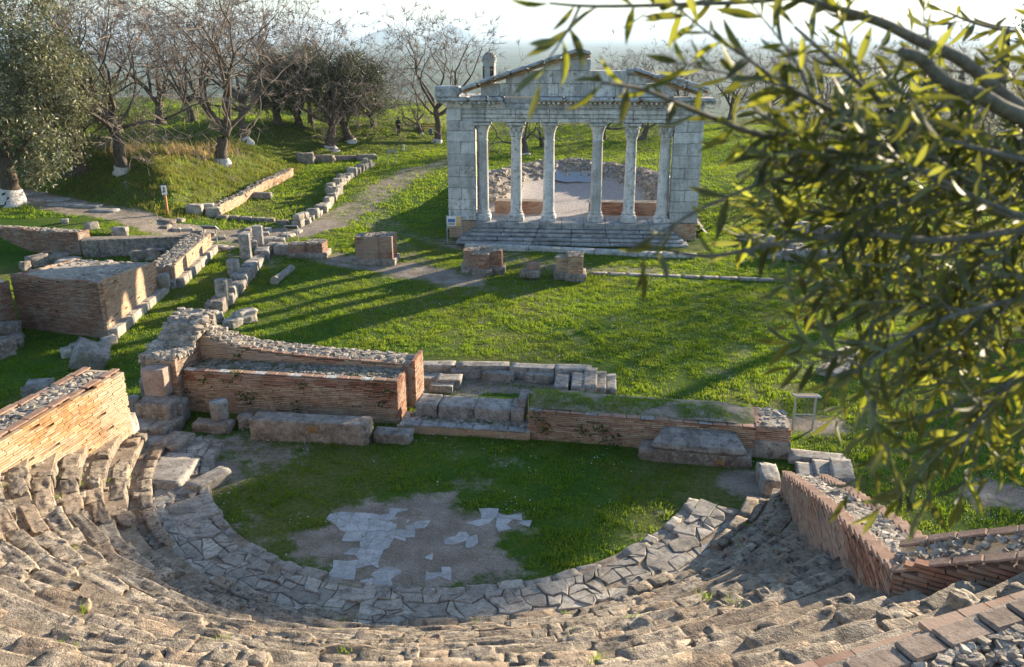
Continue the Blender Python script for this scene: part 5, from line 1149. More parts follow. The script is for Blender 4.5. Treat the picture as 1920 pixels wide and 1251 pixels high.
# retaining walls below the upper path
rtw = thing('retaining_wall', (-23.330, 41.181, 0.000), 'long dark brick retaining wall below the grassy terrace at the left edge', 'wall')
eA, eB = V2((-28.242, 42.089, 0.000)), V2((-20.884, 40.309, 0.000)); brick_face(rtw, eA, eB, -.1, lambda s: 1.12 + .05 * math.sin(s * 2) - .06 * (s > 5.5), 'brick_dim', .32, .046, .014, .1, 0, seed=471)
eu = (eB - eA) / np.linalg.norm(eB - eA); en = np.array([-eu[1], eu[0]]); prism('wall_core', [off(eA, en, .08), off(eB, en, .08), off(eB, en, .75), off(eA, en, .75)], -.3, 1.06, M['rubble'], rtw)
brick_face(rtw, eB, off(eB, en, .8), -.1, 1.08, 'brick_dim', .3, .046, .014, .1, 0, seed=472)
rubble(rtw, [off(eA, en, .1), off(eB, en, .1), off(eB, en, .6), off(eA, en, .6)], 1.07, 120, .08, .2, 473)
rt2 = thing('retaining_wall', (-18.262, 40.096, 0.000), 'dark rubble retaining wall behind the sunken ruins, left of the low wall', 'wall')
gA, gB = V2((-20.529, 39.885, 0.000)), V2((-15.870, 40.741, 0.000)); gu = (gB - gA) / np.linalg.norm(gB - gA); gn = np.array([-gu[1], gu[0]]); gL = float(np.linalg.norm(gB - gA)); prism('wall_core', [off(gA, gn, .08), off(gB, gn, .08), off(gB, gn, .6), off(gA, gn, .6)], -.3, [.86, .78, .78, .86], M['mortar'], rt2)
gb = MB(); r_ = rng(475)
for k in range(7):
    s = 0
    while s < gL: l = r_.uniform(.18, .45); V, F = rock_vf(2, int(s * 31 + k), .15, .12, 2.); gb.add(xf(V * np.array([l * .98, .24, .13]), (*(gA + gu * (s + l / 2)), .02 + k * .125), math.atan2(gu[1], gu[0])), F); s += l
tag(gb.obj('rubble_courses', M['brownblock'], rt2), kind='stuff')
for q, (c, s, h_, lb) in enumerate((((-16.935, 39.470, 0.000), .9, .55, 'dark squared boulder in the sunken area against the rubble wall'), ((-17.704, 39.367, 0.000), .7, .5, 'low dark boulder left of the squared one by the rubble wall'), ((-21.369, 38.862, 0.000), 1.0, .4, 'dark slab in the sunken area behind the massive brick block'), ((-21.984, 38.368, 0.000), .9, .5, 'mossy boulder in the sunken area behind the massive brick block'), ((-22.115, 37.601, 0.000), .4, .4, 'small orange stone among the sunken rubble'), ((-20.502, 38.368, 0.000), 1.1, .3, 'flat pale slab among the sunken rubble'))):
    o = stone_block('boulder', (*V2(c), h_ * .4), (s, s * .7, h_), .3 * q, M['brownblock' if q != 5 else 'paving'], None, 7, 480 + q, .2, .15); tag(o, lb, 'boulder', 'stones in the sunken ruins')
for q, (c, s, h_, lb) in enumerate((((-19.421, 41.564, 0.800), .7, .5, 'tilted pale boulder on the terrace below the path'), ((-18.590, 40.847, 0.800), 1.1, .45, 'long grey boulder on the terrace below the path'), ((-21.110, 42.200, 0.850), .6, .45, 'reddish boulder above the retaining wall'), ((-20.260, 41.218, 0.850), .45, .3, 'small pale stone above the retaining wall'), ((-23.159, 43.653, 0.900), .5, .25, 'small white stone on the terrace grass'), ((-19.168, 40.486, 0.750), .4, .25, 'small grey stone by the long boulder'), ((-17.910, 41.041, 0.650), .8, .25, 'flat pale stone by the path edge'))):
    o = stone_block('boulder', (c[0], c[1], ground(c) + h_ * .3), (s, s * .7, h_), .5 * q, M['paving' if q % 2 else 'grey'], None, 7, 490 + q, .22, .16); tag(o, lb, 'boulder', 'stones on the terrace')

# lit low wall under the bank and stone row beside the path
bwall = thing('low_brick_wall', (-16.507, 54.909, 0.365), 'low sunlit brick wall at the foot of the grassy bank', 'wall')
hA, hB = V2((-16.836, 48.748, 0.243)), V2((-15.872, 62.407, 0.410)); hu = (hB - hA) / np.linalg.norm(hB - hA); hn = np.array([-hu[1], hu[0]]); hL = float(np.linalg.norm(hB - hA)); z0 = ground(hA)
for q in range(6):
    s0, s1 = hL * q / 6, hL * (q + 1) / 6; zz = ground(hA + hu * (s0 + s1) / 2); prism('wall_core', [off(hA + hu * s0, hn, .06), off(hA + hu * s1, hn, .06), off(hA + hu * s1, hn, .55), off(hA + hu * s0, hn, .55)], zz - .5, zz + .5, M['rubble'], bwall)
brick_face(bwall, hA, hB, z0 - .3, lambda s: ground(hA + hu * s) + .55 + .06 * math.sin(s), 'brick_pale', .34, .06, .014, .1, 0, seed=501)
rubble(bwall, [off(hA, hn, .1), off(hB, hn, .1), off(hB, hn, .5), off(hA, hn, .5)], lambda x, y: ground((x, y)) + .5, 170, .1, .2, 502)
for q, (c, s) in enumerate((((-17.983, 47.909, 0.533), .9), ((-17.654, 48.689, 0.441), 1.0), ((-17.090, 48.327, 0.297), .8))): stone_block('end_block', (c[0], c[1], c[2] + .2), (s, .6, .55), .2 * q, M['paving'], bwall, 7, 503 + q, .18, .14)
BUILT.append([hA, hB, off(hB, hn, .6), off(hA, hn, .6)])
ps = thing('stone_row', (-12.042, 56.610, 0.244), 'long row of lit rough stones edging the path toward the facade', 'stones')
ja, jb = V2((-11.889, 46.379, 0.004)), V2((-11.168, 66.762, 0.482)); jl = float(np.linalg.norm(jb - ja)); ju = (jb - ja) / jl; s = 0; q = 0; r_ = rng(510)
while s < jl:
    l = r_.uniform(.45, 1.2); h_ = r_.uniform(.28, .62); c = ja + ju * (s + l / 2) + np.array([.35 * math.sin(s * .35), 0])
    stone_block('row_stone', (*c, ground(c) + h_ / 2 - .06), (l * .95, r_.uniform(.45, .75), h_), math.atan2(ju[1], ju[0]) + r_.normal(0, .1), M['grey' if r_.random() < .5 else 'paving'], ps, 6, 511 + q, .15, .14); s += l; q += 1
    if r_.random() < .35: stone_block('row_stone', (*(c + r_.normal(0, .1, 2)), ground(c) + h_ + .1), (.5, .4, .35), r_.uniform(0, 3), M['paving'], ps, 6, 560 + q, .18, .16)
ks = thing('stone_kerb', (-14.753, 48.599, 0.024), 'short dark kerb of flat stones crossing the grass between wall and stone row', 'kerb')
for q, c in enumerate(((-16.577, 48.114, 0.186), (-16.013, 48.422, 0.092), (-15.316, 48.427, 0.029), (-14.549, 48.197, 0.014), (-13.903, 48.063, 0.011), (-12.937, 47.494, 0.008))): stone_block('kerb_stone', (c[0], c[1], c[2] + .06), (.72, .35, .28), FA + .05 * q, M['brownblock'], ks, 5, 600 + q, .12, .12)
# path slabs on the left and scattered flat stones in the street
psl = thing('path_slabs', (-23.963, 46.945, 0.873), 'broad flat slabs paving the path under the left olive trees', 'paving')
for q, (c, sx, sy) in enumerate((((-27.365, 50.108, 0.861), 2.2, .9), ((-25.479, 48.520, 0.874), 2.0, .8), ((-24.212, 48.094, 0.863), 1.8, .7), ((-22.635, 46.941, 0.844), 1.5, .7), ((-29.398, 52.154, 0.848), 1.6, .8))): stone_block('path_slab', (c[0], c[1], c[2] + .03), (sx, sy, .14), -.12, M['step'], psl, 6, 610 + q, .05, .06)
sts = thing('street_stones', (-14.865, 44.046, 0.023), 'scattered flat stones half sunk in the earth street junction', 'stones')
for q in range(26):
    c = ((-15.941, 43.917, 0.052), (-14.869, 43.176, 0.023), (-14.870, 44.973, 0.016), (-13.641, 43.688, 0.018), (-13.119, 44.833, -0.010), (-17.290, 44.632, 0.265), (-17.946, 44.921, 0.405), (-12.343, 44.044, -0.006), (-13.599, 42.156, 0.039))[q % 9]; dx, dy = r_.normal(0, .8), r_.normal(0, .7); stone_block('flat_stone', (c[0] + dx, c[1] + dy, ground((c[0] + dx, c[1] + dy)) + .03), (r_.uniform(.4, 1.), r_.uniform(.3, .6), .2), r_.uniform(0, 3), M['paving' if q % 3 else 'brownblock'], sts, 5, 620 + q, .15, .14)
for q, (c, sx, sy, h_, lb) in enumerate((((-16.037, 54.183, 0.288), 1.5, .5, .4, 'dark squared beam stone lying on the grass strip'), ((-15.502, 69.632, 0.457), 2.2, .6, .6, 'mossy fallen block at the end of the bank'), ((-16.434, 68.463, 0.533), 1.4, .7, .9, 'dark upright block at the end of the bank'), ((-13.966, 70.619, 0.451), 2.6, .5, .4, 'long low stone wall piece below the bare trees'), ((-11.886, 70.449, 0.474), 1.6, .6, .5, 'low dark stone beside the far sign'))):
    o = stone_block('stone_block', (c[0], c[1], c[2] + h_ * .35), (sx, sy, h_), -.1 + .08 * q, M['brownblock'], None, 7, 650 + q, .12, .12); tag(o, lb, 'stone block')
# slab on the right lawn, ruins on the right behind the leaves
rs_ = thing('stone_slabs', (10.526, 25.375, 0.000), 'row of three pale slabs lying on the right lawn beside the hanging leaves', 'stones')
for q, c in enumerate(((10.058, 24.919, 0.000), (10.612, 25.609, 0.000), (11.213, 26.434, 0.000))): stone_block('slab', (*V2(c), .06), (.8, .75, .22), .75, M['paving'], rs_, 6, 660 + q, .1, .1)
for w_, (A_, B_, lb) in enumerate((((11.992, 43.769, 0.000), (13.957, 40.309, 0.000), 'first low ruined wall right of the facade, seen through leaves'), ((14.346, 46.120, 0.000), (18.865, 43.521, 0.000), 'farther low ruined wall right of the facade, seen through leaves'), ((11.915, 39.470, 0.000), (17.661, 38.077, 0.000), 'nearest low ruined wall right of the facade, seen through leaves'), ((19.155, 50.607, 0.000), (19.943, 44.786, 0.000), 'tallest ruined wall stub on the far right, seen through leaves'))):
    A_, B_ = V2(A_), V2(B_); t = thing('ruined_wall', (*((A_ + B_) / 2), 0), lb, 'wall', 'low ruins right of the facade'); L_ = float(np.linalg.norm(B_ - A_)); u_ = (B_ - A_) / L_; s = 0; q = 0
    while s < L_: l = r_.uniform(.5, 1.); stone_block('wall_stone', (*(A_ + u_ * (s + l / 2)), ground(A_) + .2), (l, .6, r_.uniform(.4, .7) + (.5 if w_ == 3 else 0)), math.atan2(u_[1], u_[0]), M['brownblock' if q % 2 else 'grey'], t, 5, 670 + q, .12, .12); s += l; q += 1

# ---------------------------------------------------------------- signs, person, bin, chapel tower
def lectern(c, w, h, label, panel='dark_panel', rz=0., tilt=.9, crossbar=False, group='lectern signs'):
    t = thing('lectern_sign', c, label, 'sign', group); ux = np.array([math.cos(rz), math.sin(rz)])
    for s in (-1, 1): b = MB(); tube(b, [(c[0] + ux[0] * s * w * .42, c[1] + ux[1] * s * w * .42, c[2] - .1), (c[0] + ux[0] * s * w * .42, c[1] + ux[1] * s * w * .42, c[2] + h - .05)], .032, 8); b.obj('leg', M['steel'], t)
    p_ = block('panel', (c[0], c[1], c[2] + h), (w, .42, .03), rz, M[panel], t, .006, tilt=tilt)
    b = MB(); fr = .02
    for (ox, oy, sx, sy) in ((0, .21, w + .04, .03), (0, -.21, w + .04, .03), (-w / 2, 0, .03, .44), (w / 2, 0, .03, .44)): b.box((ox, oy, 0), (sx, sy, .05))
    o = bpy.data.objects.new('panel_frame', b.mesh('panel_frame', M['steel'])); link(o, t, (c[0], c[1], c[2] + h), (tilt, 0, rz))
    if crossbar: b = MB(); tube(b, [(c[0] - ux[0] * w * .42, c[1] - ux[1] * w * .42, c[2] + h * .45), (c[0] + ux[0] * w * .42, c[1] + ux[1] * w * .42, c[2] + h * .45)], .015, 6); b.obj('crossbar', M['steel'], t)
lectern((-15.063, 41.848, 0.002), .75, 1.02, 'dark lectern sign on two legs at the end of the low brick wall', 'dark_panel', -.1, -.55)
lectern((-11.340, 43.267, 0.002), .62, .72, 'small dark lectern sign behind the squat brick pier', 'dark_panel', 0, -.6)
lectern((7.809, 20.838, 0.000), .62, 1.0, 'brown lectern sign with crossbar beside the right stage wall', 'rust_panel', -.05, -.25, True)
lectern((-9.488, 68.136, 0.495), .8, .95, 'pale lectern sign beside the far end of the path', 'white', .5, -.6)
lectern((11.736, 16.912, 0.000), .6, 1.05, 'lectern sign cut off by the right edge of the picture', 'rust_panel', .4, -.4)
bs_ = thing('information_board', (-2.958, 42.913, 0.000), 'white and ochre information board on two legs before the facade corner', 'sign')
c = (-2.958, 42.913, 0.000)
for s in (-1, 1): b = MB(); tube(b, [(c[0] + s * .36, c[1], -.1), (c[0] + s * .36, c[1], 1.42)], .025, 8); b.obj('leg', M['steel'], bs_)
p_ = block('panel', (c[0], c[1], 1.12), (.72, .04, .52), 0, M['white'], bs_, .008)
block('ochre_field', (c[0] + .23, c[1] - .026, 1.12), (.22, .008, .48), 0, M['ochre'], p_, .001); block('drawing', (c[0] - .12, c[1] - .026, 1.15), (.36, .008, .16), 0, M['blueprint'], p_, .001)
for k in range(4): block('text_line', (c[0] - .12, c[1] - .026, 1.02 - .03 * k), (.34, .006, .012), 0, M['black'], p_, .001)
for k in range(5): block('text_line', (c[0] + .23, c[1] - .032, 1.28 - .06 * k), (.16, .006, .016), 0, M['white'], p_, .001)
wp_ = thing('signpost', (-18.963, 46.637, 0.666), 'wooden signpost with small white number plate beside the path', 'sign'); c = (-18.963, 46.637, 0.666)
b = MB(); b.box((c[0] - .05, c[1], c[2] + .75), (.13, .12, 1.7), 0, .0); b.obj('post', M['post_wood'], wp_)
block('plate', (c[0] - .02, c[1] - .1, c[2] + 1.42), (.30, .04, .56), .15, M['black'], wp_, .01); pq = block('white_field', (c[0] - .015, c[1] - .125, c[2] + 1.42), (.27, .02, .52), .15, M['white'], wp_, .005)
b = MB()      # the numeral on the plate
for (ox, oz, sx, sz) in ((-.01, .02, .04, .30), (.02, .10, .10, .05), (-.05, -.10, .12, .05), (.05, -.04, .05, .12)): b.box((c[0] + ox - .012, c[1] - .14 + ox * .15, c[2] + 1.42 + oz), (sx, .008, sz), .15)
b.obj('symbol', M['black'], pq)
sm_ = thing('marker_post', (-9.571, 76.554, 0.441), 'tiny white marker post on the shaded lawn beyond the path', 'post'); c = (-9.571, 76.554, 0.441); block('post', (c[0], c[1], c[2] + .25), (.16, .08, .6), 0, M['white'], sm_, .01); block('foot', (c[0], c[1], c[2] - .02), (.2, .14, .1), 0, M['step'], sm_, .01)
bn = thing('litter_bin', (-7.716, 82.792, 0.763), 'blue-grey litter bin on a post near the whitewashed tree', 'bin'); c = (-7.716, 82.792, 0.763); b = MB(); lathe(b, [(.18, .5), (.22, .95), (.24, .97), (.2, .99)], c, 12); b.obj('bucket', M['bin'], bn); b = MB(); tube(b, [(c[0], c[1] + .2, c[2] - .1), (c[0], c[1] + .2, c[2] + 1.05)], .03, 6); b.obj('post', M['bin'], bn)
be = thing('park_bench', (-8.059, 84.438, 1.137), 'wooden bench behind the litter bin', 'bench'); c = (-8.059, 84.438, 1.137)
for k in range(3): block('seat_slat', (c[0], c[1] - .15 + .15 * k, c[2] + .45), (1.6, .12, .04), 0, M['post_wood'], be, .006)
for k in range(2): block('back_slat', (c[0], c[1] + .25, c[2] + .62 + .2 * k), (1.6, .04, .14), 0, M['post_wood'], be, .006)
for s in (-1, 1): block('leg', (c[0] + s * .65, c[1] + .05, c[2] + .35), (.08, .42, .9), 0, M['bin'], be, .006)

def person(c, label):
    me = bpy.data.meshes.new('person'); J = {'pel': (0, 0, .95), 'chest': (0, .02, 1.28), 'neck': (0, .02, 1.47), 'head': (0, -.03, 1.58), 'top': (0, -.02, 1.70), 'sl': (-.18, .02, 1.40), 'el': (-.25, .05, 1.12), 'hl': (-.22, -.10, .92), 'sr': (.18, .02, 1.40), 'er': (.25, .06, 1.12), 'hr': (.23, -.02, .90), 'hpl': (-.1, 0, .90), 'kl': (-.11, -.10, .50), 'al': (-.12, -.02, .08), 'tl': (-.12, -.16, .03), 'hpr': (.1, 0, .90), 'kr': (.11, .03, .50), 'ar': (.12, .22, .09), 'tr': (.12, .10, .03)}
    R = {'pel': .15, 'chest': .17, 'neck': .065, 'head': .095, 'top': .08, 'sl': .08, 'el': .055, 'hl': .04, 'sr': .08, 'er': .055, 'hr': .04, 'hpl': .1, 'kl': .075, 'al': .055, 'tl': .045, 'hpr': .1, 'kr': .075, 'ar': .055, 'tr': .045}
    k = list(J); E = [('pel', 'chest'), ('chest', 'neck'), ('neck', 'head'), ('head', 'top'), ('chest', 'sl'), ('sl', 'el'), ('el', 'hl'), ('chest', 'sr'), ('sr', 'er'), ('er', 'hr'), ('pel', 'hpl'), ('hpl', 'kl'), ('kl', 'al'), ('al', 'tl'), ('pel', 'hpr'), ('hpr', 'kr'), ('kr', 'ar'), ('ar', 'tr')]
    me.from_pydata([J[q] for q in k], [(k.index(a), k.index(e)) for a, e in E], []); o = bpy.data.objects.new('person', me); link(o, None, c, (0, 0, .6)); sk = o.modifiers.new('skin', 'SKIN')
    for q, n_ in enumerate(k): me.skin_vertices[0].data[q].radius = (R[n_], R[n_])
    me.skin_vertices[0].data[0].use_root = True; o.modifiers.new('sub', 'SUBSURF').levels = 1; me.materials.append(M['cloth_dark']); tag(o, label, 'person')
    b = MB(); V, F = rock_vf(4, 3, .8, .03, 2.); b.add(V * np.array([.17, .2, .12]) + np.array([0, .01, 1.68]), F); h = bpy.data.objects.new('hair', b.mesh('hair', M['black'], True)); COL.objects.link(h); h.parent = o
    b = MB(); V, F = rock_vf(4, 5, .8, .02, 2.); b.add(V * np.array([.13, .08, .18]) + np.array([0, -.1, 1.59]), F); h = bpy.data.objects.new('face', b.mesh('face', M['skin'], True)); COL.objects.link(h); h.parent = o
person((-10.467, 80.599, 1.249), 'distant person in dark clothes walking on the lawn beyond the path')
# chapel tower with dome beyond the trees
tw_ = thing('chapel_tower', (-2.976, 118.000, 4.133), 'pale domed chapel tower rising behind the bare tree and the facade', 'tower'); c = (-2.976, 118.000, 4.133)
b = MB(); lathe(b, [(.88, -10), (.88, 2.6), (1.0, 2.7), (1.0, 2.9), (.8, 3.0)], c, 8); b.obj('drum', M['chapel'], tw_)
b = MB(); lathe(b, [(1.0, 2.9), (.95, 3.2), (.8, 3.5), (.54, 3.8), (.25, 3.95), (.05, 4.0), (.04, 4.4)], c, 16); b.obj('dome', M['step'], tw_, True)
for k in range(4): a = k * math.pi / 2 + .39; block('window', (c[0] + .84 * math.cos(a), c[1] + .84 * math.sin(a), c[2] + 1.4), (.12, .45, 1.5), a, M['black'], tw_, .01)
prism('nave', [(c[0] - 4, c[1] - 3, 0), (c[0] + 4, c[1] - 3, 0), (c[0] + 4, c[1] + 3, 0), (c[0] - 4, c[1] + 3, 0)], c[2] - 12, c[2] - 1.5, M['chapel'], tw_)

# ---------------------------------------------------------------- lawn grass, flowers, dry stalks
def tagk(o): return tag(o, kind='stuff')
tagk(grass_field('grass', 250000, (-22, 20), (13, 46), .035, .085, 701, 4))
tagk(grass_field('grass', 110000, (-42, 34), (45, 100), .05, .12, 702, 4, spread=.12, width=.035))
tagk(grass_field('grass', 26000, (20, 34), (14, 46), .05, .13, 706, 4, spread=.08, width=.02))
tagk(grass_field('grass', 26000, (-36, -12), (38, 66), .10, .28, 703, 5, lambda x, y, r: (bank_d(x, y) > -.3) & (bank_d(x, y) < 7) & (fbm(x * .6, y * .6, 6., 3) > -.06), .12, M['bank_grass'], .02))
r_ = rng(704); b = MB(); n = 9000; x = r_.uniform(-14, 13, n); y = r_.uniform(13.5, 42, n); p_, d_ = masks(x, y); lx, ly = tl(x, y)
k = (fbm(x * .9, y * .9, 12., 4) > .05) & (p_ < .6) & ~((np.hypot(lx, ly) > 5.9) & (ly < 0) & (np.abs(lx) < 9))
for poly in BUILT: k &= ~inpoly(x, y, poly)
x, y = x[k], y[k]; z = terr(x, y) + r_.uniform(.04, .09, len(x)); s = r_.uniform(.008, .02, len(x)); a = r_.uniform(0, 6.3, len(x))
V = np.stack([np.stack([x + s * np.cos(a + q), y + s * np.sin(a + q), z + r_.normal(0, .006, len(x))], 1) for q in (0, 1.57, 3.14, 4.71)], 1)
b.add(V.reshape(-1, 3), np.arange(len(x) * 4).reshape(-1, 4)); tag(b.obj('daisies', M['bead']), 'tiny white daisies and leaf specks scattered over the lawn', 'flowers', kind='stuff')
# longer unmown fringe along the foot of the walls and stones
r_ = rng(708); b = MB(); fx_, fy_ = [], []
for poly in BUILT:
    for q in range(len(poly)):
        p0, p1 = V2(poly[q]), V2(poly[(q + 1) % len(poly)]); L_ = float(np.linalg.norm(p1 - p0))
        if L_ > 15: continue
        m_ = int(L_ * 26 * r_.uniform(.3, 1.2)); t_ = r_.random(m_)[:, None]; o_ = p0 + (p1 - p0) * t_ + r_.normal(0, .09, (m_, 2)); fx_.append(o_[:, 0]); fy_.append(o_[:, 1])
x, y = np.concatenate(fx_), np.concatenate(fy_); lx, ly = tl(x, y); k = (fbm(x * 1.7, y * 1.7, 5., 3) > -.08) & ~((np.hypot(lx, ly) > 6) & (ly < -2) & (np.abs(lx) < 7.7)); x, y = x[k], y[k]; z = terr(x, y) - .02
V = np.zeros((len(x), 4, 3, 3))
for q in range(4):
    a, a2 = r_.uniform(0, 6.3, len(x)), r_.uniform(0, 6.3, len(x)); h = r_.uniform(.06, .16, len(x)); w_ = .009; ox, oy = r_.normal(0, .04, len(x)), r_.normal(0, .04, len(x))
    V[:, q, 0] = np.stack([x + ox - w_ * np.sin(a), y + oy + w_ * np.cos(a), z], 1); V[:, q, 1] = np.stack([x + ox + w_ * np.sin(a), y + oy - w_ * np.cos(a), z], 1); V[:, q, 2] = np.stack([x + ox + .45 * h * np.cos(a2), y + oy + .45 * h * np.sin(a2), z + h], 1)
b.add(V.reshape(-1, 3), np.arange(len(x) * 12).reshape(-1, 3)); tagk(b.obj('grass', M['grass']))
def stalks(spots, n, seed):
    r = rng(seed); b = MB()
    for c in spots:
        for _ in range(n):
            x, y = c[0] + r.normal(0, .55), c[1] + r.normal(0, .35); z = ground((x, y)) + float(relief(np.array([x]), np.array([y]))[0]); h = r.uniform(.35, .95); lx_, ly_ = r.normal(-.1, .15), r.normal(0, .12); w_ = .018
            b.add([[x - w_, y, z - .05], [x + w_, y, z - .05], [x + lx_ + w_ * .7, y + ly_, z + h * .8], [x + lx_ * 1.3, y + ly_ * 1.3, z + h]], np.array([[0, 1, 2, 3]]))
    return b.obj('dry_grass', M['drygrass'])
tag(stalks([(-22.365, 56.636, 2.618), (-21.904, 57.700, 2.409), (-21.540, 58.330, 2.255), (-21.353, 59.437, 2.181), (-21.041, 60.701, 2.162), (-20.447, 62.017, 2.143), (-25.519, 58.747, 2.593), (-25.831, 58.168, 2.489)], 75, 705), 'tall straw-coloured dry grass on top of the bank', 'dry grass', kind='stuff')

# ---------------------------------------------------------------- trees
def norm(v): return v / max(1e-9, np.linalg.norm(v))
def batch_tubes(mb, lines, rads, n=3):
    """many thin tubes with the same number of points"""
    if len(lines) == 0: return
    P_ = np.array(lines); R_ = np.array(rads); T = np.gradient(P_, axis=1); T /= np.maximum(np.linalg.norm(T, axis=2, keepdims=True), 1e-9)
    ref = np.where(np.abs(T[..., 2:3]) > .9, np.array([1., 0, 0]), np.array([0., 0, 1])); A = np.cross(T, ref); A /= np.maximum(np.linalg.norm(A, axis=2, keepdims=True), 1e-9); B = np.cross(T, A)
    a = np.arange(n) * 2 * np.pi / n; V = P_[:, :, None, :] + R_[:, :, None, None] * (np.cos(a)[:, None] * A[:, :, None, :] + np.sin(a)[:, None] * B[:, :, None, :])
    m, k = P_.shape[:2]; base = (np.arange(m) * k * n)[:, None, None]; i = (np.arange(k - 1) * n)[None, :, None]; j = np.arange(n)[None, None, :]; jj = (j + 1) % n
    mb.add(V.reshape(-1, 3), np.stack([base + i + j, base + i + n + j, base + i + n + jj, base + i + jj], -1).reshape(-1, 4))
def grow(seed, H, trunk_h, tr, lean=(0, 0), limbs=5, gens=5, up=.25, wig=.35, spread=1., minr=.011):
    """branch lines of a tree at the origin: trunk line, thick branches, thin branches, tips"""
    r = rng(seed); thick, thin, tips = [], [], []
    tp = [np.zeros(3)]; d = norm(np.array([lean[0], lean[1], 1.]))
    for k in range(5): d = norm(d + r.normal(0, .12, 3) * np.array([1, 1, .3])); tp.append(tp[-1] + d * trunk_h / 5)
    trunk = np.array(tp)
    def branch(p, d, L, rad, g):
        pts, rr = [p], [rad]; k = 4
        for q in range(k):
            d = norm(d + r.normal(0, wig, 3) * .6 + np.array([0, 0, up * (.6 if g < 2 else .35)])); p = p + d * L / k; pts.append(p); rr.append(rad * (1 - .5 * (q + 1) / k))
        (thick if rad > .03 else thin).append((np.array(pts), np.array(rr)))
        if g >= gens or rad < minr * 1.3: tips.append((pts[-1], d)); tips.append((pts[2], d)); return
        nc = (3 if g < 3 else 3) + (r.random() < .5)
        for c in range(nc):
            t = [4, 4, 3, 2, 3, 1][c]; nd = norm(d * .75 + norm(r.normal(0, 1, 3)) * (.85 if c else .45) * spread); q = pts[t]
            branch(q, nd, L * r.uniform(.58, .82), max(minr, rr[t] * (.85 if c == 0 else .62)), g + 1)
    for k in range(limbs):
        a = 2 * math.pi * (k + r.uniform(-.3, .3)) / limbs; el = r.uniform(.35, .9) if k else 1.3
        dd = norm(np.array([math.cos(a) * math.cos(el) * spread, math.sin(a) * math.cos(el) * spread, math.sin(el)]) + d * .3)
        branch(trunk[-1 - (k % 2)], dd, (H - trunk_h) * r.uniform(.36, .5), tr * r.uniform(.36, .5), 1)
    return trunk, thick, thin, tips
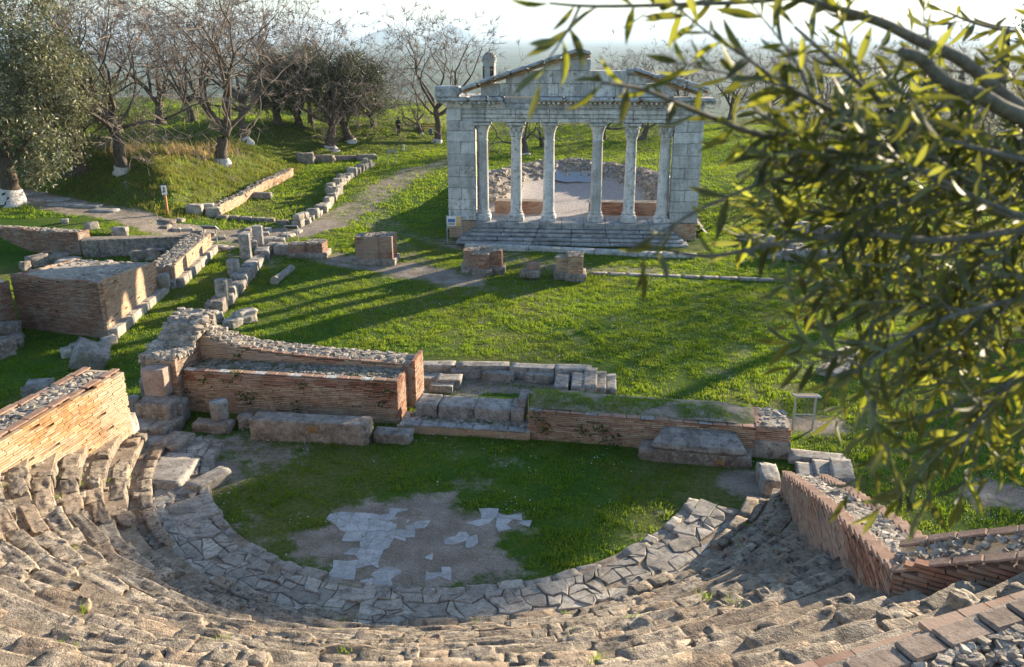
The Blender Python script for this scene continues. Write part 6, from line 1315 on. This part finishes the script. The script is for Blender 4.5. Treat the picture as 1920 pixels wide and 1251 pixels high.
def tree_meshes(tag_, seed, H, trunk_h, tr, bark, twig, leaf=None, nleaf=0, lsize=.1, lspread=.35, flare=1.6, ww=.55, clear=None, **kw):
    trunk, thick, thin, tips = grow(seed, H, trunk_h, tr, **kw); r = rng(seed + 500)
    tb = MB(); tt = np.linspace(0, 1, 12); T = np.array([[np.interp(q, np.linspace(0, 1, 6), trunk[:, k]) for k in range(3)] for q in tt]); T = np.concatenate([[T[0] - [0, 0, .3]], T])
    rad = tr * (1 - .25 * np.concatenate([[0], tt])) * (1 + (flare - 1) * np.exp(-np.concatenate([[0], tt]) * trunk_h / .35)); tube(tb, T, rad, 14)
    V = np.concatenate(tb.v); nz = fbm(V[:, 0] * 5, V[:, 1] * 5, V[:, 2] * 1.5, 2); ctr = np.array([[np.interp(z, T[:, 2], T[:, 0]), np.interp(z, T[:, 2], T[:, 1])] for z in V[:, 2]]); V[:, :2] = ctr + (V[:, :2] - ctr) * (1 + .9 * nz)[:, None]
    L_ = np.concatenate(tb.l); Tt = np.concatenate(tb.t); tb.v, tb.l, tb.t, tb.c = [V], [L_], [Tt], [np.concatenate(tb.c)]
    wb = MB(); T2_ = T[:5] * np.array([1, 1, ww]); T2_[:, :2] = [[np.interp(z, T[:, 2], T[:, 0]), np.interp(z, T[:, 2], T[:, 1])] for z in T2_[:, 2]]; rad2 = np.interp(T2_[:, 2], T[:, 2], rad) * 1.05; tube(wb, T2_, rad2, 14, False); Vw = np.concatenate(wb.v); nz = fbm(Vw[:, 0] * 5, Vw[:, 1] * 5, Vw[:, 2] * 1.5, 2); ctr = np.array([[np.interp(z, T[:, 2], T[:, 0]), np.interp(z, T[:, 2], T[:, 1])] for z in Vw[:, 2]]); Vw[:, :2] = ctr + (Vw[:, :2] - ctr) * (1 + .9 * nz)[:, None]; wb.v = [Vw]
    lb = MB()
    for p_, q_ in thick: tube(lb, p_, q_, 6, False)
    cb = MB(); batch_tubes(cb if not leaf else lb, [p_ for p_, _ in thin], [q_ for _, q_ in thin], 3)
    if not leaf:      # fine end twigs
        tp_ = np.array([t[0] for t in tips]); td_ = np.array([t[1] for t in tips]); tp_ = tp_[::2]; td_ = td_[::2]; k = 8; n_ = len(tp_) * k
        p0 = np.repeat(tp_, k, 0); d0 = np.repeat(td_, k, 0) + r.normal(0, .6, (n_, 3)); d0 /= np.linalg.norm(d0, axis=1, keepdims=True); l = r.uniform(.3, .95, (n_, 1)); p1 = p0 + d0 * l * .5; p2 = p1 + (d0 + r.normal(0, .3, (n_, 3)) + np.array([0, 0, .1])) * l * .5
        batch_tubes(cb, np.stack([p0, p2], 1), np.broadcast_to(np.array([.013, .006]), (n_, 2)), 3)
    out = {'trunk': tb.mesh('trunk', bark, True), 'whitewash': wb.mesh('whitewash', M['limewash'], True), 'limbs': lb.mesh('limbs', bark, True), 'crown': None if leaf else cb.mesh('crown', twig, False)}
    if leaf:
        tipp = np.array([t[0] for t in tips])
        if clear: tipp = tipp[(tipp[:, 2] > clear[0]) | (np.hypot(tipp[:, 0], tipp[:, 1]) > clear[1])]
        tipp = tipp[tipp[:, 2] > 1.0]; c = tipp[r.integers(0, len(tipp), nleaf)] + r.normal(0, lspread, (nleaf, 3)) * np.array([1, 1, .75]); ax = r.normal(0, 1, (nleaf, 3)); ax /= np.linalg.norm(ax, axis=1, keepdims=True); sd = np.cross(ax, r.normal(0, 1, (nleaf, 3))); sd /= np.maximum(np.linalg.norm(sd, axis=1, keepdims=True), 1e-6)
        l = lsize * r.uniform(.6, 1.4, (nleaf, 1)); w_ = l * .33; fb_ = MB(); fb_.add(np.stack([c - ax * l, c + sd * w_, c + ax * l, c - sd * w_], 1).reshape(-1, 3), np.arange(nleaf * 4).reshape(-1, 4)); out['crown'] = fb_.mesh('crown', leaf)
    return out
def plant_tree(kind, ms, c, rz, sc_, label, cat='tree', group=None, white=True, sink=.1):
    t = thing(kind, (c[0], c[1], c[2] - sink), label, cat, group); t.rotation_euler = (0, 0, rz); t.scale = (sc_,) * 3
    for nm in ('trunk', 'whitewash', 'limbs', 'crown'):
        if ms.get(nm) is None or (nm == 'whitewash' and not white): continue
        o = bpy.data.objects.new({'limbs': 'branches'}.get(nm, nm), ms[nm]); COL.objects.link(o); o.parent = t
    return t
BT = [tree_meshes('a', 801, 11.8, 2.3, .31, M['bark'], M['twig'], lean=(.12, .05), limbs=8, gens=6, up=.2, wig=.42, spread=1.15),
      tree_meshes('b', 812, 11.3, 2.8, .28, M['bark'], M['twig'], lean=(-.1, 0), limbs=8, gens=6, up=.22, wig=.45, spread=1.1),
      tree_meshes('c', 823, 10.8, 2.0, .34, M['bark'], M['twig'], lean=(.1, -.05), limbs=8, gens=6, up=.12, wig=.5, spread=1.3, flare=2.2),
      tree_meshes('d', 834, 8., 1.3, .25, M['bark'], M['twig'], lean=(.1, .1), limbs=5, gens=5, up=.06, wig=.5, spread=1.35)]
OT = [tree_meshes('o', 845, 9.0, 2.4, .42, M['olive_bark'], M['olive_bark'], M['olive_leaf'], 42000, .10, .36, 3.0, 1.35, (4.2, 3.2), lean=(.15, 0), limbs=6, gens=5, up=.16, wig=.4, spread=1.15, minr=.009),
      tree_meshes('q', 856, 7.6, 1.6, .36, M['olive_bark'], M['olive_bark'], M['olive_dark'], 40000, 0.10, .34, 1.9, .55, (2.2, 2.0), lean=(.1, 0), limbs=7, gens=5, up=.12, wig=.4, spread=1.0, minr=.009)]
GB, GO = 'bare trees', 'olive trees'
plant_tree('olive_tree', OT[0], (-29.119, 49.172, 0.814), .3, 1.15, 'large grey-green olive with flared whitewashed trunk at the left edge', group=GO)
plant_tree('olive_tree', OT[0], (-28.221, 56.123, 1.653), 2.4, .82, 'silvery olive standing on the bank between left edge tree and bare trees', group=GO, white=False)
plant_tree('olive_tree', OT[1], (-14.231, 76.050, 1.378), 0., 1.0, 'dark green rounded olive left of the path beyond the stone row', group=GO)
plant_tree('olive_tree', OT[1], (-18.279, 74.842, 2.591), 2., .9, 'olive crown showing behind the flared bare tree', group=GO, white=False)
for q, (c, v, rz, s, lb, wh) in enumerate((
    ((-24.672, 54.442, 1.903), 1, 2.6, 1.2, 'leaning bare tree with whitewashed foot beside the silvery olive', True),
    ((-19.980, 59.258, 1.806), 0, .2, 1.2, 'big bare tree with whitewashed foot at the crest of the sunlit bank', True),
    ((-20.560, 67.129, 2.308), 1, .5, 1.08, 'bare tree with whitewashed foot directly behind the crest tree', True),
    ((-15.440, 73.377, 1.060), 2, .9, 1.05, 'bare tree with wide flared whitewashed roots above the long stone row', True),
    ((-7.090, 81.892, 0.518), 1, 3.6, 1.15, 'spreading bare tree with whitewashed foot left of the facade', True),
    ((-8.720, 83.333, 1.203), 3, 1.2, .9, 'smaller bare tree just behind the spreading one by the facade', True),
    ((1.177, 73.416, 0.520), 3, .4, 1.0, 'low dark bare tree seen between the second and third columns', True),
    ((2.815, 78.905, 0.482), 3, 2.4, .8, 'small bare tree behind the low dark one, by the third column', True),
    ((-31.776, 78.978, 2.558), 2, 2., 1.0, 'farther bare tree between the leaning tree and the crest tree', False),
    ((-27.438, 75.297, 2.994), 0, 4.1, .95, 'farther bare tree close behind the crest tree', False),
    ((-34.870, 75.671, 2.599), 1, 5.1, 1.05, 'farther bare tree seen above the silvery olive', False),
    ((-37.547, 70.683, 3.003), 0, 2.2, 1.05, 'farther bare tree hidden behind the left edge olive', False),
    ((-19.813, 73.822, 2.912), 2, 5.4, .95, 'farther bare tree between crest tree and flared tree', False),
    ((-18.182, 79.536, 2.505), 1, 1.1, .85, 'farther bare tree behind the dark olive on its left', False),
    ((-12.791, 80.575, 2.024), 0, 3.1, .62, 'thin bare tree behind the dark olive on its right', False),
    ((8.830, 84.696, 0.499), 3, 3.3, 1.1, 'low bare tree behind the fourth column of the facade', False),
    ((12.762, 84.937, 0.472), 3, 5.0, 1.15, 'low bare tree with drooping boughs behind the fifth column', False),
    ((14.567, 103.980, 0.449), 1, .7, .78, 'slender bare tree rising over the broken pediment', False),
    ((20.275, 105.715, 0.415), 0, 2.7, .80, 'bare tree over the right end of the pediment', False),
    ((26.756, 107.223, 0.406), 2, 1.6, .85, 'first bare tree right of the facade, seen through leaves', False),
    ((30.108, 102.936, 0.423), 1, 4.4, .85, 'second bare tree right of the facade, seen through leaves', False),
    ((18.844, 54.427, 0.210), 0, 5.5, .72, 'forked bare tree among the low ruins on the right', False),
    ((25.905, 63.668, 0.413), 2, 3.4, .8, 'bare tree beyond the low ruins on the right', False),
    ((24.5, 44.5, .1), 1, 1.7, .72, 'bare tree added on the right lawn edge to streak the lawn with shadow, mostly hidden by the hanging leaves', False),  # added to throw streaky shadow over the central lawn
    ((28.5, 50.5, .2), 0, 4.0, .8, 'second bare tree added for shadow streaks, at the right edge beyond the low ruins, hidden by leaves', False),  # likewise added for its streaks of shadow on the lawn
    ((35.444, 99.329, 0.463), 1, 2.0, .9, 'third bare tree right of the facade, seen through leaves', False),
    ((42.309, 96.240, 0.473), 0, 1.3, .9, 'fourth bare tree right of the facade, seen through leaves', False),
    ((46.744, 90.955, 0.452), 2, .3, .9, 'bare tree below the cypress at the right edge', False))):
    plant_tree('bare_tree', BT[v], c, rz, s, lb, group=GB, white=wh)
plant_tree('olive_tree', OT[1], (29.5, 36.0, 0), 4.1, .9, 'bushy dark olive at the right edge behind the hanging leaves', group=GO, white=False)
# cypress
def cypress(c, H, label):
    t = thing('cypress_tree', c, label, 'tree'); r = rng(870); n = 5200; z = r.random(n) ** 1.1; rr = .95 * np.sqrt(r.random(n)) * np.sin(np.pi * np.clip(z * .93 + .07, 0, 1)) ** .7 * (1 - .45 * z); a = r.uniform(0, 6.3, n)
    P_ = np.stack([c[0] + rr * np.cos(a), c[1] + rr * np.sin(a), c[2] + .6 + z * (H - .6)], 1); ax = np.stack([r.normal(0, .25, n), r.normal(0, .25, n), np.ones(n)], 1); sd = np.cross(ax, r.normal(0, 1, (n, 3))); sd /= np.linalg.norm(sd, axis=1, keepdims=True); l = r.uniform(.15, .35, (n, 1))
    b = MB(); b.add(np.stack([P_ - ax * l, P_ + sd * .09, P_ + ax * l, P_ - sd * .09], 1).reshape(-1, 3), np.arange(n * 4).reshape(-1, 4)); b.obj('crown', M['cypress'], t); b = MB(); tube(b, [(c[0], c[1], c[2] - .5), (c[0], c[1], c[2] + H * .6)], [.2, .08], 8); b.obj('trunk', M['bark'], t)
cypress((54.799, 100.000, 1.584), 9.2, 'narrow dark cypress rising above the trees in the top right corner')
cypress((54.568, 108.000, 0.272), 5.5, 'shorter cypress left of the tall one, behind the leaves')

# tall umbrella pine added out of view on the right to shade the orchestra
def add_shade_pine(c, H, R, th, label):
    t = thing('shade_pine', c, label, 'tree'); r = rng(880); b = MB(); tube(b, [(c[0], c[1], c[2] - .5), (c[0] + .3, c[1], c[2] + H * .4), (c[0] + .1, c[1] + .2, c[2] + H - th * .6)], [.42, .34, .24], 10); b.obj('trunk', M['bark'], t, True)
    lb = MB(); n = 26
    for q in range(n): a = q * 2.4; rr = R * math.sqrt((q + .5) / n) * .9; tube(lb, [(c[0] + .1, c[1] + .2, c[2] + H - th - .8), (c[0] + rr * .5 * math.cos(a), c[1] + rr * .5 * math.sin(a), c[2] + H - th * .9), (c[0] + rr * math.cos(a), c[1] + rr * math.sin(a), c[2] + H - th * .5)], [.12, .08, .03], 6, False)
    lb.obj('branches', M['bark'], t); m_ = 30000; cl = r.normal(0, 1, (160, 3)); cl[:, :2] *= R / np.maximum(1e-6, np.linalg.norm(cl[:, :2], axis=1, keepdims=True)) * np.sqrt(r.random((160, 1))); cl[:, 2] = H - th * .45 + cl[:, 2] * th * .2 - (np.hypot(cl[:, 0], cl[:, 1]) / R) ** 2 * th * .25
    p = cl[r.integers(0, 160, m_)] + r.normal(0, .38, (m_, 3)) + np.array(c); ax = r.normal(0, 1, (m_, 3)) + np.array([0, 0, .6]); ax /= np.linalg.norm(ax, axis=1, keepdims=True); sd = np.cross(ax, r.normal(0, 1, (m_, 3))); sd /= np.linalg.norm(sd, axis=1, keepdims=True); l = r.uniform(.08, .2, (m_, 1))
    fb_ = MB(); fb_.add(np.stack([p - ax * l, p + sd * .05, p + ax * l, p - sd * .05], 1).reshape(-1, 3), np.arange(m_ * 4).reshape(-1, 4)); fb_.obj('crown', M['pine'], t)
add_shade_pine((32.2, 48.6, .2), 12.6, 3.7, 2.6, 'tall umbrella pine added unseen beyond the right edge to shade the orchestra')

# ---------------------------------------------------------------- near olive boughs hanging into the view from the right
nt_ = thing('olive_tree', (3.3, 1.55, 7.6), 'blurred olive boughs with slender leaves hanging close in front at upper right', 'tree')
r = rng(901)
def leaf_vf(bend, fold):
    st = [(0, .03), (.14, .45), (.34, .9), (.55, 1.), (.78, .66), (1., .02)]; V = []
    for t, w_ in st:
        z = -bend * t * t
        V += [[t, -w_ * .5, z + fold * w_], [t, 0, z], [t, w_ * .5, z + fold * w_]]
    F = []
    for q in range(len(st) - 1): F += [[q * 3, q * 3 + 3, q * 3 + 4, q * 3 + 1], [q * 3 + 1, q * 3 + 4, q * 3 + 5, q * 3 + 2]]
    return np.array(V), np.array(F)
LV = [leaf_vf(bd_, fo) for bd_, fo in ((.06, .10), (.16, .06), (-.05, .12), (.25, .08), (.1, .02))]
LM = []
for V, F in LV: b = MB(); b.add(V, F); LM.append(b.mesh('leaf', M['near_leaf'], True))
MAIN = [  # main boughs: points, start and end radius
    ([(1.332, 1.800, 9.723), (0.931, 1.600, 9.874), (0.785, 1.550, 9.957), (0.672, 1.500, 9.995), (0.583, 1.450, 10.023), (0.469, 1.400, 10.047), (0.343, 1.350, 10.080)], .017, .004, 1.),
    ([(1.177, 1.600, 9.784), (0.876, 1.500, 9.868), (0.777, 1.450, 9.904), (0.694, 1.420, 9.930), (0.638, 1.400, 9.967), (0.598, 1.380, 9.977)], .018, .008, .5),
    ([(1.063, 1.500, 9.770), (0.860, 1.450, 9.804), (0.648, 1.400, 9.859), (0.551, 1.350, 9.916), (0.455, 1.300, 9.975), (0.405, 1.300, 10.013)], .007, .002, 1.),
    ([(1.312, 1.900, 9.857), (1.001, 1.700, 9.806), (0.831, 1.600, 9.734), (0.679, 1.500, 9.723), (0.549, 1.450, 9.713), (0.423, 1.400, 9.737)], .010, .003, 1.2),
    ([(1.151, 1.600, 9.684), (0.914, 1.500, 9.675), (0.714, 1.400, 9.678), (0.567, 1.350, 9.699), (0.423, 1.300, 9.697), (0.297, 1.220, 9.696), (0.223, 1.200, 9.709)], .009, .002, 1.),
    ([(1.106, 1.500, 9.586), (0.877, 1.400, 9.576), (0.709, 1.300, 9.579), (0.606, 1.250, 9.552), (0.517, 1.200, 9.518)], .008, .002, 1.4),
    ([(1.050, 1.400, 9.537), (0.846, 1.300, 9.488), (0.760, 1.250, 9.434), (0.701, 1.200, 9.384)], .006, .002, 1.),
    ([(1.193, 1.700, 9.791), (0.880, 1.600, 9.784), (0.590, 1.450, 9.813), (0.406, 1.350, 9.850), (0.273, 1.250, 9.895), (0.178, 1.180, 9.932), (0.114, 1.120, 9.945)], .008, .002, 1.),
    ([(0.861, 1.600, 10.137), (0.599, 1.500, 10.081), (0.400, 1.400, 10.053), (0.243, 1.300, 10.043), (0.114, 1.220, 10.038), (0.049, 1.200, 10.041)], .005, .0016, .45),
    ([(0.830, 1.500, 9.770), (0.599, 1.400, 9.794), (0.420, 1.300, 9.800), (0.298, 1.250, 9.769), (0.206, 1.200, 9.732)], .005, .0016, 1.1),
    ([(1.249, 1.900, 10.030), (1.050, 1.800, 10.008), (0.916, 1.750, 10.018), (0.805, 1.700, 10.045)], .005, .002, .5),
    ([(1.389, 1.900, 9.526), (1.085, 1.800, 9.551), (0.894, 1.750, 9.517), (0.726, 1.700, 9.531)], .006, .002, 1.5),
    ([(1.504, 2.100, 9.612), (1.179, 2.000, 9.643), (0.958, 1.950, 9.627), (0.761, 1.900, 9.673), (0.617, 1.850, 9.750)], .006, .002, 1.3),
    ([(1.362, 1.800, 9.355), (1.095, 1.700, 9.391), (0.953, 1.650, 9.409), (0.840, 1.600, 9.358)], .006, .002, 1.6),
    ([(0.897, 1.250, 9.621), (0.797, 1.200, 9.570), (0.757, 1.150, 9.505)], .004, .0015, .8),
    ([(0.964, 1.350, 9.690), (0.771, 1.300, 9.743), (0.629, 1.280, 9.803), (0.505, 1.250, 9.869)], .006, .002, 1.2),
    ([(1.159, 1.600, 9.558), (0.893, 1.500, 9.586), (0.719, 1.450, 9.561), (0.549, 1.400, 9.566)], .006, .002, 1.2),
    ([(1.224, 1.750, 9.709), (0.963, 1.700, 9.791), (0.787, 1.650, 9.827), (0.624, 1.600, 9.851)], .006, .002, 1.2),
    ([(1.110, 1.500, 9.398), (0.921, 1.450, 9.397), (0.792, 1.400, 9.377), (0.686, 1.350, 9.368)], .005, .002, 1.3),
    ([(0.674, 1.400, 9.870), (0.506, 1.300, 9.887), (0.360, 1.200, 9.944), (0.286, 1.150, 9.986)], .004, .0015, .9),
]
HUB = np.array([1.75, 1.75, 9.62])
b = MB(); tube(b, [(3.3, 1.55, 7.4), (3.28, 1.56, 7.9), (3.1, 1.6, 8.5), (2.7, 1.66, 9.05), (2.2, 1.72, 9.4), HUB], [.2, .15, .13, .11, .09, .05], 12); b.obj('trunk', M['olive_bark'], nt_, True)
leaves = []; twigs = MB()
def spline(pts, n):
    pts = np.array(pts); t = np.linspace(0, len(pts) - 1, n); i = np.clip(t.astype(int), 0, len(pts) - 2); f = (t - i)[:, None]
    p0 = pts[np.maximum(i - 1, 0)]; p1 = pts[i]; p2 = pts[i + 1]; p3 = pts[np.minimum(i + 2, len(pts) - 1)]
    return .5 * (2 * p1 + (p2 - p0) * f + (2 * p0 - 5 * p1 + 4 * p2 - p3) * f ** 2 + (3 * p1 - p0 - 3 * p2 + p3) * f ** 3)
def leafy(line, start=0., step=.02, sz=1.):
    """opposite leaf pairs along a twig"""
    d = np.linalg.norm(np.diff(line, axis=0), axis=1); L = d.sum(); cum = np.concatenate([[0], np.cumsum(d)]); s = start * L + step; turn = r.uniform(0, 3)
    while s < L + .001:
        k = min(len(line) - 2, int(np.searchsorted(cum, s) - 1)); f = (s - cum[k]) / max(d[k], 1e-6); p = line[k] * (1 - f) + line[k + 1] * f; t = norm(line[k + 1] - line[k])
        a = norm(np.cross(t, [0, 0, 1.]) + 1e-3); c = np.cross(t, a); turn += 1.57 + r.normal(0, .3)
        for sg in (0, math.pi):
            if r.random() < .12: continue
            sd = a * math.cos(turn + sg) + c * math.sin(turn + sg); dr = norm(t * r.uniform(.5, 1.1) + sd * r.uniform(.6, 1.) + np.array([0, 0, -.12]))
            leaves.append((p, dr, norm(np.cross(dr, sd) + r.normal(0, .45, 3)), r.uniform(.042, .072) * sz, int(r.integers(5))))
        s += step * r.uniform(.8, 1.4)
    leaves.append((line[-1], norm(line[-1] - line[-2]), norm(r.normal(0, 1, 3)), .055 * sz, 0))
def thin_out(p):      # the boughs are bare-tipped and open on the left and at the top, dense towards the trunk
    a = p[0] / (p[1] * .944 + (10 - p[2]) * .329); e = (p[2] - 10) / p[1]
    return (.24 if a < .2 else .28 if a < .32 else .55 if a < .42 else .8) * (.36 if e > -.06 else .7 if e > -.12 else 1.)
for pts, r0, r1, dens in MAIN:
    line = spline([HUB] + [np.array(p) for p in pts] if pts[0][0] > 1.0 else [np.array(p) for p in pts], 42); bb = MB(); tube(bb, line, np.linspace(r0, r1, len(line)), 8); bb.obj('branch', M['grey_branch'], nt_, True)
    d = np.linalg.norm(np.diff(line, axis=0), axis=1); cum = np.concatenate([[0], np.cumsum(d)]); L = cum[-1]; s = .18 * L
    while s < L:
        k = min(len(line) - 2, int(np.searchsorted(cum, s) - 1)); p = line[k]; t = norm(line[k + 1] - line[k])
        if p[0] / max(.2, p[1] * .944 + (10 - p[2]) * .329) < .72 and r.random() < thin_out(p):
            nd = norm(t * .9 + norm(r.normal(0, 1, 3)) * .9 + np.array([-.15, 0, -.12])); tl_ = r.uniform(.10, .27); q = [p]
            for _ in range(4): nd = norm(nd + r.normal(0, .16, 3) + np.array([0, 0, -.05])); q.append(q[-1] + nd * tl_ / 4)
            q = spline(q, 10); q[:, 1] = np.maximum(q[:, 1], 1.0); tube(twigs, q, np.linspace(.0022, .0009, 10), 5, False); leafy(q, .1, .021)
        s += .04 / dens * r.uniform(.6, 1.5)
    leafy(line[int(len(line) * .6):], 0, .045)
tag(twigs.obj('twigs', M['grey_branch'], nt_), kind='stuff')
def leaf_frame(l):
    p, x, n, L, k = l; y = norm(np.cross(n, x)); z = np.cross(x, y); return np.stack([x, y, z], 1)
leaves = [l for l in leaves if l[0][1] > .95]
def lsz(l): return l[3] / max(.2, l[0][1]) * (1 if on_screen(l[0], 0) else .01)
leaves.sort(key=lsz, reverse=True)
for l in leaves[:300]:
    o = bpy.data.objects.new('leaf', LM[l[4]]); R_ = leaf_frame(l); link(o, nt_, l[0], Matrix(R_.tolist()).to_euler(), (l[3], l[3] * .18, l[3]))
b = MB()
for l in leaves[300:]:
    V, F = LV[l[4]]; b.add((V * np.array([l[3], l[3] * .18, l[3]])) @ leaf_frame(l).T + l[0], F)
tag(b.obj('foliage', M['near_leaf'], nt_, True), kind='stuff')
